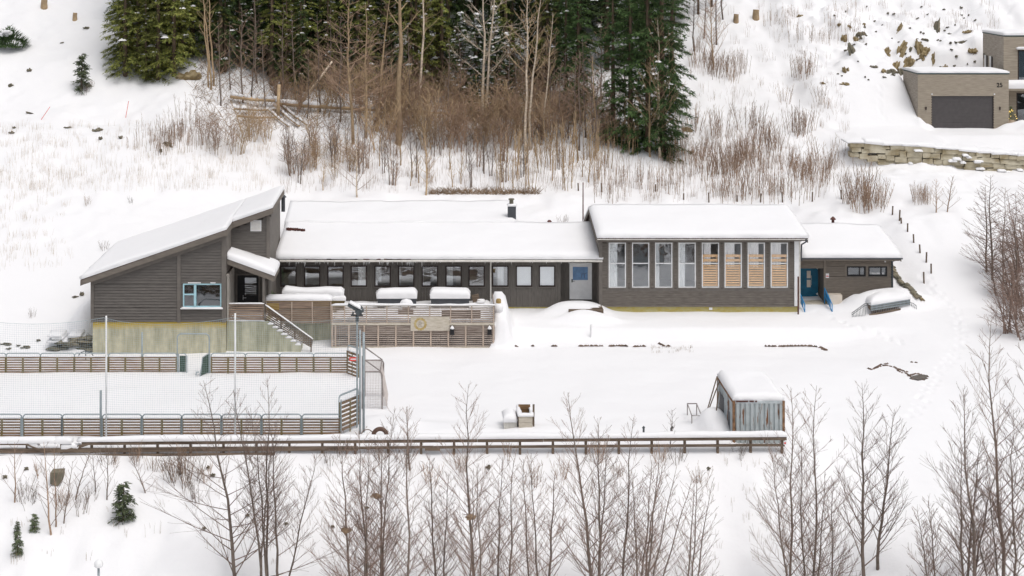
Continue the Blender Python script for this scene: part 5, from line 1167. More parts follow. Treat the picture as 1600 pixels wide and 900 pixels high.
mb = MB(); snow_patch(mb,(uw[0]-.15,YU-.3,uw[3]+.12),(uw[1],YU-.3,uw[3]+.12),(uw[1],YU-.02,uw[3]+.12),(uw[0]-.15,YU-.02,uw[3]+.12),.16,.15,step=.2); mb.box(uw[0]-.12,uw[1],YU-.28,YU-.03,uw[3]+.06,uw[3]+.118); mb.build('window_hood', M['snow'], HB)
for ya in (140.6,141.9):
    for dy,mt in ((0,'dark_frame'),(.42,'white')): mb = MB(); mb.box(u0-.06,u0-.025,ya+dy,ya+dy+.36,ZZ(112,141),ZZ(88,141)); mb.build('side_window', M[mt], HB)
mb = MB(); mb.box(u0-.06,u0-.025,142.75,142.95,ZZ(92,142),ZZ(84,142)); mb.build('side_window', M['dark_frame'], HB)
mb = MB(); zc = ZZ(141.5,136.4); mb.box(g1+.06,u1,136.4,YU-.03,zc,zc+.16); cn = mb.build('entrance_canopy', M['house_clad'], HB)
snow_child(cn,[(((g1+.06,136.36,zc+.16),(u1,136.36,zc+.16),(u1,YU-.03,zc+.16),(g1+.06,YU-.03,zc+.16)),dict(t=.75,r=.5,lip=.45,step=.2,lump=.06))])
p = P(1579.5,188,136.6); T_ = thing('potted_tree', 'small potted evergreen with yellow lights beside the garage of the modern house', 'potted tree', (p.x,136.6,9.0))
mb = MB(); mb.tube([(p.x,136.6,8.95),(p.x,136.6,9.62)],[.22,.32],12); mb.build('pot', M['terracotta'], T_)
mb = MB()
for i in range(420):
    h = R.random()**1.2; r_ = .48*(1-h)+.03; a = R.uniform(0,6.28); q_ = R.uniform(.3,1)*r_; c = Vector((p.x+q_*math.cos(a),136.6+q_*math.sin(a),9.62+h*1.1)); d = Vector((math.cos(a),math.sin(a),-.3))*.13; s_ = Vector((-math.sin(a),math.cos(a),0))*.035
    mb.add([c-s_,c+s_,c+d],[(0,1,2)])
mb.build('crown', M['needle_dark'], T_)
me_ = bpy.data.materials.new('fairy_light'); me_.use_nodes = True; bn = me_.node_tree.nodes['Principled BSDF']; bn.inputs['Base Color'].default_value = (.9,.7,.2,1); bn.inputs['Emission Color'].default_value = (1,.7,.2,1); bn.inputs['Emission Strength'].default_value = 1.2
mb = MB()
for i in range(16): h = R.random()*.9; a = R.uniform(math.pi,2*math.pi); r_ = .5*(1-h)+.03; mb.tube([(p.x+r_*math.cos(a),136.6+r_*math.sin(a),9.62+h),(p.x+r_*math.cos(a),136.6+r_*math.sin(a),9.67+h)],.028,5)
mb.build('fairy_lights', me_, T_)

# ------------------------------------------------------------------ stone walls
def rock_pts(nrm, seed, sub=2, amp=.35, flat=(1,1,1)):
    bm = __import__('bmesh').new(); __import__('bmesh').ops.create_icosphere(bm, subdivisions=sub, radius=1)
    vs = []
    for v in bm.verts:
        q = v.co.copy(); k = 1+amp*mnoise.noise(q*1.3+Vector((seed*7.3,seed*3.1,seed)))+amp*.6*mnoise.noise(q*3.1+Vector((seed,seed*5.7,0)))
        q = q*k; q = Vector((round(q.x*2.6)/2.6*.5+q.x*.5, round(q.y*2.6)/2.6*.5+q.y*.5, round(q.z*2.6)/2.6*.5+q.z*.5))
        vs.append((q.x*flat[0],q.y*flat[1],q.z*flat[2]))
    fs = [[v.index for v in f.verts] for f in bm.faces]; bm.free(); return vs, fs
SW = thing('stone_wall', 'dry stacked ochre stone retaining wall below the modern house', 'retaining wall', (40,126.8,7.5), None, 'thing')
mb = MB(); rr = random.Random(21); Yw = 126.75
topz = lambda px: np.interp(px,[1326,1400,1450,1500,1550,1640],[ZZ(221,Yw),ZZ(226,Yw),ZZ(229,Yw),ZZ(233,Yw),ZZ(239,Yw),ZZ(246,Yw)])
botz = lambda px: np.interp(px,[1326,1345,1370,1400,1640],[ZZ(243,Yw),ZZ(247,Yw),ZZ(254,Yw),ZZ(262,Yw),ZZ(275,Yw)])
for row in range(6):
    px = 1326+rr.uniform(0,5)
    while px < 1640:
        wpx = rr.uniform(11,27); a, b = px, px+wpx-.7
        zt_, zb_ = float(topz((a+b)/2)), float(botz((a+b)/2)); hh = (zt_-zb_)/max(1,round((zt_-zb_)/.42)); z = zt_-hh*(row+1)
        px += wpx
        if z+hh*.5 < zb_: continue
        x0, x1 = XX(a,Yw), XX(b,Yw); j = lambda s_: rr.uniform(-s_,s_); d = rr.uniform(0,.16)
        v = [(x0+j(.04),Yw-.25-d,z+.02+j(.03)),(x1+j(.04),Yw-.25-d+j(.05),z+.02+j(.03)),(x1,Yw+.5,z),(x0,Yw+.5,z),(x0+j(.05),Yw-.2-d+j(.06),z+hh-.015+j(.04)),(x1+j(.05),Yw-.2-d+j(.06),z+hh-.015+j(.04)),(x1,Yw+.5,z+hh),(x0,Yw+.5,z+hh)]
        mb.add(v,[(0,3,2,1),(4,5,6,7),(0,1,5,4),(1,2,6,5),(2,3,7,6),(3,0,4,7)])
mb.build('stones', M['stone'], SW)
mb = MB(); px = 1322.
while px < 1640:
    n_ = px+rr.uniform(18,40); x0, x1 = XX(px,Yw), XX(n_,Yw); z = float(topz(px+10)); mb = MB(); snow_patch(mb,(x0,Yw-.32,z-rr.uniform(-.02,.1)),(x1,Yw-.32,float(topz(n_))-rr.uniform(-.02,.1)),(x1+.1,Yw+1.2,z),(x0-.1,Yw+1.2,z),rr.uniform(.16,.34),.3,step=.2,lump=.08,seed=int(px)); px = n_-3; mb.build('snow_cap', M['snow'], SW, smooth=True)
for i in range(15):
    px = rr.uniform(1390,1600); z = rr.uniform(float(botz(px)),float(topz(px))-.25); x = XX(px,Yw); mb = MB(); s_ = rr.uniform(.15,.35); snow_patch(mb,(x-s_,Yw-.6,z-.05),(x+s_,Yw-.62,z-.05),(x+s_,Yw-.2,z+.03),(x-s_,Yw-.2,z+.03),rr.uniform(.1,.22),.2,step=.1,lump=.08,seed=i); mb.build('snow_lump', M['snow'], SW, smooth=True)
LW = thing('dry_stone_wall', 'dark green-grey dry stone wall stub against the plinth of the gabled block', 'stone wall', (XX(112,97.5),97.5,.4), None, 'thing')
mb = MB(); rr = random.Random(4)
for i in range(46):
    px = rr.uniform(80,144); f = (px-80)/64; py = rr.uniform(526+10*(1-f)*rr.random(),547); Y_ = 97.1+rr.uniform(-.2,.35); c = P(px,py,Y_); v, f_ = rock_pts(0,i,1,.4,(rr.uniform(.25,.6),.3,rr.uniform(.07,.14)))
    t = rr.uniform(-.12,.12); mb.add([(c.x+a-z*t,c.y+b,c.z+z+a*t) for a,b,z in v],f_)
mb.build('stones', M['rock_grey'], LW)
mb = MB()
for i in range(12): px = rr.uniform(82,142); c = P(px,rr.uniform(522,534),97.3); mb = MB(); snow_patch(mb,(c.x-.4,c.y-.35,c.z),(c.x+.3,c.y-.35,c.z),(c.x+.4,c.y+.6,c.z+.1),(c.x-.4,c.y+.6,c.z+.1),.16,.2,step=.12,lump=.1,seed=i); mb.build('snow_lump', M['snow'], LW, smooth=True)

# ------------------------------------------------------------------ rocks
RK = []
for i in range(6):
    v, f_ = rock_pts(0,i+40,3,.85); me = bpy.data.meshes.new('rock'); me.from_pydata(v,[],f_); me.materials.append(M['rock']); me.update(); RK.append(me)
RKG = [m.copy() for m in RK]
for m in RKG: m.materials.clear(); m.materials.append(M['rock_grey'])
def rock(px, py, w, h, tilt, grey=False, label=None, group=None, name='rock', sink=.25, cat='rock'):
    """w, h: size in the picture; tilt: lean in the plane facing the valley"""
    g = G(px,py); s_ = g.y/F*(1.0 if grey else 1.35); o = bpy.data.objects.new(name,R.choice(RKG if grey or (group and R.random() < .3) else RK)); C.objects.link(o)
    o.location = (g.x,g.y+.08,g.z-(.04 if grey else .16*min(w,h)*s_+.03)); o.scale = (w*s_*.5,max(.25,min(w,h)*s_*.45),h*s_*.5); o.rotation_euler = (-.35,tilt,R.uniform(-.3,.3)); return tag(o,label,cat,group)
lab = 'rock face poking through snow on the slope above the garage'; grp = 'rocks on the slope above the garage'
for (px,py,w_,h_,t) in ((1464,48,8,34,.22),(1406,45,5,17,.35),(1384,82,9,18,.55),(1407,80,8,26,.5),(1422,78,4,12,.4),(1436,76,9,26,.1),(1446,80,12,16,.8),(1441,88,8,12,.9),(1420,97,12,20,.6),(1399,105,10,24,.75),(1395,113,14,10,.2),(1408,112,7,14,-.2),(1382,112,8,8,.3),(1458,92,4,18,.25),(1504,67,18,9,-.35),(1511,50,9,5,-.2),(1520,80,10,9,.1),(1477,106,5,9,.3),(1445,62,7,5,0),(1365,105,9,5,.1)): rock(px,py,w_,h_,t,False,lab,grp)
lab = 'rock lump poking through snow uphill from the garage slope, among the scrub'; grp = 'rocks beside the scrub uphill from the garage'
for (px,py,w_,h_,t) in ((1320,61,8,17,0),(1345,54,12,9,-.5),(1336,62,9,12,.4),(1332,82,8,24,-.15),(1320,112,4,12,-.2),(1325,110,4,9,.1),(1285,130,8,4,0),(1320,131,9,5,0),(1327,77,4,10,.3),(1312,38,5,5,0),(1327,42,4,7,0),(1350,38,4,4,0),(1251,25,8,7,0)): rock(px,py,w_,h_,t,False,lab,grp)
lab = 'small dark grey stone showing through the snow on the rocky slope'; grp = 'small dark stones on the rocky slope'
rr = random.Random(8)
for i in range(64):
    px, py = rr.uniform(1300,1530), rr.uniform(8,125)
    rock(px,py,rr.uniform(2,4.5),rr.uniform(2,4.5),rr.uniform(-.6,.6),True,lab,grp)
for (px,py,w_,h_,l_) in ((46,111,7,8,'small brown stone in the snow below the juniper'),(17,134,8,7,'small brown stone near the edge of the snowy slope'),(47,177,12,4,'flat dark stone beside the slanting red stake'),(18,208,8,5,'dark stone in the snow, lower of the pair below the track'),(22,200,5,5,'small dark stone just above another below the track'),(106,200,12,4,'flat grey stone showing through snow below the track'),(152,205,16,9,'dark jagged stone in the snow below the track'),(157,217,6,7,'small dark stone directly below the jagged one'),(190,216,8,10,'upright brown stone below the red stake'),(262,226,17,11,'dark brown boulder at the foot of the bare shrubs'),(252,236,6,9,'small dark stone beside the brown boulder'),(127,461,6,10,'dark stone in the snow above the dry stone wall'),(118,464,10,4,'flat brown stone touching the dark one above the dry stone wall'),(135,44,8,5,'small dark stone between the stumps on the open slope'),(97,67,5,3,'tiny dark stone on the open slope')):
    rock(px,py,w_,h_,R.uniform(-.3,.3),True,l_)
for (px,py,w_,h_,l_) in ((295,120,26,16,'brown boulder at the foot of the olive spruces'),(1072,204,12,10,'brown boulder beside the big dark spruce'),(1440,467,7,5,'dark rock alone at the end of the cut bank')):
    if l_: rock(px,py,w_,h_,R.uniform(-.3,.3),False,l_)
lab = 'small dark stone on the snowy bank among the bare trees'
for (px,py) in ((333,742),(388,805),(319,825),(448,818),(520,822),(574,793),(764,730),(1108,732),(42,732),(9,745),(325,730)): rock(px,py,R.uniform(4,8),R.uniform(4,7),0,True,lab,'small stones on the bank below the timber fence')
for (px,py,w_,h_) in ((10,538,16,5),(15,545,6,4),(40,543,12,6),(61,532,6,4),(30,540,9,4)): rock(px,py,w_,h_,0,True,'small green-grey stone in the snow before the dry stone wall','loose stones near the dry stone wall')
p = G(88,757); mb = MB(); s_ = p.y/F
mb.poly_y([(p.x-9*s_,p.z+9*s_*.2),(p.x+2*s_,p.z-2*s_),(p.x+8*s_,p.z+4*s_),(p.x+10*s_,p.z+20*s_),(p.x-9*s_,p.z+19*s_)],p.y-.1,p.y+.5)
tag(mb.build('stone_block',M['rock_grey'],None,tuple(p)),'wedge shaped brown stone block on the bank beneath the broken rail','rock')
mb = MB(); pts_ = [(1394,414),(1396,424),(1400,432),(1406,439),(1413,445),(1420,450),(1427,457),(1434,464)]
for i in range(56):
    f = i/55*(len(pts_)-1.01); k = int(f); f -= k; c = G(pts_[k][0]+(pts_[k+1][0]-pts_[k][0])*f+R.uniform(-2,2),pts_[k][1]+(pts_[k+1][1]-pts_[k][1])*f+R.uniform(-2,2)); v, f_ = rock_pts(0,i+90,1,.45,(R.uniform(.16,.34),R.uniform(.15,.3),R.uniform(.08,.17))); mb.add([(c.x+a,c.y+b,c.z+.03+q_-.35*a) for a,b,q_ in v],f_)
tag(mb.build('rock_ledge',M['rock_grey'],None,tuple(G(1406,439))),'curved mossy rock ledge of the cut bank behind the annex corner','rock ledge')
# stumps
for (px,py,w_,h_,l_) in ((69,12,10,14,'tall grey tree stump near the top of the open slope'),(117,31,7,11,'short grey tree stump on the open slope'),(1181,29,10,14,'brown tree stump beside the bare bushes at the wood edge'),(1150,34,8,12,'short brown stump among the twigs at the wood edge')):
    g = G(px,py); s_ = g.y/F; mb = MB(); z = g.z; mb.tube([(g.x,g.y,z-.3),(g.x,g.y,z+h_*s_*.5),(g.x+.03,g.y,z+h_*s_)],[w_*s_*.6,w_*s_*.5,w_*s_*.47],9); o = mb.build('tree_stump', M['bark_tan'], None, tuple(g)); tag(o,l_,'tree stump')
# red stakes
for (xa,ya,xb,yb,l_) in ((63,187,78,167,'slanting thin red marker stake beside the snowy track'),(196,184,201,158,'nearly upright thin red marker stake beside the snowy track')):
    g = G(xa,ya); b = P(xb,yb,g.y); mb = MB(); mb.tube([(g.x,g.y,g.z-.1),tuple(b)],.022,6); tag(mb.build('marker_stake', M['red'], None, tuple(g)), l_, 'marker stake')
# fence posts
def fpost(px, py, h, l_, grp):
    g = G(px,py); s_ = g.y/F; mb = MB(); mb.tube([(g.x,g.y,g.z-.4),(g.x+R.uniform(-.06,.06),g.y,g.z+h*s_)],.055,7); tag(mb.build('fence_post', M['bark_tan'] if False else M['rail_wood'], None, tuple(g)), l_, 'fence post', grp)
for (px,py,h) in ((1394,336,14),(1405,345,17),(1409,349,9),(1418,362,13),(1428,379,13),(1438,395,13),(1447,410,16),(1455,427,15),(1444,442,17)): fpost(px,py,h,'dark wooden fence post on the slope beside the annex','fence posts beside the annex')
for (px,py,h) in ((904,298,12),(940,300,14),(1024,299,11),(1068,312,10),(1108,316,15),(1152,315,10),(1188,316,14),(1223,316,16),(1269,315,15),(1315,311,14)): fpost(px,py,h,'dark wooden fence post in the scrub behind the hall roof','fence posts behind the hall')

# ================================================================== vegetation
def fol(name, V, Fq, mat): 
    me = bpy.data.meshes.new(name); me.from_pydata(V.tolist(), [], Fq.tolist()); me.materials.append(mat); me.update(); return me
def spruce_mesh(seed, h, rad, base, mat, dens=1., snow=0.):
    """returns (trunk MB, crown mesh, snow mesh or None); crown = drooping sprays of small needle blades through the whole volume"""
    r = np.random.default_rng(seed); rr = random.Random(seed)
    tr = MB(); tr.tube([(0,0,-.6),(.02,0,h*.3),(0,.03,h*.7),(0,0,h)],[.011*h+.06,.008*h+.04,.03+.003*h,.015],8)
    cs, ds, ls, ws, top = [], [], [], [], []
    z = base*h
    while z < h*.985:
        f = (z-base*h)/(h*(1-base)); L = rad*((1-f)**.75)*(.55+.45*min(1,f*6+.35))+.08
        for k in range(rr.randint(5,7)):
            if rr.random() < .16: continue
            a = rr.uniform(0,2*math.pi); Lb = L*rr.uniform(.45,1.2); zz = z+rr.uniform(-.15,.15)
            n = max(4,int(Lb*11*dens)); t = np.sort(r.uniform(.15,1,n))
            droop = Lb*(.12+.28*(1-f)); pz = zz+.22*Lb*t*(f*.9)-droop*t**1.6+.12*Lb*np.maximum(0,t-.7)
            px = np.cos(a)*Lb*t; py = np.sin(a)*Lb*t
            tr.tube([(0,0,zz),(float(px[n//2]),float(py[n//2]),float(pz[n//2])),(float(px[-1]),float(py[-1]),float(pz[-1]))],[.03,.018,.006],3,False)
            for side in (-1,0,1):
                sa = a+side*(.75+r.uniform(-.25,.25,n)); m = n
                sl_ = (.14+.36*Lb*.35*(1-t*.6))*r.uniform(.4,1.3,m) if side else r.uniform(.12,.26,m)
                hang = -.15-1.0*r.random(m)**2+.3*(r.random(m)<.2)
                for q in range(3 if side else 1):
                    off = sl_*q*.45*r.uniform(.6,1.2,m)
                    c = np.stack([px+np.cos(sa)*off,py+np.sin(sa)*off,pz+hang*off+r.normal(0,.03,m)],1)
                    d = np.stack([np.cos(sa),np.sin(sa),hang],1)
                    d[:,0] += r.normal(0,.3,m); d[:,1] += r.normal(0,.3,m); cs.append(c); ds.append(d); ls.append(.13+.16*r.random(m)); ws.append(np.full(m,.030)*r.uniform(.7,1.5,m))
            if snow and rr.random() < snow: top.append((px,py,pz,a,Lb))
        z += h*.017+.16*rr.uniform(.6,1.4)
    z = .05*h
    while z < base*h:                                  # dead twigs on the bare lower trunk
        a = rr.uniform(0,6.28); L = rr.uniform(.4,1.)*rad*.6; tr.tube([(0,0,z),(L*.5*math.cos(a),L*.5*math.sin(a),z-.04*L),(L*math.cos(a),L*math.sin(a),z-.3*L)],[.018,.012,.006],3,False)
        for k in range(3): b_ = a+rr.uniform(-.8,.8); s0 = rr.uniform(.3,.9)*L; tr.tube([(s0*math.cos(a),s0*math.sin(a),z-.15*s0),(s0*math.cos(a)+.4*math.cos(b_),s0*math.sin(a)+.4*math.sin(b_),z-.15*s0-rr.uniform(0,.25))],[.010,.005],3,False)
        z += rr.uniform(.06,.22)
    c = np.concatenate(cs); d = np.concatenate(ds); l = np.concatenate(ls)[:,None]; w = np.concatenate(ws)[:,None]
    sdir = np.cross(d,np.array((0,0,1.))+r.normal(0,.5,d.shape)); sdir /= np.linalg.norm(sdir,axis=1)[:,None]+1e-9
    V = np.stack([c-sdir*w*.5, c+d*l*.45-sdir*w, c+d*l, c+d*l*.45+sdir*w],1).reshape(-1,3)
    n = len(c); Fq = np.arange(n*4).reshape(n,4)
    cr = fol('crown',V,Fq,mat); sn = None
    if top:
        mb = MB()
        for px,py,pz,a,Lb in top:
            i0 = int(len(px)*rr.uniform(.3,.7)); s_ = rr.uniform(.12,.3); x, y, zz = px[i0],py[i0],pz[i0]
            for q in range(rr.randint(1,4)):
                xx, yy = x+rr.uniform(-.3,.3)*Lb*.5, y+rr.uniform(-.3,.3)*Lb*.5; e = s_*rr.uniform(.5,1.2); k = 7
                ring = [(xx+math.cos(6.283*j/k)*e*rr.uniform(.7,1.3),yy+math.sin(6.283*j/k)*e*rr.uniform(.7,1.3),zz-.02-rr.uniform(0,.06)) for j in range(k)]
                mb.add(ring+[(xx,yy,zz+e*.55)],[(j,(j+1)%k,k) for j in range(k)])
        sn = mb.mesh('snow_cover',M['snow'],smooth=True)
    return tr, cr, sn
def spruce_proto(seed, h, rad, base, mat, dens=1., snow=0.):
    tr, cr, sn = spruce_mesh(seed,h,rad,base,M[mat],dens,snow)
    t = thing('spruce_tree','spruce','tree',(0,0,0)); tr.build('trunk',M['spruce_bark'],t,smooth=True)
    o = bpy.data.objects.new('crown',cr); C.objects.link(o); o.parent = t
    if sn: s_ = bpy.data.objects.new('snow_cover',sn); C.objects.link(s_); s_.parent = o
    freeze(t); return t
SP = {
 'olive':[spruce_proto(1,17,2.3,.02,'needle_olive',.85,.22),spruce_proto(2,15,2.1,.04,'needle_olive',.8,.14)],
 'dark':[spruce_proto(3,20,2.5,.06,'needle_dark',1.,.3),spruce_proto(4,18,2.3,.12,'needle_dark',1.,.2),spruce_proto(5,21,2.6,.18,'needle_dark',.9,.4)],
 'green':[spruce_proto(6,20,2.5,.01,'needle_green',1.2,.05),spruce_proto(7,18,2.3,.03,'needle_green',1.1,.10)],
 'snowy':[spruce_proto(8,11,2.6,.03,'needle_dark',1.,.75)],
 'bare':[spruce_proto(9,21,1.9,.26,'needle_olive',.8,.06)],
 'small':[spruce_proto(10,2.6,.75,.05,'needle_pale',.42,.0)],
}
used = set()
def spruce(kind, px, py, h, label, group=None, idx=None, wide=1.):
    L_ = SP[kind]; pr = L_[(idx if idx is not None else R.randrange(len(L_)))%len(L_)]
    base_h = {'olive':(17,15),'dark':(20,18,21),'green':(20,18),'snowy':(11,),'bare':(21,),'small':(2.6,)}[kind][L_.index(pr)]
    g = G(px,py); s_ = h/base_h; return place(pr,used,tuple(g-Vector((0,0,.05))),R.uniform(0,6.28),(s_*wide,s_*wide,s_),label,group)
lo = 'bushy olive green spruce at the open end of the hillside wood'
for px,py,h in ((196,118,14),(216,112,16),(247,124,15),(272,118,15),(236,90,18),(205,84,16),(283,96,17),(300,84,18),(190,95,13),(228,125,9),(262,110,18)): spruce('olive',px,py,h,lo,'olive spruces at the open end of the wood',wide=1.05)
ld = 'tall dark spruce standing in the thick of the hillside wood'
for px,py,h in ((330,92,18),(352,78,20),(372,90,19),(396,70,21),(412,96,17),(436,80,20),(462,92,19),(486,70,21),(505,95,18),(540,84,20),(566,98,19),(590,80,21),(700,120,19),(716,95,20),(830,110,19),(845,135,18),(868,118,20),(905,110,20),(948,108,19),(985,100,20),(1015,100,20),(800,128,18),(780,100,20),(745,100,20),(612,95,19)): spruce('dark',px,py,h,ld,'dark spruces in the thick of the hillside wood')
scatter_later = [((430,590),(120,190),26),((600,860),(140,185),22),((845,965),(150,228),18)]
lb = 'slender olive spruce with a bare lower trunk in the hillside wood'
for px,py,h in ((345,112,17),(425,132,15),(450,120,16),(475,142,14),(520,120,17),(560,132,17),(604,138,17),(650,150,16),(668,140,17),(690,148,16),(790,150,16),(855,160,15),(575,110,18),(640,120,18)): spruce('bare',px,py,h,lb,'slender spruces with bare lower trunks in the wood',wide=1.15)
for px,py,h in ((352,112,12),(375,104,13),(398,112,12),(420,118,13),(442,132,12),(470,148,10),(500,128,13),(530,120,13),(556,128,12),(596,132,12),(625,148,10),(486,112,14),(410,100,14)): spruce('dark',px,py,h,'younger dark spruce filling the gaps behind the fallen logs','younger spruces behind the fallen logs')
for px,py,h in ((448,138,11),(458,126,13),(512,134,12),(575,140,12)): spruce('olive',px,py,h,'younger olive spruce with a ragged crown behind the fallen logs','younger olive spruces behind the fallen logs',wide=.9)
for px,py,h in ((642,148,14),(662,152,12),(683,140,15)): spruce('olive',px,py,h,'bushy yellow-green spruce behind the thicket in the middle of the wood','yellow-green spruces in the middle of the wood')
for px,py,h in ((720,160,8),(745,172,8.5),(772,170,9),(792,176,7),(752,182,5)): spruce('snowy',px,py,h,'low broad dark spruce with lumps of snow on its boughs behind the thicket','snow laden spruces behind the thicket')
for px,py,h,i in ((884,168,15,1),(903,182,15,0),(958,218,16,1)): spruce('green',px,py,h,'green spruce in the group beside the biggest spruce at the wood edge','green spruces beside the biggest one',idx=i)
spruce('green',1012,236,21,'tall green spruce just inside the biggest spruce at the wood edge',None,1,.95)
spruce('green',1034,238,23,'biggest spruce, dense green to the ground at the downhill corner of the wood',None,0,1.05)
spruce('green',985,228,19,'green spruce with its trunk hidden by tan saplings near the biggest spruce',None,1,.9)
spruce('green',1050,175,20,'green spruce behind the biggest spruce at the open side of the wood',None,0,.8)
for px,py,h in ((1091,22,9),(1112,10,9)): spruce('bare',px,py,h,'sparse spruce among bare bushes just beyond the wood','sparse spruces beyond the wood')
lf = 'spruce far up the slope at the back of the hillside wood'
for i in range(46):
    px = 205+i*19.2+R.uniform(-7,7); py = R.uniform(12,60)
    if px > 1060: continue
    spruce(R.choice(('dark','dark','bare','green')),px,py,R.uniform(17,21),lf,'spruces at the back of the wood')
spruce('small',128,139,2.9,'young pointed spruce alone on the open snowy slope')
spruce('small',193,812,1.75,'little spruce growing on the bank below the timber fence',None,None,1.25)
spruce('small',28,866,1.05,'tiny green sapling poking from the bank snow, lowest of three','tiny evergreens on the bank',None,1.0)
spruce('small',27,832,.55,'tiny green tuft of a spruce just above the lowest tiny sapling','tiny evergreens on the bank',None,1.2)
spruce('small',54,829,.8,'tiny green sapling beside the thin bare saplings on the bank','tiny evergreens on the bank',None,1.2)
# juniper with snow
g = G(14,76); T_ = thing('juniper_bush','dark green juniper bush weighed down with snow at the edge of the open slope','bush',tuple(g))
mb = MB(); rr = random.Random(2)
for i in range(1500):
    a, b = rr.uniform(0,6.28), rr.uniform(.0,1); rr_ = rr.random()**.5*1.6; c = Vector((g.x+rr_*math.cos(a)*1.1,g.y+rr_*math.sin(a)*.8,g.z+.1+b*2.1*(1-rr_/2.2))); d = Vector((math.cos(a)*.3,math.sin(a)*.3,.25)); s_ = Vector((-math.sin(a),math.cos(a),0))*.06; mb.add([c-s_,c+s_,c+d],[(0,1,2)])
mb.build('foliage',M['needle_green'],T_)
mb = MB()
for i in range(11): x, y, z = g.x+rr.uniform(-1,1.7), g.y-.5+rr.uniform(-.5,.3), g.z+rr.uniform(.2,1.5); e = rr.uniform(.2,.5); snow_patch(mb,(x-e,y-e,z),(x+e,y-e,z),(x+e,y+e,z),(x-e,y+e,z),.3,e,step=.15,lump=.15,seed=i)
mb.build('snow_cover',M['snow'],T_,smooth=True)

# ------------------------------------------------------------------ bare trees
def grow(tr, br, rg, base, h, r0, lean=(0,0), nb=26, start=.2, blen=.34, ang=(35,58), subs=6, rmin=.008, wob=.03, level=2, upturn=.5, sides=6, jit=.07):
    n = 9; wx = wy = 0.; pts = []; rad = []
    for i in range(n+1):
        t = i/n; pts.append((base[0]+lean[0]*t**1.25+wx, base[1]+lean[1]*t**1.25+wy, base[2]+h*t)); rad.append(max(rmin*.8, r0*(1-t)**.9+rmin*.7))
        wx += rg.uniform(-wob,wob)*h*.35; wy += rg.uniform(-wob,wob)*h*.35
    tr.tube(pts, rad, sides)
    def at(t):
        f = min(t,.9999)*n; i = int(f); f -= i; a, b = pts[i], pts[i+1]
        return [a[k]+(b[k]-a[k])*f for k in range(3)], rad[i]+(rad[i+1]-rad[i])*f
    def limb(p, d, L, r, lev):
        m = 5 if L > .8 else 3 if L > .3 else 2; q = [p]; rr_ = [r]; d = list(d); c = p
        for k in range(m):
            s_ = L/m; d[2] += upturn*.32*(1.0 if lev < 2 else .5)/m*2; d = [x+rg.uniform(-jit,jit) for x in d]
            l = math.sqrt(sum(x*x for x in d)); d = [x/l for x in d]; c = (c[0]+d[0]*s_,c[1]+d[1]*s_,c[2]+d[2]*s_); q.append(c); rr_.append(max(rmin*.75,r*(1-(k+1)/m*.85)))
        br.tube(q, rr_ if lev == 1 else [x*.72 for x in rr_], 3, False)
        if lev < level and L > .3:
            ns = max(1,int(L*subs*rg.uniform(.7,1.2)))
            for k in range(ns):
                t = rg.uniform(.18,.97); i = min(int(t*m),m-1); f = t*m-i; a, b = q[i], q[i+1]; pp = tuple(a[j]+(b[j]-a[j])*f for j in range(3))
                dd = [b[j]-a[j] for j in range(3)]; l = math.sqrt(sum(x*x for x in dd)) or 1; dd = [x/l for x in dd]
                az = [rg.uniform(-1,1),rg.uniform(-1,1),rg.uniform(-.5,.7)]; dd = [dd[j]+.75*az[j] for j in range(3)]; l = math.sqrt(sum(x*x for x in dd)) or 1
                limb(pp,[x/l for x in dd],L*(1-t*.6)*rg.uniform(.22,.5)+.06,max(rmin*.8,r*.5*(1-t*.5)),lev+1)
    for k in range(nb):
        t = start+(.985-start)*((k+rg.random())/nb)**.9; p, rt = at(t); a = math.radians(rg.uniform(*ang)); az = k*2.4+rg.uniform(-.6,.6)
        L = h*blen*(1-t)**.72*rg.uniform(.6,1.2)+.22
        limb(tuple(p),(math.sin(a)*math.cos(az),math.sin(a)*math.sin(az),math.cos(a)),L,max(rmin,rt*.4),1)
def bare_tree(base, stems, label, bark='bark', twig='twig', name='bare_tree', group=None, seed=0, **kw):
    """stems: (dx, dy, height, lean x, lean y, radius)"""
    rg = random.Random(seed); tr, br = MB(), MB(); b = Vector(base)
    for dx,dy,h,lx,ly,r in stems: grow(tr,br,rg,(b.x+dx,b.y+dy,b.z-.3),h+.3,r,(lx,ly),**kw)
    t = thing(name,label,'tree',tuple(b),group)
    tr.build('trunk',M[bark],t,smooth=True); br.build('crown',M[twig],t)
    freeze(t); return t
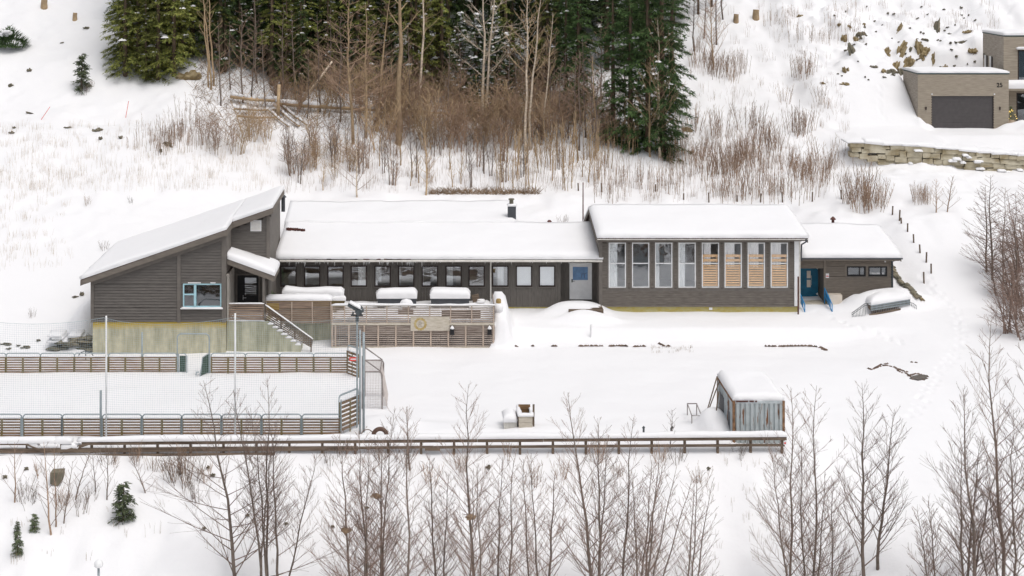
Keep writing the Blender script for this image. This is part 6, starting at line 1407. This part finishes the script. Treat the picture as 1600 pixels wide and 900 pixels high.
# foreground: stem given by picture foot (at the frame's lower edge) and tip
def fg(Y, feet, label, seed, **kw):
    st = []; x0 = XX(feet[0][0],Y); zb = ground(x0,Y); kw.setdefault('rmin',.0085); kw.setdefault('subs',8)
    for px0, px1, py1, rk in feet:
        p = P(px1,py1,Y); xb = XX(px0,Y); f = H-(900-CY)/F*Y          # height at the lower frame edge
        k = (p.z-zb)/max(.5,(p.z-f)); lx = (p.x-xb)*min(k,1.5); st.append((p.x-lx-x0,R.uniform(-.5,.5),p.z-zb,lx,R.uniform(-.3,.3),rk))
    return bare_tree((x0,Y,zb),st,label,seed=seed,**kw)
FG = [
 (71.5,[(369,322,592,.085)],'leaning bare tree whose wide crown sweeps towards the globe lamp',dict(nb=34,start=.03,blen=.5,ang=(48,78),upturn=.35,subs=3.5)),
 (70.5,[(402,372,612,.06),(412,392,640,.05),(406,428,660,.045)],'three stemmed bare tree before the row of court panels',dict(nb=20,start=.3,blen=.3)),
 (71,[(420,423,596,.06),(438,424,668,.065),(452,492,700,.045)],'bare tree with a forked straight stem before the last court panels',dict(nb=20,start=.3,blen=.28)),
 (70,[(542,528,672,.065)],'bushy bare tree just before the court corner posts',dict(nb=34,start=.08,blen=.33,subs=9)),
 (69,[(567,558,680,.07),(572,575,690,.05)],'dense dark bare tree below the half buried tyre',dict(nb=34,start=.08,blen=.32,subs=9)),
 (70.5,[(592,600,690,.065),(604,618,640,.05)],'dense double stemmed bare tree below the goal cage',dict(nb=30,start=.1,blen=.32,subs=9)),
 (69.5,[(638,634,632,.06)],'slim bare tree with its tip before the smooth yard next to the goal cage',dict(nb=30,start=.15,blen=.3,subs=8)),
 (71,[(679,668,715,.055),(694,700,740,.045)],'low bare tree between the goal cage and the tallest central tree',dict(nb=28,start=.1,blen=.33,subs=8)),
 (70,[(740,738,602,.075)],'tallest central bare tree with a straight leader over the timber rails',dict(nb=30,start=.12,blen=.33,ang=(38,55))),
 (68.5,[(751,745,720,.05),(727,735,735,.05)],'short bare tree hugging the tallest central trunk',dict(nb=26,start=.1,blen=.32,subs=8)),
 (70.5,[(775,782,718,.045),(797,806,722,.05)],'bare saplings below the slatted crate',dict(nb=26,start=.1,blen=.3,subs=8)),
 (69.5,[(822,815,715,.05),(840,826,700,.05)],'twin bare trees below the open plank bin',dict(nb=26,start=.1,blen=.3,subs=8)),
 (71.5,[(858,864,735,.06)],'bare tree with a bowed stem past the open plank bin',dict(nb=24,start=.1,blen=.36,subs=8)),
 (70,[(923,886,612,.085)],'tall curving bare tree with its tip in front of the open snowy yard',dict(nb=28,start=.12,blen=.33,ang=(35,52))),
 (69.5,[(937,928,655,.075),(940,964,690,.05)],'strong bare tree beside the tall curving one',dict(nb=26,start=.12,blen=.32)),
 (70.5,[(973,981,652,.06)],'slim straight bare tree below the first steel stub',dict(nb=26,start=.1,blen=.3)),
 (71,[(992,985,735,.045),(1003,1018,720,.045),(1010,1036,715,.05)],'fan shaped bare clump below the two steel stubs',dict(nb=22,start=.1,blen=.3,subs=7)),
 (69.5,[(1017,1042,708,.055),(1024,1060,725,.05),(1030,1072,735,.045)],'fan shaped bare clump leaning towards the container',dict(nb=22,start=.1,blen=.3,subs=4)),
 (70.5,[(1072,1078,745,.045),(1086,1100,740,.045),(1095,1112,760,.04)],'fine twigged bare clump below the metal frame',dict(nb=22,start=.1,blen=.3,subs=4)),
 (71,[(1231,1223,604,.06),(1226,1205,700,.045)],'bare tree in front of the end of the timber fence',dict(nb=24,start=.12,blen=.33)),
 (70,[(1252,1252,690,.05),(1262,1266,598,.065)],'twin bare tree just past the rusty container',dict(nb=26,start=.1,blen=.3)),
 (69,[(1278,1282,740,.05),(1297,1300,745,.05)],'low dense bare clump past the container',dict(nb=28,start=.06,blen=.32,subs=9)),
 (70.5,[(1352,1354,604,.085)],'tall bare tree standing alone before the meltwater pool',dict(nb=26,start=.14,blen=.36,ang=(38,56))),
 (71.5,[(1372,1392,632,.075)],'tall forked looking bare tree leaning away from the one alone before the pool',dict(nb=24,start=.14,blen=.36,ang=(38,56))),
 (69,[(1450,1440,800,.04),(1466,1455,790,.04)],'low bare clump between the tall pair and the thick dark trees',dict(nb=26,start=.05,blen=.34,subs=9)),
 (68,[(1510,1494,602,.085),(1503,1500,690,.06)],'dark bare tree with crowded stems in the corner of the frame',dict(nb=30,start=.12,blen=.34,subs=8)),
 (69.5,[(1518,1540,690,.05),(1526,1560,720,.05)],'leaning bare stems between the two dark corner trees',dict(nb=24,start=.1,blen=.32,subs=8)),
 (68.5,[(1573,1556,496,.09)],'tallest dark bare tree at the edge of the view',dict(nb=32,start=.15,blen=.30)),
 (67.5,[(1596,1602,520,.08),(1585,1590,640,.06)],'dark bare tree cut by the edge of the view beside the tallest one',dict(nb=30,start=.12,blen=.3)),
 (67,[(1560,1540,760,.05),(1548,1528,800,.045)],'thin bare thicket at the feet of the dark corner trees',dict(nb=26,start=.08,blen=.32,subs=8)),
]
for i,(Y,feet,lab,kw) in enumerate(FG):
    kw['nb'] = int(kw['nb']*1.5); fg(Y,feet,lab,100+i,**kw)
# rooted saplings on the bank, foot in view
for i,(px,py,px1,py1,r,lab) in enumerate(((24,784,27,690,.035,'thin upright sapling on the bank at the edge of the view'),(81,835,70,690,.045,'reddish sapling with the lowest foot on the bank beneath the broken rail'),(87,823,85,700,.035,'slim sapling beside the reddish one on the bank'),(100,818,112,720,.03,'bent young sapling next to the brown stone block'),(117,780,140,705,.035,'forked sapling growing past the brown stone block'),(167,781,168,700,.028,'fine sapling above the little spruce on the bank'),(150,768,145,712,.022,'short fine sapling on the bank beside the fine taller one'),(229,770,205,715,.03,'bowed sapling arching over the little spruce'),(641,735,636,640,.04,'young bare tree rising over the timber rails beside the goal cage'),(1046,700,1050,640,.02,'slim young sapling at the timber rails near the steel stubs'))):
    g = G(px,py); p = P(px1,py1,g.y); bare_tree(tuple(g),[(0,0,p.z-g.z,p.x-g.x,0,r)],lab,'bark_red' if i < 3 else 'bark','twig','bare_sapling',None,200+i,nb=14,start=.12,blen=.36,subs=3,rmin=.009)
# trees by the path at the right of the view
for i,(px,py,px1,py1,r,lab) in enumerate(((1541,425,1541,290,.07,'straight bare tree by the footpath, first of the clump'),(1551,438,1553,275,.08,'tallest bare tree in the clump by the footpath'),(1566,452,1565,292,.06,'bare tree at the lower end of the clump by the footpath'),(1558,462,1545,400,.05,'short bent bare tree with arching twigs in the clump by the footpath'),(1590,470,1590,300,.06,'bare tree at the edge of the view above the dark thicket'),(1604,440,1600,285,.06,'bare tree cut off by the edge of the view beneath the stone wall'))):
    g = G(px,py); p = P(px1,py1,g.y); bare_tree(tuple(g),[(0,0,p.z-g.z,p.x-g.x,0,r)],lab,'bark','twig','bare_tree',None,300+i,nb=52,start=.04,blen=.36,ang=(50,78),subs=4,rmin=.012,upturn=.25)
for i,(px,py,hh,lab) in enumerate(((1463,332,50,'small bare tree beneath the stone wall, first of two'),(1480,331,55,'small leaning bare tree beneath the stone wall, beside its twin'))):
    g = G(px,py); bare_tree(tuple(g),[(0,0,hh*g.y/F,.3*i,0,.045)],lab,'bark_red','bark_red','bare_sapling',None,320+i,nb=18,start=.15,blen=.36,subs=3,rmin=.011)
g = G(1556,510); bare_tree(tuple(g),[(0,0,1.2,0,0,.02)],'tiny sapling standing alone beside the footprints','bark','twig','bare_sapling',None,330,nb=6,start=.3,blen=.25,subs=1,rmin=.009)
# dark thicket at the edge
for i,(px,py) in enumerate(((1590,500),(1604,480),(1600,530),(1585,470),(1600,430),(1606,395),(1578,520))):
    g = G(px,py); bare_tree(tuple(g),[(R.uniform(-.6,.6),R.uniform(-.4,.4),R.uniform(2.,4.6),R.uniform(-1.4,.3),0,.04) for k in range(8)],'dense dark thicket of bare twigs at the edge of the view','twig','twig','bare_thicket','dark thicket at the edge of the view',340+i,nb=18,start=.05,blen=.42,ang=(50,85),subs=4,rmin=.010,upturn=.3)
# ------------------------------------------------------------------ bare trees in and before the wood
def wood_tree(px, py, py1, lab, seed, bark='bark_tan', twig='bark_tan', r=.10, lean=0., grp=None, **kw):
    g = G(px,py); p = P(px+lean,py1,g.y); kw.setdefault('rmin',.016); kw.setdefault('nb',30); kw.setdefault('subs',3.)
    return bare_tree(tuple(g),[(0,0,p.z-g.z,p.x-g.x,0,r)],lab,bark,twig,'bare_tree',grp,seed,**kw)
wood_tree(657,172,-90,'straight pale birch trunk in the middle of the wood',400,'birch','bark_tan',.12,start=.35,blen=.22,ang=(50,85))
wood_tree(754,190,-60,'pale forked tree with wide spreading limbs before the snow laden spruces',401,'birch','birch',.14,-8,start=.22,blen=.46,ang=(38,80),upturn=.3,nb=17,jit=.17)
wood_tree(757,188,-70,'pale twin stem leaning out beside the forked tree before the snow laden spruces',402,'birch','birch',.12,14,start=.3,blen=.42,ang=(40,80),upturn=.3,nb=15,jit=.17)
wood_tree(822,236,-40,'tan birch with a double top before the green spruces',403,'birch','bark_tan',.12,-6,start=.4,blen=.28)
wood_tree(829,234,-30,'tan birch leaning towards the green spruces',404,'birch','bark_tan',.11,22,start=.4,blen=.25)
wood_tree(848,215,20,'slim tan birch leaning beside the double topped one',405,'birch','bark_tan',.09,18,start=.4,blen=.25)
wood_tree(552,225,-20,'brown alder with fine drooping twigs near the fallen log',406,'bark_tan','bark_red',.13,-6,start=.22,blen=.4,ang=(55,88),upturn=.2,nb=40,subs=4)
wood_tree(571,215,5,'brown alder with a crooked top beyond the fallen log',407,'bark_tan','bark_red',.12,-2,start=.25,blen=.38,ang=(55,88),upturn=.2,nb=40,subs=4)
wood_tree(588,205,-10,'brown alder leaning out at the end of the fallen log',408,'bark_tan','bark_red',.13,14,start=.3,blen=.34,ang=(50,85),upturn=.3,nb=34,subs=4)
wood_tree(622,225,-120,'thickest brown trunk rising straight from the thicket',409,'bark_tan','bark_tan',.26,2,start=.5,blen=.16,nb=20)
wood_tree(1032,247,22,'pale bare tree growing in front of the biggest spruce',410,'birch','bark_tan',.10,-2,start=.2,blen=.36,ang=(30,60),nb=46)
wood_tree(1016,245,70,'smaller bare tree in front of the biggest spruce',411,'bark_tan','bark_tan',.08,-6,start=.2,blen=.36,ang=(30,60),nb=30)
wood_tree(935,236,90,'reddish bare tree before the green spruces',412,'bark_tan','bark_red',.08,-2,start=.15,blen=.36,nb=34,subs=4)
wood_tree(330,140,-40,'tall pale stem bending at the end of the olive spruces, first of three',413,'bark_tan','bark_tan',.08,-22,start=.4,blen=.16,nb=16)
wood_tree(326,136,-50,'tall pale stem bending at the end of the olive spruces, second of three',414,'bark_tan','bark_tan',.07,-12,start=.4,blen=.16,nb=16)
wood_tree(334,134,-60,'tall pale stem bending at the end of the olive spruces, third of three',415,'bark_tan','bark_tan',.08,-14,start=.4,blen=.16,nb=16)
wood_tree(558,308,175,'young birch with a clean pale stem behind the long roof',416,'birch','bark_red',.06,-2,start=.08,blen=.42,ang=(40,65),nb=30,rmin=.012)
wood_tree(665,305,190,'tan many branched young tree behind the long roof',417,'bark_tan','bark_tan',.07,2,start=.15,blen=.3,nb=26,rmin=.012)
wood_tree(1115,105,-10,'bare bush like tree holding a lump of snow beyond the wood',418,'bark_tan','bark_red',.07,-2,start=.15,blen=.4,nb=34,ang=(25,55),subs=4)
lab = 'bare brown tree between the spruces of the hillside wood'
protoT = [wood_tree(px,py,py-150,lab,430+i,'bark',('bark_red','twig')[i%2],.075,R.uniform(-6,6),'bare trees between the spruces',start=.25,blen=.3,nb=28,ang=(45,80),upturn=.3) for i,(px,py) in enumerate(((380,160),(440,165),(500,175),(860,205)))]
for px,py in ((360,140),(402,130),(415,175),(462,158),(480,185),(516,150),(532,190),(604,195),(640,205),(700,200),(720,190),(790,205),(806,190),(870,230),(888,215),(905,235),(862,180),(880,200),(896,225),(915,215),(925,185),(940,160),(858,160),(975,170),(930,240),(1100,60),(1130,30),(1085,80),(1120,70),(345,165),(393,150)): t = R.choice(protoT); s_ = R.uniform(.7,1.1); dup(t,tuple(G(px,py)),R.uniform(0,6.28),(s_,s_,s_))
# ------------------------------------------------------------------ shrubs: single small meshes, copied
def shrub_mesh(name, seed, h, n, splay, nb, mat, rmin=.012, blen=.3, ang=(15,45), subs=1.5, r0=.022, spread=.25):
    rg = random.Random(seed); mb = MB()
    for i in range(n):
        a = rg.uniform(0,6.28); q = rg.random()**.6*spread; s_ = rg.uniform(.2,1)*splay; hh = h*rg.uniform(.55,1.)
        grow(mb,mb,rg,(q*math.cos(a),q*math.sin(a),-.2),hh,r0*rg.uniform(.6,1.2),(math.cos(a)*s_*hh,math.sin(a)*s_*hh),nb,.2,blen,ang,subs,rmin,.03,1 if subs < 2 else 2,.4,4)
    return mb.mesh(name,M[mat])
SH = {
 'sapling':[shrub_mesh('bare_sapling',500+i,4.,1+i%3,.12,16,('bark_tan','bark','bark_red')[i%3],.014,.3,(25,50),2.2,.04) for i in range(5)],
 'red':[shrub_mesh('bare_shrub',520+i,2.5,13,.30,6,'bark_red',.0095,.24,(12,45),1.6,.014,.8) for i in range(5)],
 'brown':[shrub_mesh('bare_shrub',530+i,4.4,8,.55,18,('bark_red','bark_tan','bark_red')[i%3],.0105,.38,(30,80),3.2,.024,.7) for i in range(5)],
 'switch':[shrub_mesh('bare_shrub',540+i,2.2,9,.12,4,'bark_red',.009,.2,(8,35),1.2,.012,1.6) for i in range(5)],
 'fine':[shrub_mesh('bare_shrub',550+i,1.5,9,.45,5,('bark_red','bark')[i%2],.008,.28,(15,50),1.5,.010,.4) for i in range(4)],
 'tan':[shrub_mesh('bare_shrub',560+i,4.5,6,.10,10,'bark_tan',.014,.22,(12,40),2.,.03,.7) for i in range(3)],
}
def shrub(kind, px, py, s_, label, group, name='bare_shrub', cat='shrub'):
    g = G(px,py); o = bpy.data.objects.new(name,R.choice(SH[kind])); C.objects.link(o); o.location = g; k = s_*R.uniform(.75,1.2)
    o.scale = (k,k,k*R.uniform(.85,1.15)); o.rotation_euler = (0,0,R.uniform(0,6.28)); return tag(o,label,cat,group)
def scatter(kind, n, x0, x1, y0, y1, s_, label, group, name='bare_shrub', cat='shrub'):
    for i in range(n):
        px = x0+(x1-x0)*(i+R.random())/n; shrub(kind if isinstance(kind,str) else R.choice(kind),px,R.uniform(y0,y1),s_,label,group,name,cat)
scatter('sapling',48,440,930,240,302,1.0,'thin bare sapling on the slope behind the long low roof','saplings behind the long low roof','bare_sapling','sapling')
scatter('tan',12,780,960,245,298,.95,'tan many stemmed sapling at the wood edge behind the chimney','tan saplings at the wood edge','bare_sapling','sapling')
scatter('brown',46,575,862,188,240,1.15,'dense reddish brown bush in the thicket at the wood edge','bushes of the thicket at the wood edge')
for (xa,xb),(ya,yb),n_ in scatter_later: scatter('brown',n_,xa,xb,ya,yb,.95,'brown bush on the floor of the wood behind the fallen logs' if xa < 500 else 'brown bush on the floor of the wood behind the thicket','bushes behind the fallen logs' if xa < 500 else 'bushes behind the thicket')
scatter('brown',10,455,560,225,292,.75,'reddish bush behind the start of the long roof','bushes behind the start of the long roof')
scatter('tan',9,950,1062,226,240,.8,'tan stemmed shrub at the foot of the biggest spruces','shrubs at the foot of the biggest spruces')
scatter('switch',46,930,1300,262,314,1.0,'thin red switches of scrub behind the hall roof','scrub behind the hall roof')
scatter('red',30,1060,1215,195,275,1.0,'reddish shrub on the open slope beside the biggest spruce','shrubs on the slope beside the biggest spruce')
scatter('red',16,1120,1300,250,314,.95,'reddish bushy shrub in the scrub above the annex roof','bushy shrubs above the annex roof')
for px,py,s_ in ((1340,325,1.25),(1350,330,1.35),(1358,326,1.3),(1366,330,1.25),(1334,318,1.1),(1374,322,1.1),(1348,312,1.2),(1362,314,1.25)): shrub('red',px,py,s_,'dense red stemmed shrub in front of the end of the stone wall','red shrubs before the stone wall')
scatter('red',5,1432,1452,310,322,.6,'low reddish shrub on the snow beneath the stone wall','low shrubs beneath the stone wall')
for px,py,s_ in ((1255,120,1.),(1262,112,.9),(1248,118,.9),(1240,205,1.1),(1256,208,1.1),(1265,200,1.),(1248,212,.9),(1282,160,.7),(1290,168,.6),(1225,160,.6)): shrub('red',px,py,s_,'lone reddish shrub on the smooth slope beside the garage','shrubs on the smooth slope beside the garage')
scatter('switch',16,1200,1340,22,70,.8,'thin scrub at the top of the slope above the garage','scrub at the top of the slope')
scatter('red',12,1080,1160,70,130,.9,'reddish shrub under the bare bushes beyond the wood','shrubs beyond the wood')
scatter('brown',9,320,430,205,246,.85,'brown bush before the fallen logs','bushes before the fallen logs')
scatter('switch',12,220,330,190,238,.9,'thin stemmed shrub at the foot of the track','shrubs at the foot of the track')
scatter('red',7,250,290,205,242,.7,'low brown shrub beside the dark boulder','low shrubs beside the dark boulder')
for px,py in ((136,142),(142,136),(131,146)): shrub('fine',px,py,.7,'low brown twigs at the foot of the lone young spruce','twigs at the lone young spruce')
for px,py,s_ in ((291,755,1.15),(284,756,1.),(298,752,1.),(271,750,.9)): shrub('fine',px,py,s_*1.35,'bushy willow clump on the bank under the third rail','willow clumps on the bank')
scatter('fine',16,20,330,715,800,.8,'fine twiggy shrub on the bank near the little spruce','twiggy shrubs on the bank')
scatter('fine',16,480,1220,712,760,.9,'fine twiggy shrub on the bank below the timber rails','twiggy shrubs below the timber rails')
shrub('fine',206,318,.55,'small frosted bush alone on the snow above the gabled roof',None); shrub('fine',163,390,.5,'small frosted bush beside the eave of the gabled roof',None)
shrub('fine',136,320,.55,'small frosted twig cluster further out above the gabled roof',None); shrub('fine',880,352,.9,'bare twigs sticking up behind the low roof by the hall gable',None); shrub('fine',50,496,.5,'small bare twigs above the net near the dry stone wall',None)
# small things on the foreground trees: nests of caught leaves
for px,py,Y,lab in ((735,808,69.6,'dark round nest in the tallest central bare tree'),(541,829,69.8,'small dark nest in the bushy bare tree'),(588,775,70.2,'small dark nest in the double stemmed bare tree')):
    p = P(px,py,Y); v, f_ = rock_pts(0,int(px),2,.4,(.21,.2,.13)); mb = MB(); mb.add([(p.x+a,p.y+b,p.z+c) for a,b,c in v],f_)
    for i in range(26): a, b = R.uniform(0,6.28), R.uniform(-.1,.1); mb.tube([(p.x+.15*math.cos(a),p.y+.15*math.sin(a),p.z+b),(p.x+.3*math.cos(a+.5),p.y+.3*math.sin(a+.5),p.z+b+R.uniform(-.05,.12))],.008,3)
    tag(mb.build('bird_nest',M['brush'],None,tuple(p)),lab,'nest')
# ------------------------------------------------------------------ uncountable ground cover
def tufts(name, spots, mat, label, hmin, hmax, n, r=.007):
    mb = MB()
    for px, py, s_ in spots:
        g = G(px,py)
        for i in range(n):
            a = R.uniform(0,6.28); q = R.random()*.8*s_; x, y = g.x+q*math.cos(a), g.y+q*math.sin(a); h = R.uniform(hmin,hmax)*s_; l = R.uniform(0,.35)*h
            mb.tube([(x,y,g.z-.1),(x+math.cos(a)*l*.4,y+math.sin(a)*l*.4,g.z+h*.6),(x+math.cos(a)*l,y+math.sin(a)*l,g.z+h)],[r,r*.8,r*.4],3,False)
    return tag(mb.build(name,M[mat],None),label,None,kind='stuff')
sp_ = [(R.uniform(0,430),R.uniform(222,298),R.uniform(.5,1.1)) for i in range(230)]+[(R.uniform(0,110),R.uniform(270,420),R.uniform(.4,.9)) for i in range(60)]+[(R.uniform(0,260),R.uniform(195,225),R.uniform(.5,.9)) for i in range(40)]
tufts('dry_grass',sp_,'hay','dry grass stalks showing through snow on the open slope',.25,.95,9,.0065)
tufts('dry_weeds',[(R.uniform(930,1330),R.uniform(230,316),R.uniform(.6,1.2)) for i in range(170)]+[(R.uniform(1060,1325),R.uniform(5,230),R.uniform(.4,.9)) for i in range(150)]+[(R.uniform(1300,1560),R.uniform(5,50),R.uniform(.4,.8)) for i in range(60)]+[(R.uniform(440,930),R.uniform(235,300),R.uniform(.6,1.1)) for i in range(300)],'bark_red','thin dead weeds through the snow behind the roofs',.3,1.2,7,.0075)
tufts('bank_weeds',[(R.uniform(0,1250),R.uniform(712,880),R.uniform(.3,.7)) for i in range(150)]+[(R.uniform(1020,1080),R.uniform(543,552),.25) for i in range(22)],'brush','thin dead weeds on the bank snow',.3,.9,5,.006)
# tangled undergrowth of the wood
mb = MB(); rr = random.Random(77)
for i in range(2600):
    if rr.random() < .62: px, py = rr.uniform(300,640), rr.uniform(95,205)
    else: px, py = rr.uniform(580,960), rr.uniform(120,225)
    g = G(px,py); a = rr.uniform(0,6.28); L = rr.uniform(.5,2.2); u = rr.uniform(.1,.9); d = Vector((math.cos(a)*(1-u*.5),math.sin(a)*(1-u*.5),u))*L
    mb.tube([tuple(g-Vector((0,0,.05))),tuple(g+d*.5+Vector((0,0,.1))),tuple(g+d)],[.018,.013,.007],3,False)
tag(mb.build('undergrowth',M['brush'],None),'tangled dead undergrowth on the floor of the wood',None,kind='stuff')
mb = MB()
for i in range(900):
    px = rr.uniform(672,842); py = 304-abs(rr.gauss(0,3.)) ; g = G(px,py); L = rr.uniform(.2,.6); a = rr.uniform(0,6.28); mb.tube([(g.x,g.y,g.z-.05),(g.x+math.cos(a)*L,g.y+math.sin(a)*L*.5,g.z+rr.uniform(.05,.5))],[.02,.008],3,False)
tag(mb.build('dead_bracken',M['brush'],None),'strip of brown dead bracken behind the long roof',None,kind='stuff')
# ------------------------------------------------------------------ fallen timber
def log(a, b, r0, r1, label, mat='bark_tan', snow=True, group=None, branches=0):
    T_ = thing('fallen_log',label,'log',tuple(a),group); mb = MB(); m = a.lerp(b,.5)+Vector((0,0,-.08)); mb.tube([tuple(a),tuple(m),tuple(b)],[r0,(r0+r1)/2,r1],9)
    for i in range(branches):
        p = a.lerp(b,R.uniform(.2,.95)); d = Vector((R.uniform(-.6,.6),R.uniform(-1,1),R.uniform(-.5,1))); mb.tube([tuple(p),tuple(p+d*.6),tuple(p+d*1.2)],[.04,.025,.01],4)
    mb.build('trunk',M[mat],T_,smooth=True)
    if snow:
        mb = MB(); d = (b-a); s_ = d.cross(Vector((0,0,1))).normalized()*.8; q = Vector((0,0,1)); n = 7
        for i in range(n):
            f0, f1 = i/n+R.uniform(0,.03), (i+1)/n-R.uniform(-.02,.05); p, e = a.lerp(b,f0)+Vector((0,0,-.08*4*f0*(1-f0))), a.lerp(b,f1)+Vector((0,0,-.08*4*f1*(1-f1))); r_ = r0+(r1-r0)*f0
            snow_patch(mb,p-s_*r_*-.9+q*r_*.6,e-s_*r_*-.9+q*r_*.6,e-s_*r_*.9+q*r_*.6,p-s_*r_*.9+q*r_*.6,r_*1.3+.10,r_*.9,step=.25,lump=.04,seed=i)
        mb.build('snow_cover',M['snow'],T_,smooth=True)
    return T_
def up(px,py,dz,): g = G(px,py); return g+Vector((0,0,dz))
log(up(430,172,.55),up(700,186,.5),.19,.10,'longest fallen log with a coat of snow lying across the front of the wood',branches=10)
log(up(360,160,.5),up(436,172,.8),.17,.15,'thick snowy fallen log reaching from the root end of the longest log',branches=4)
for i,(xa,ya,xb,yb,l_) in enumerate(((366,178,432,176,'thin fallen log under the thick snowy one'),(428,172,468,202,'short fallen log sloping down from the log pile'),(436,170,480,200,'short fallen log splayed beside the sloping one'),(370,190,440,188,'lowest dark fallen log at the front of the pile'),(420,180,452,203,'stubby fallen log poking down from the pile'))): log(up(xa,ya,.45),up(xb,yb,.25),.10,.07,l_,snow=i != 3)
g = G(464,168); b = P(519,96,g.y+.5); log(Vector((g.x,g.y,g.z)),b,.13,.08,'pale dead trunk leaning at a slant above the fallen logs','birch',False)
g = G(434,182); log(Vector((g.x,g.y,g.z-.1)),P(436,132,g.y),.17,.13,'broken upright stump standing in the fallen logs',snow=True)
# ------------------------------------------------------------------ globe street lamp
Yl = 66.; T_ = thing('street_lamp','white globe street lamp on a grey pole at the bottom of the bank','street lamp',(XX(154,Yl),Yl,ground(XX(154,Yl),Yl)))
c = P(154,882,Yl); mb = MB(); mb.tube([(c.x,Yl,ground(c.x,Yl)-.3),(c.x,Yl,c.z-.05)],.05,10); mb.build('pole',M['steel'],T_,smooth=True)
mb = MB(); rad = .19; mb.tube([(c.x,Yl,c.z+rad*math.sin(t)) for t in np.linspace(-.5,1.55,10)],[rad*math.cos(t)+.001 for t in np.linspace(-.5,1.55,10)],18); mb.build('globe',M['lamp_globe'],T_,smooth=True)

# ================================================================== camera, light, film
cam = bpy.data.cameras.new('camera'); co = bpy.data.objects.new('camera',cam); C.objects.link(co); SC.camera = co
co.location = (0,0,H); co.rotation_euler = (math.pi/2,0,0); cam.sensor_width = 36; cam.lens = 36*F/1600
cam.shift_x = (800-CX)/1600; cam.shift_y = -(450-CY)/1600; cam.clip_start = .5; cam.clip_end = 2000
sun_dir = Vector((.38,-.45,1.45)).normalized()        # towards the veiled sun
sd = bpy.data.lights.new('sun','SUN'); sd.energy = SUN; sd.angle = math.radians(40); sd.color = (1,.965,.92)
so = bpy.data.objects.new('sun',sd); C.objects.link(so); so.rotation_euler = (-sun_dir).to_track_quat('-Z','Y').to_euler()
w = bpy.data.worlds.new('World'); SC.world = w; w.use_nodes = True; nt = w.node_tree; N = nt.nodes
sk = N.new('ShaderNodeTexSky'); sk.sky_type = 'NISHITA'; sk.sun_disc = False; sk.sun_elevation = math.asin(sun_dir.z); sk.sun_rotation = math.atan2(sun_dir.x,sun_dir.y); sk.air_density = 1.; sk.dust_density = 4.; sk.ozone_density = 1.
hs = N.new('ShaderNodeHueSaturation'); hs.inputs['Saturation'].default_value = .26
nt.links.new(sk.outputs[0],hs.inputs['Color']); nt.links.new(hs.outputs[0],N['Background'].inputs['Color']); N['Background'].inputs['Strength'].default_value = SKY
SC.view_settings.view_transform = 'Standard'; SC.view_settings.look = 'None'; SC.view_settings.exposure = EXPO; SC.view_settings.gamma = 1; SC.view_settings.use_curve_mapping = False
SC.cycles.max_bounces = 6; SC.cycles.transparent_max_bounces = 16; SC.cycles.diffuse_bounces = 4
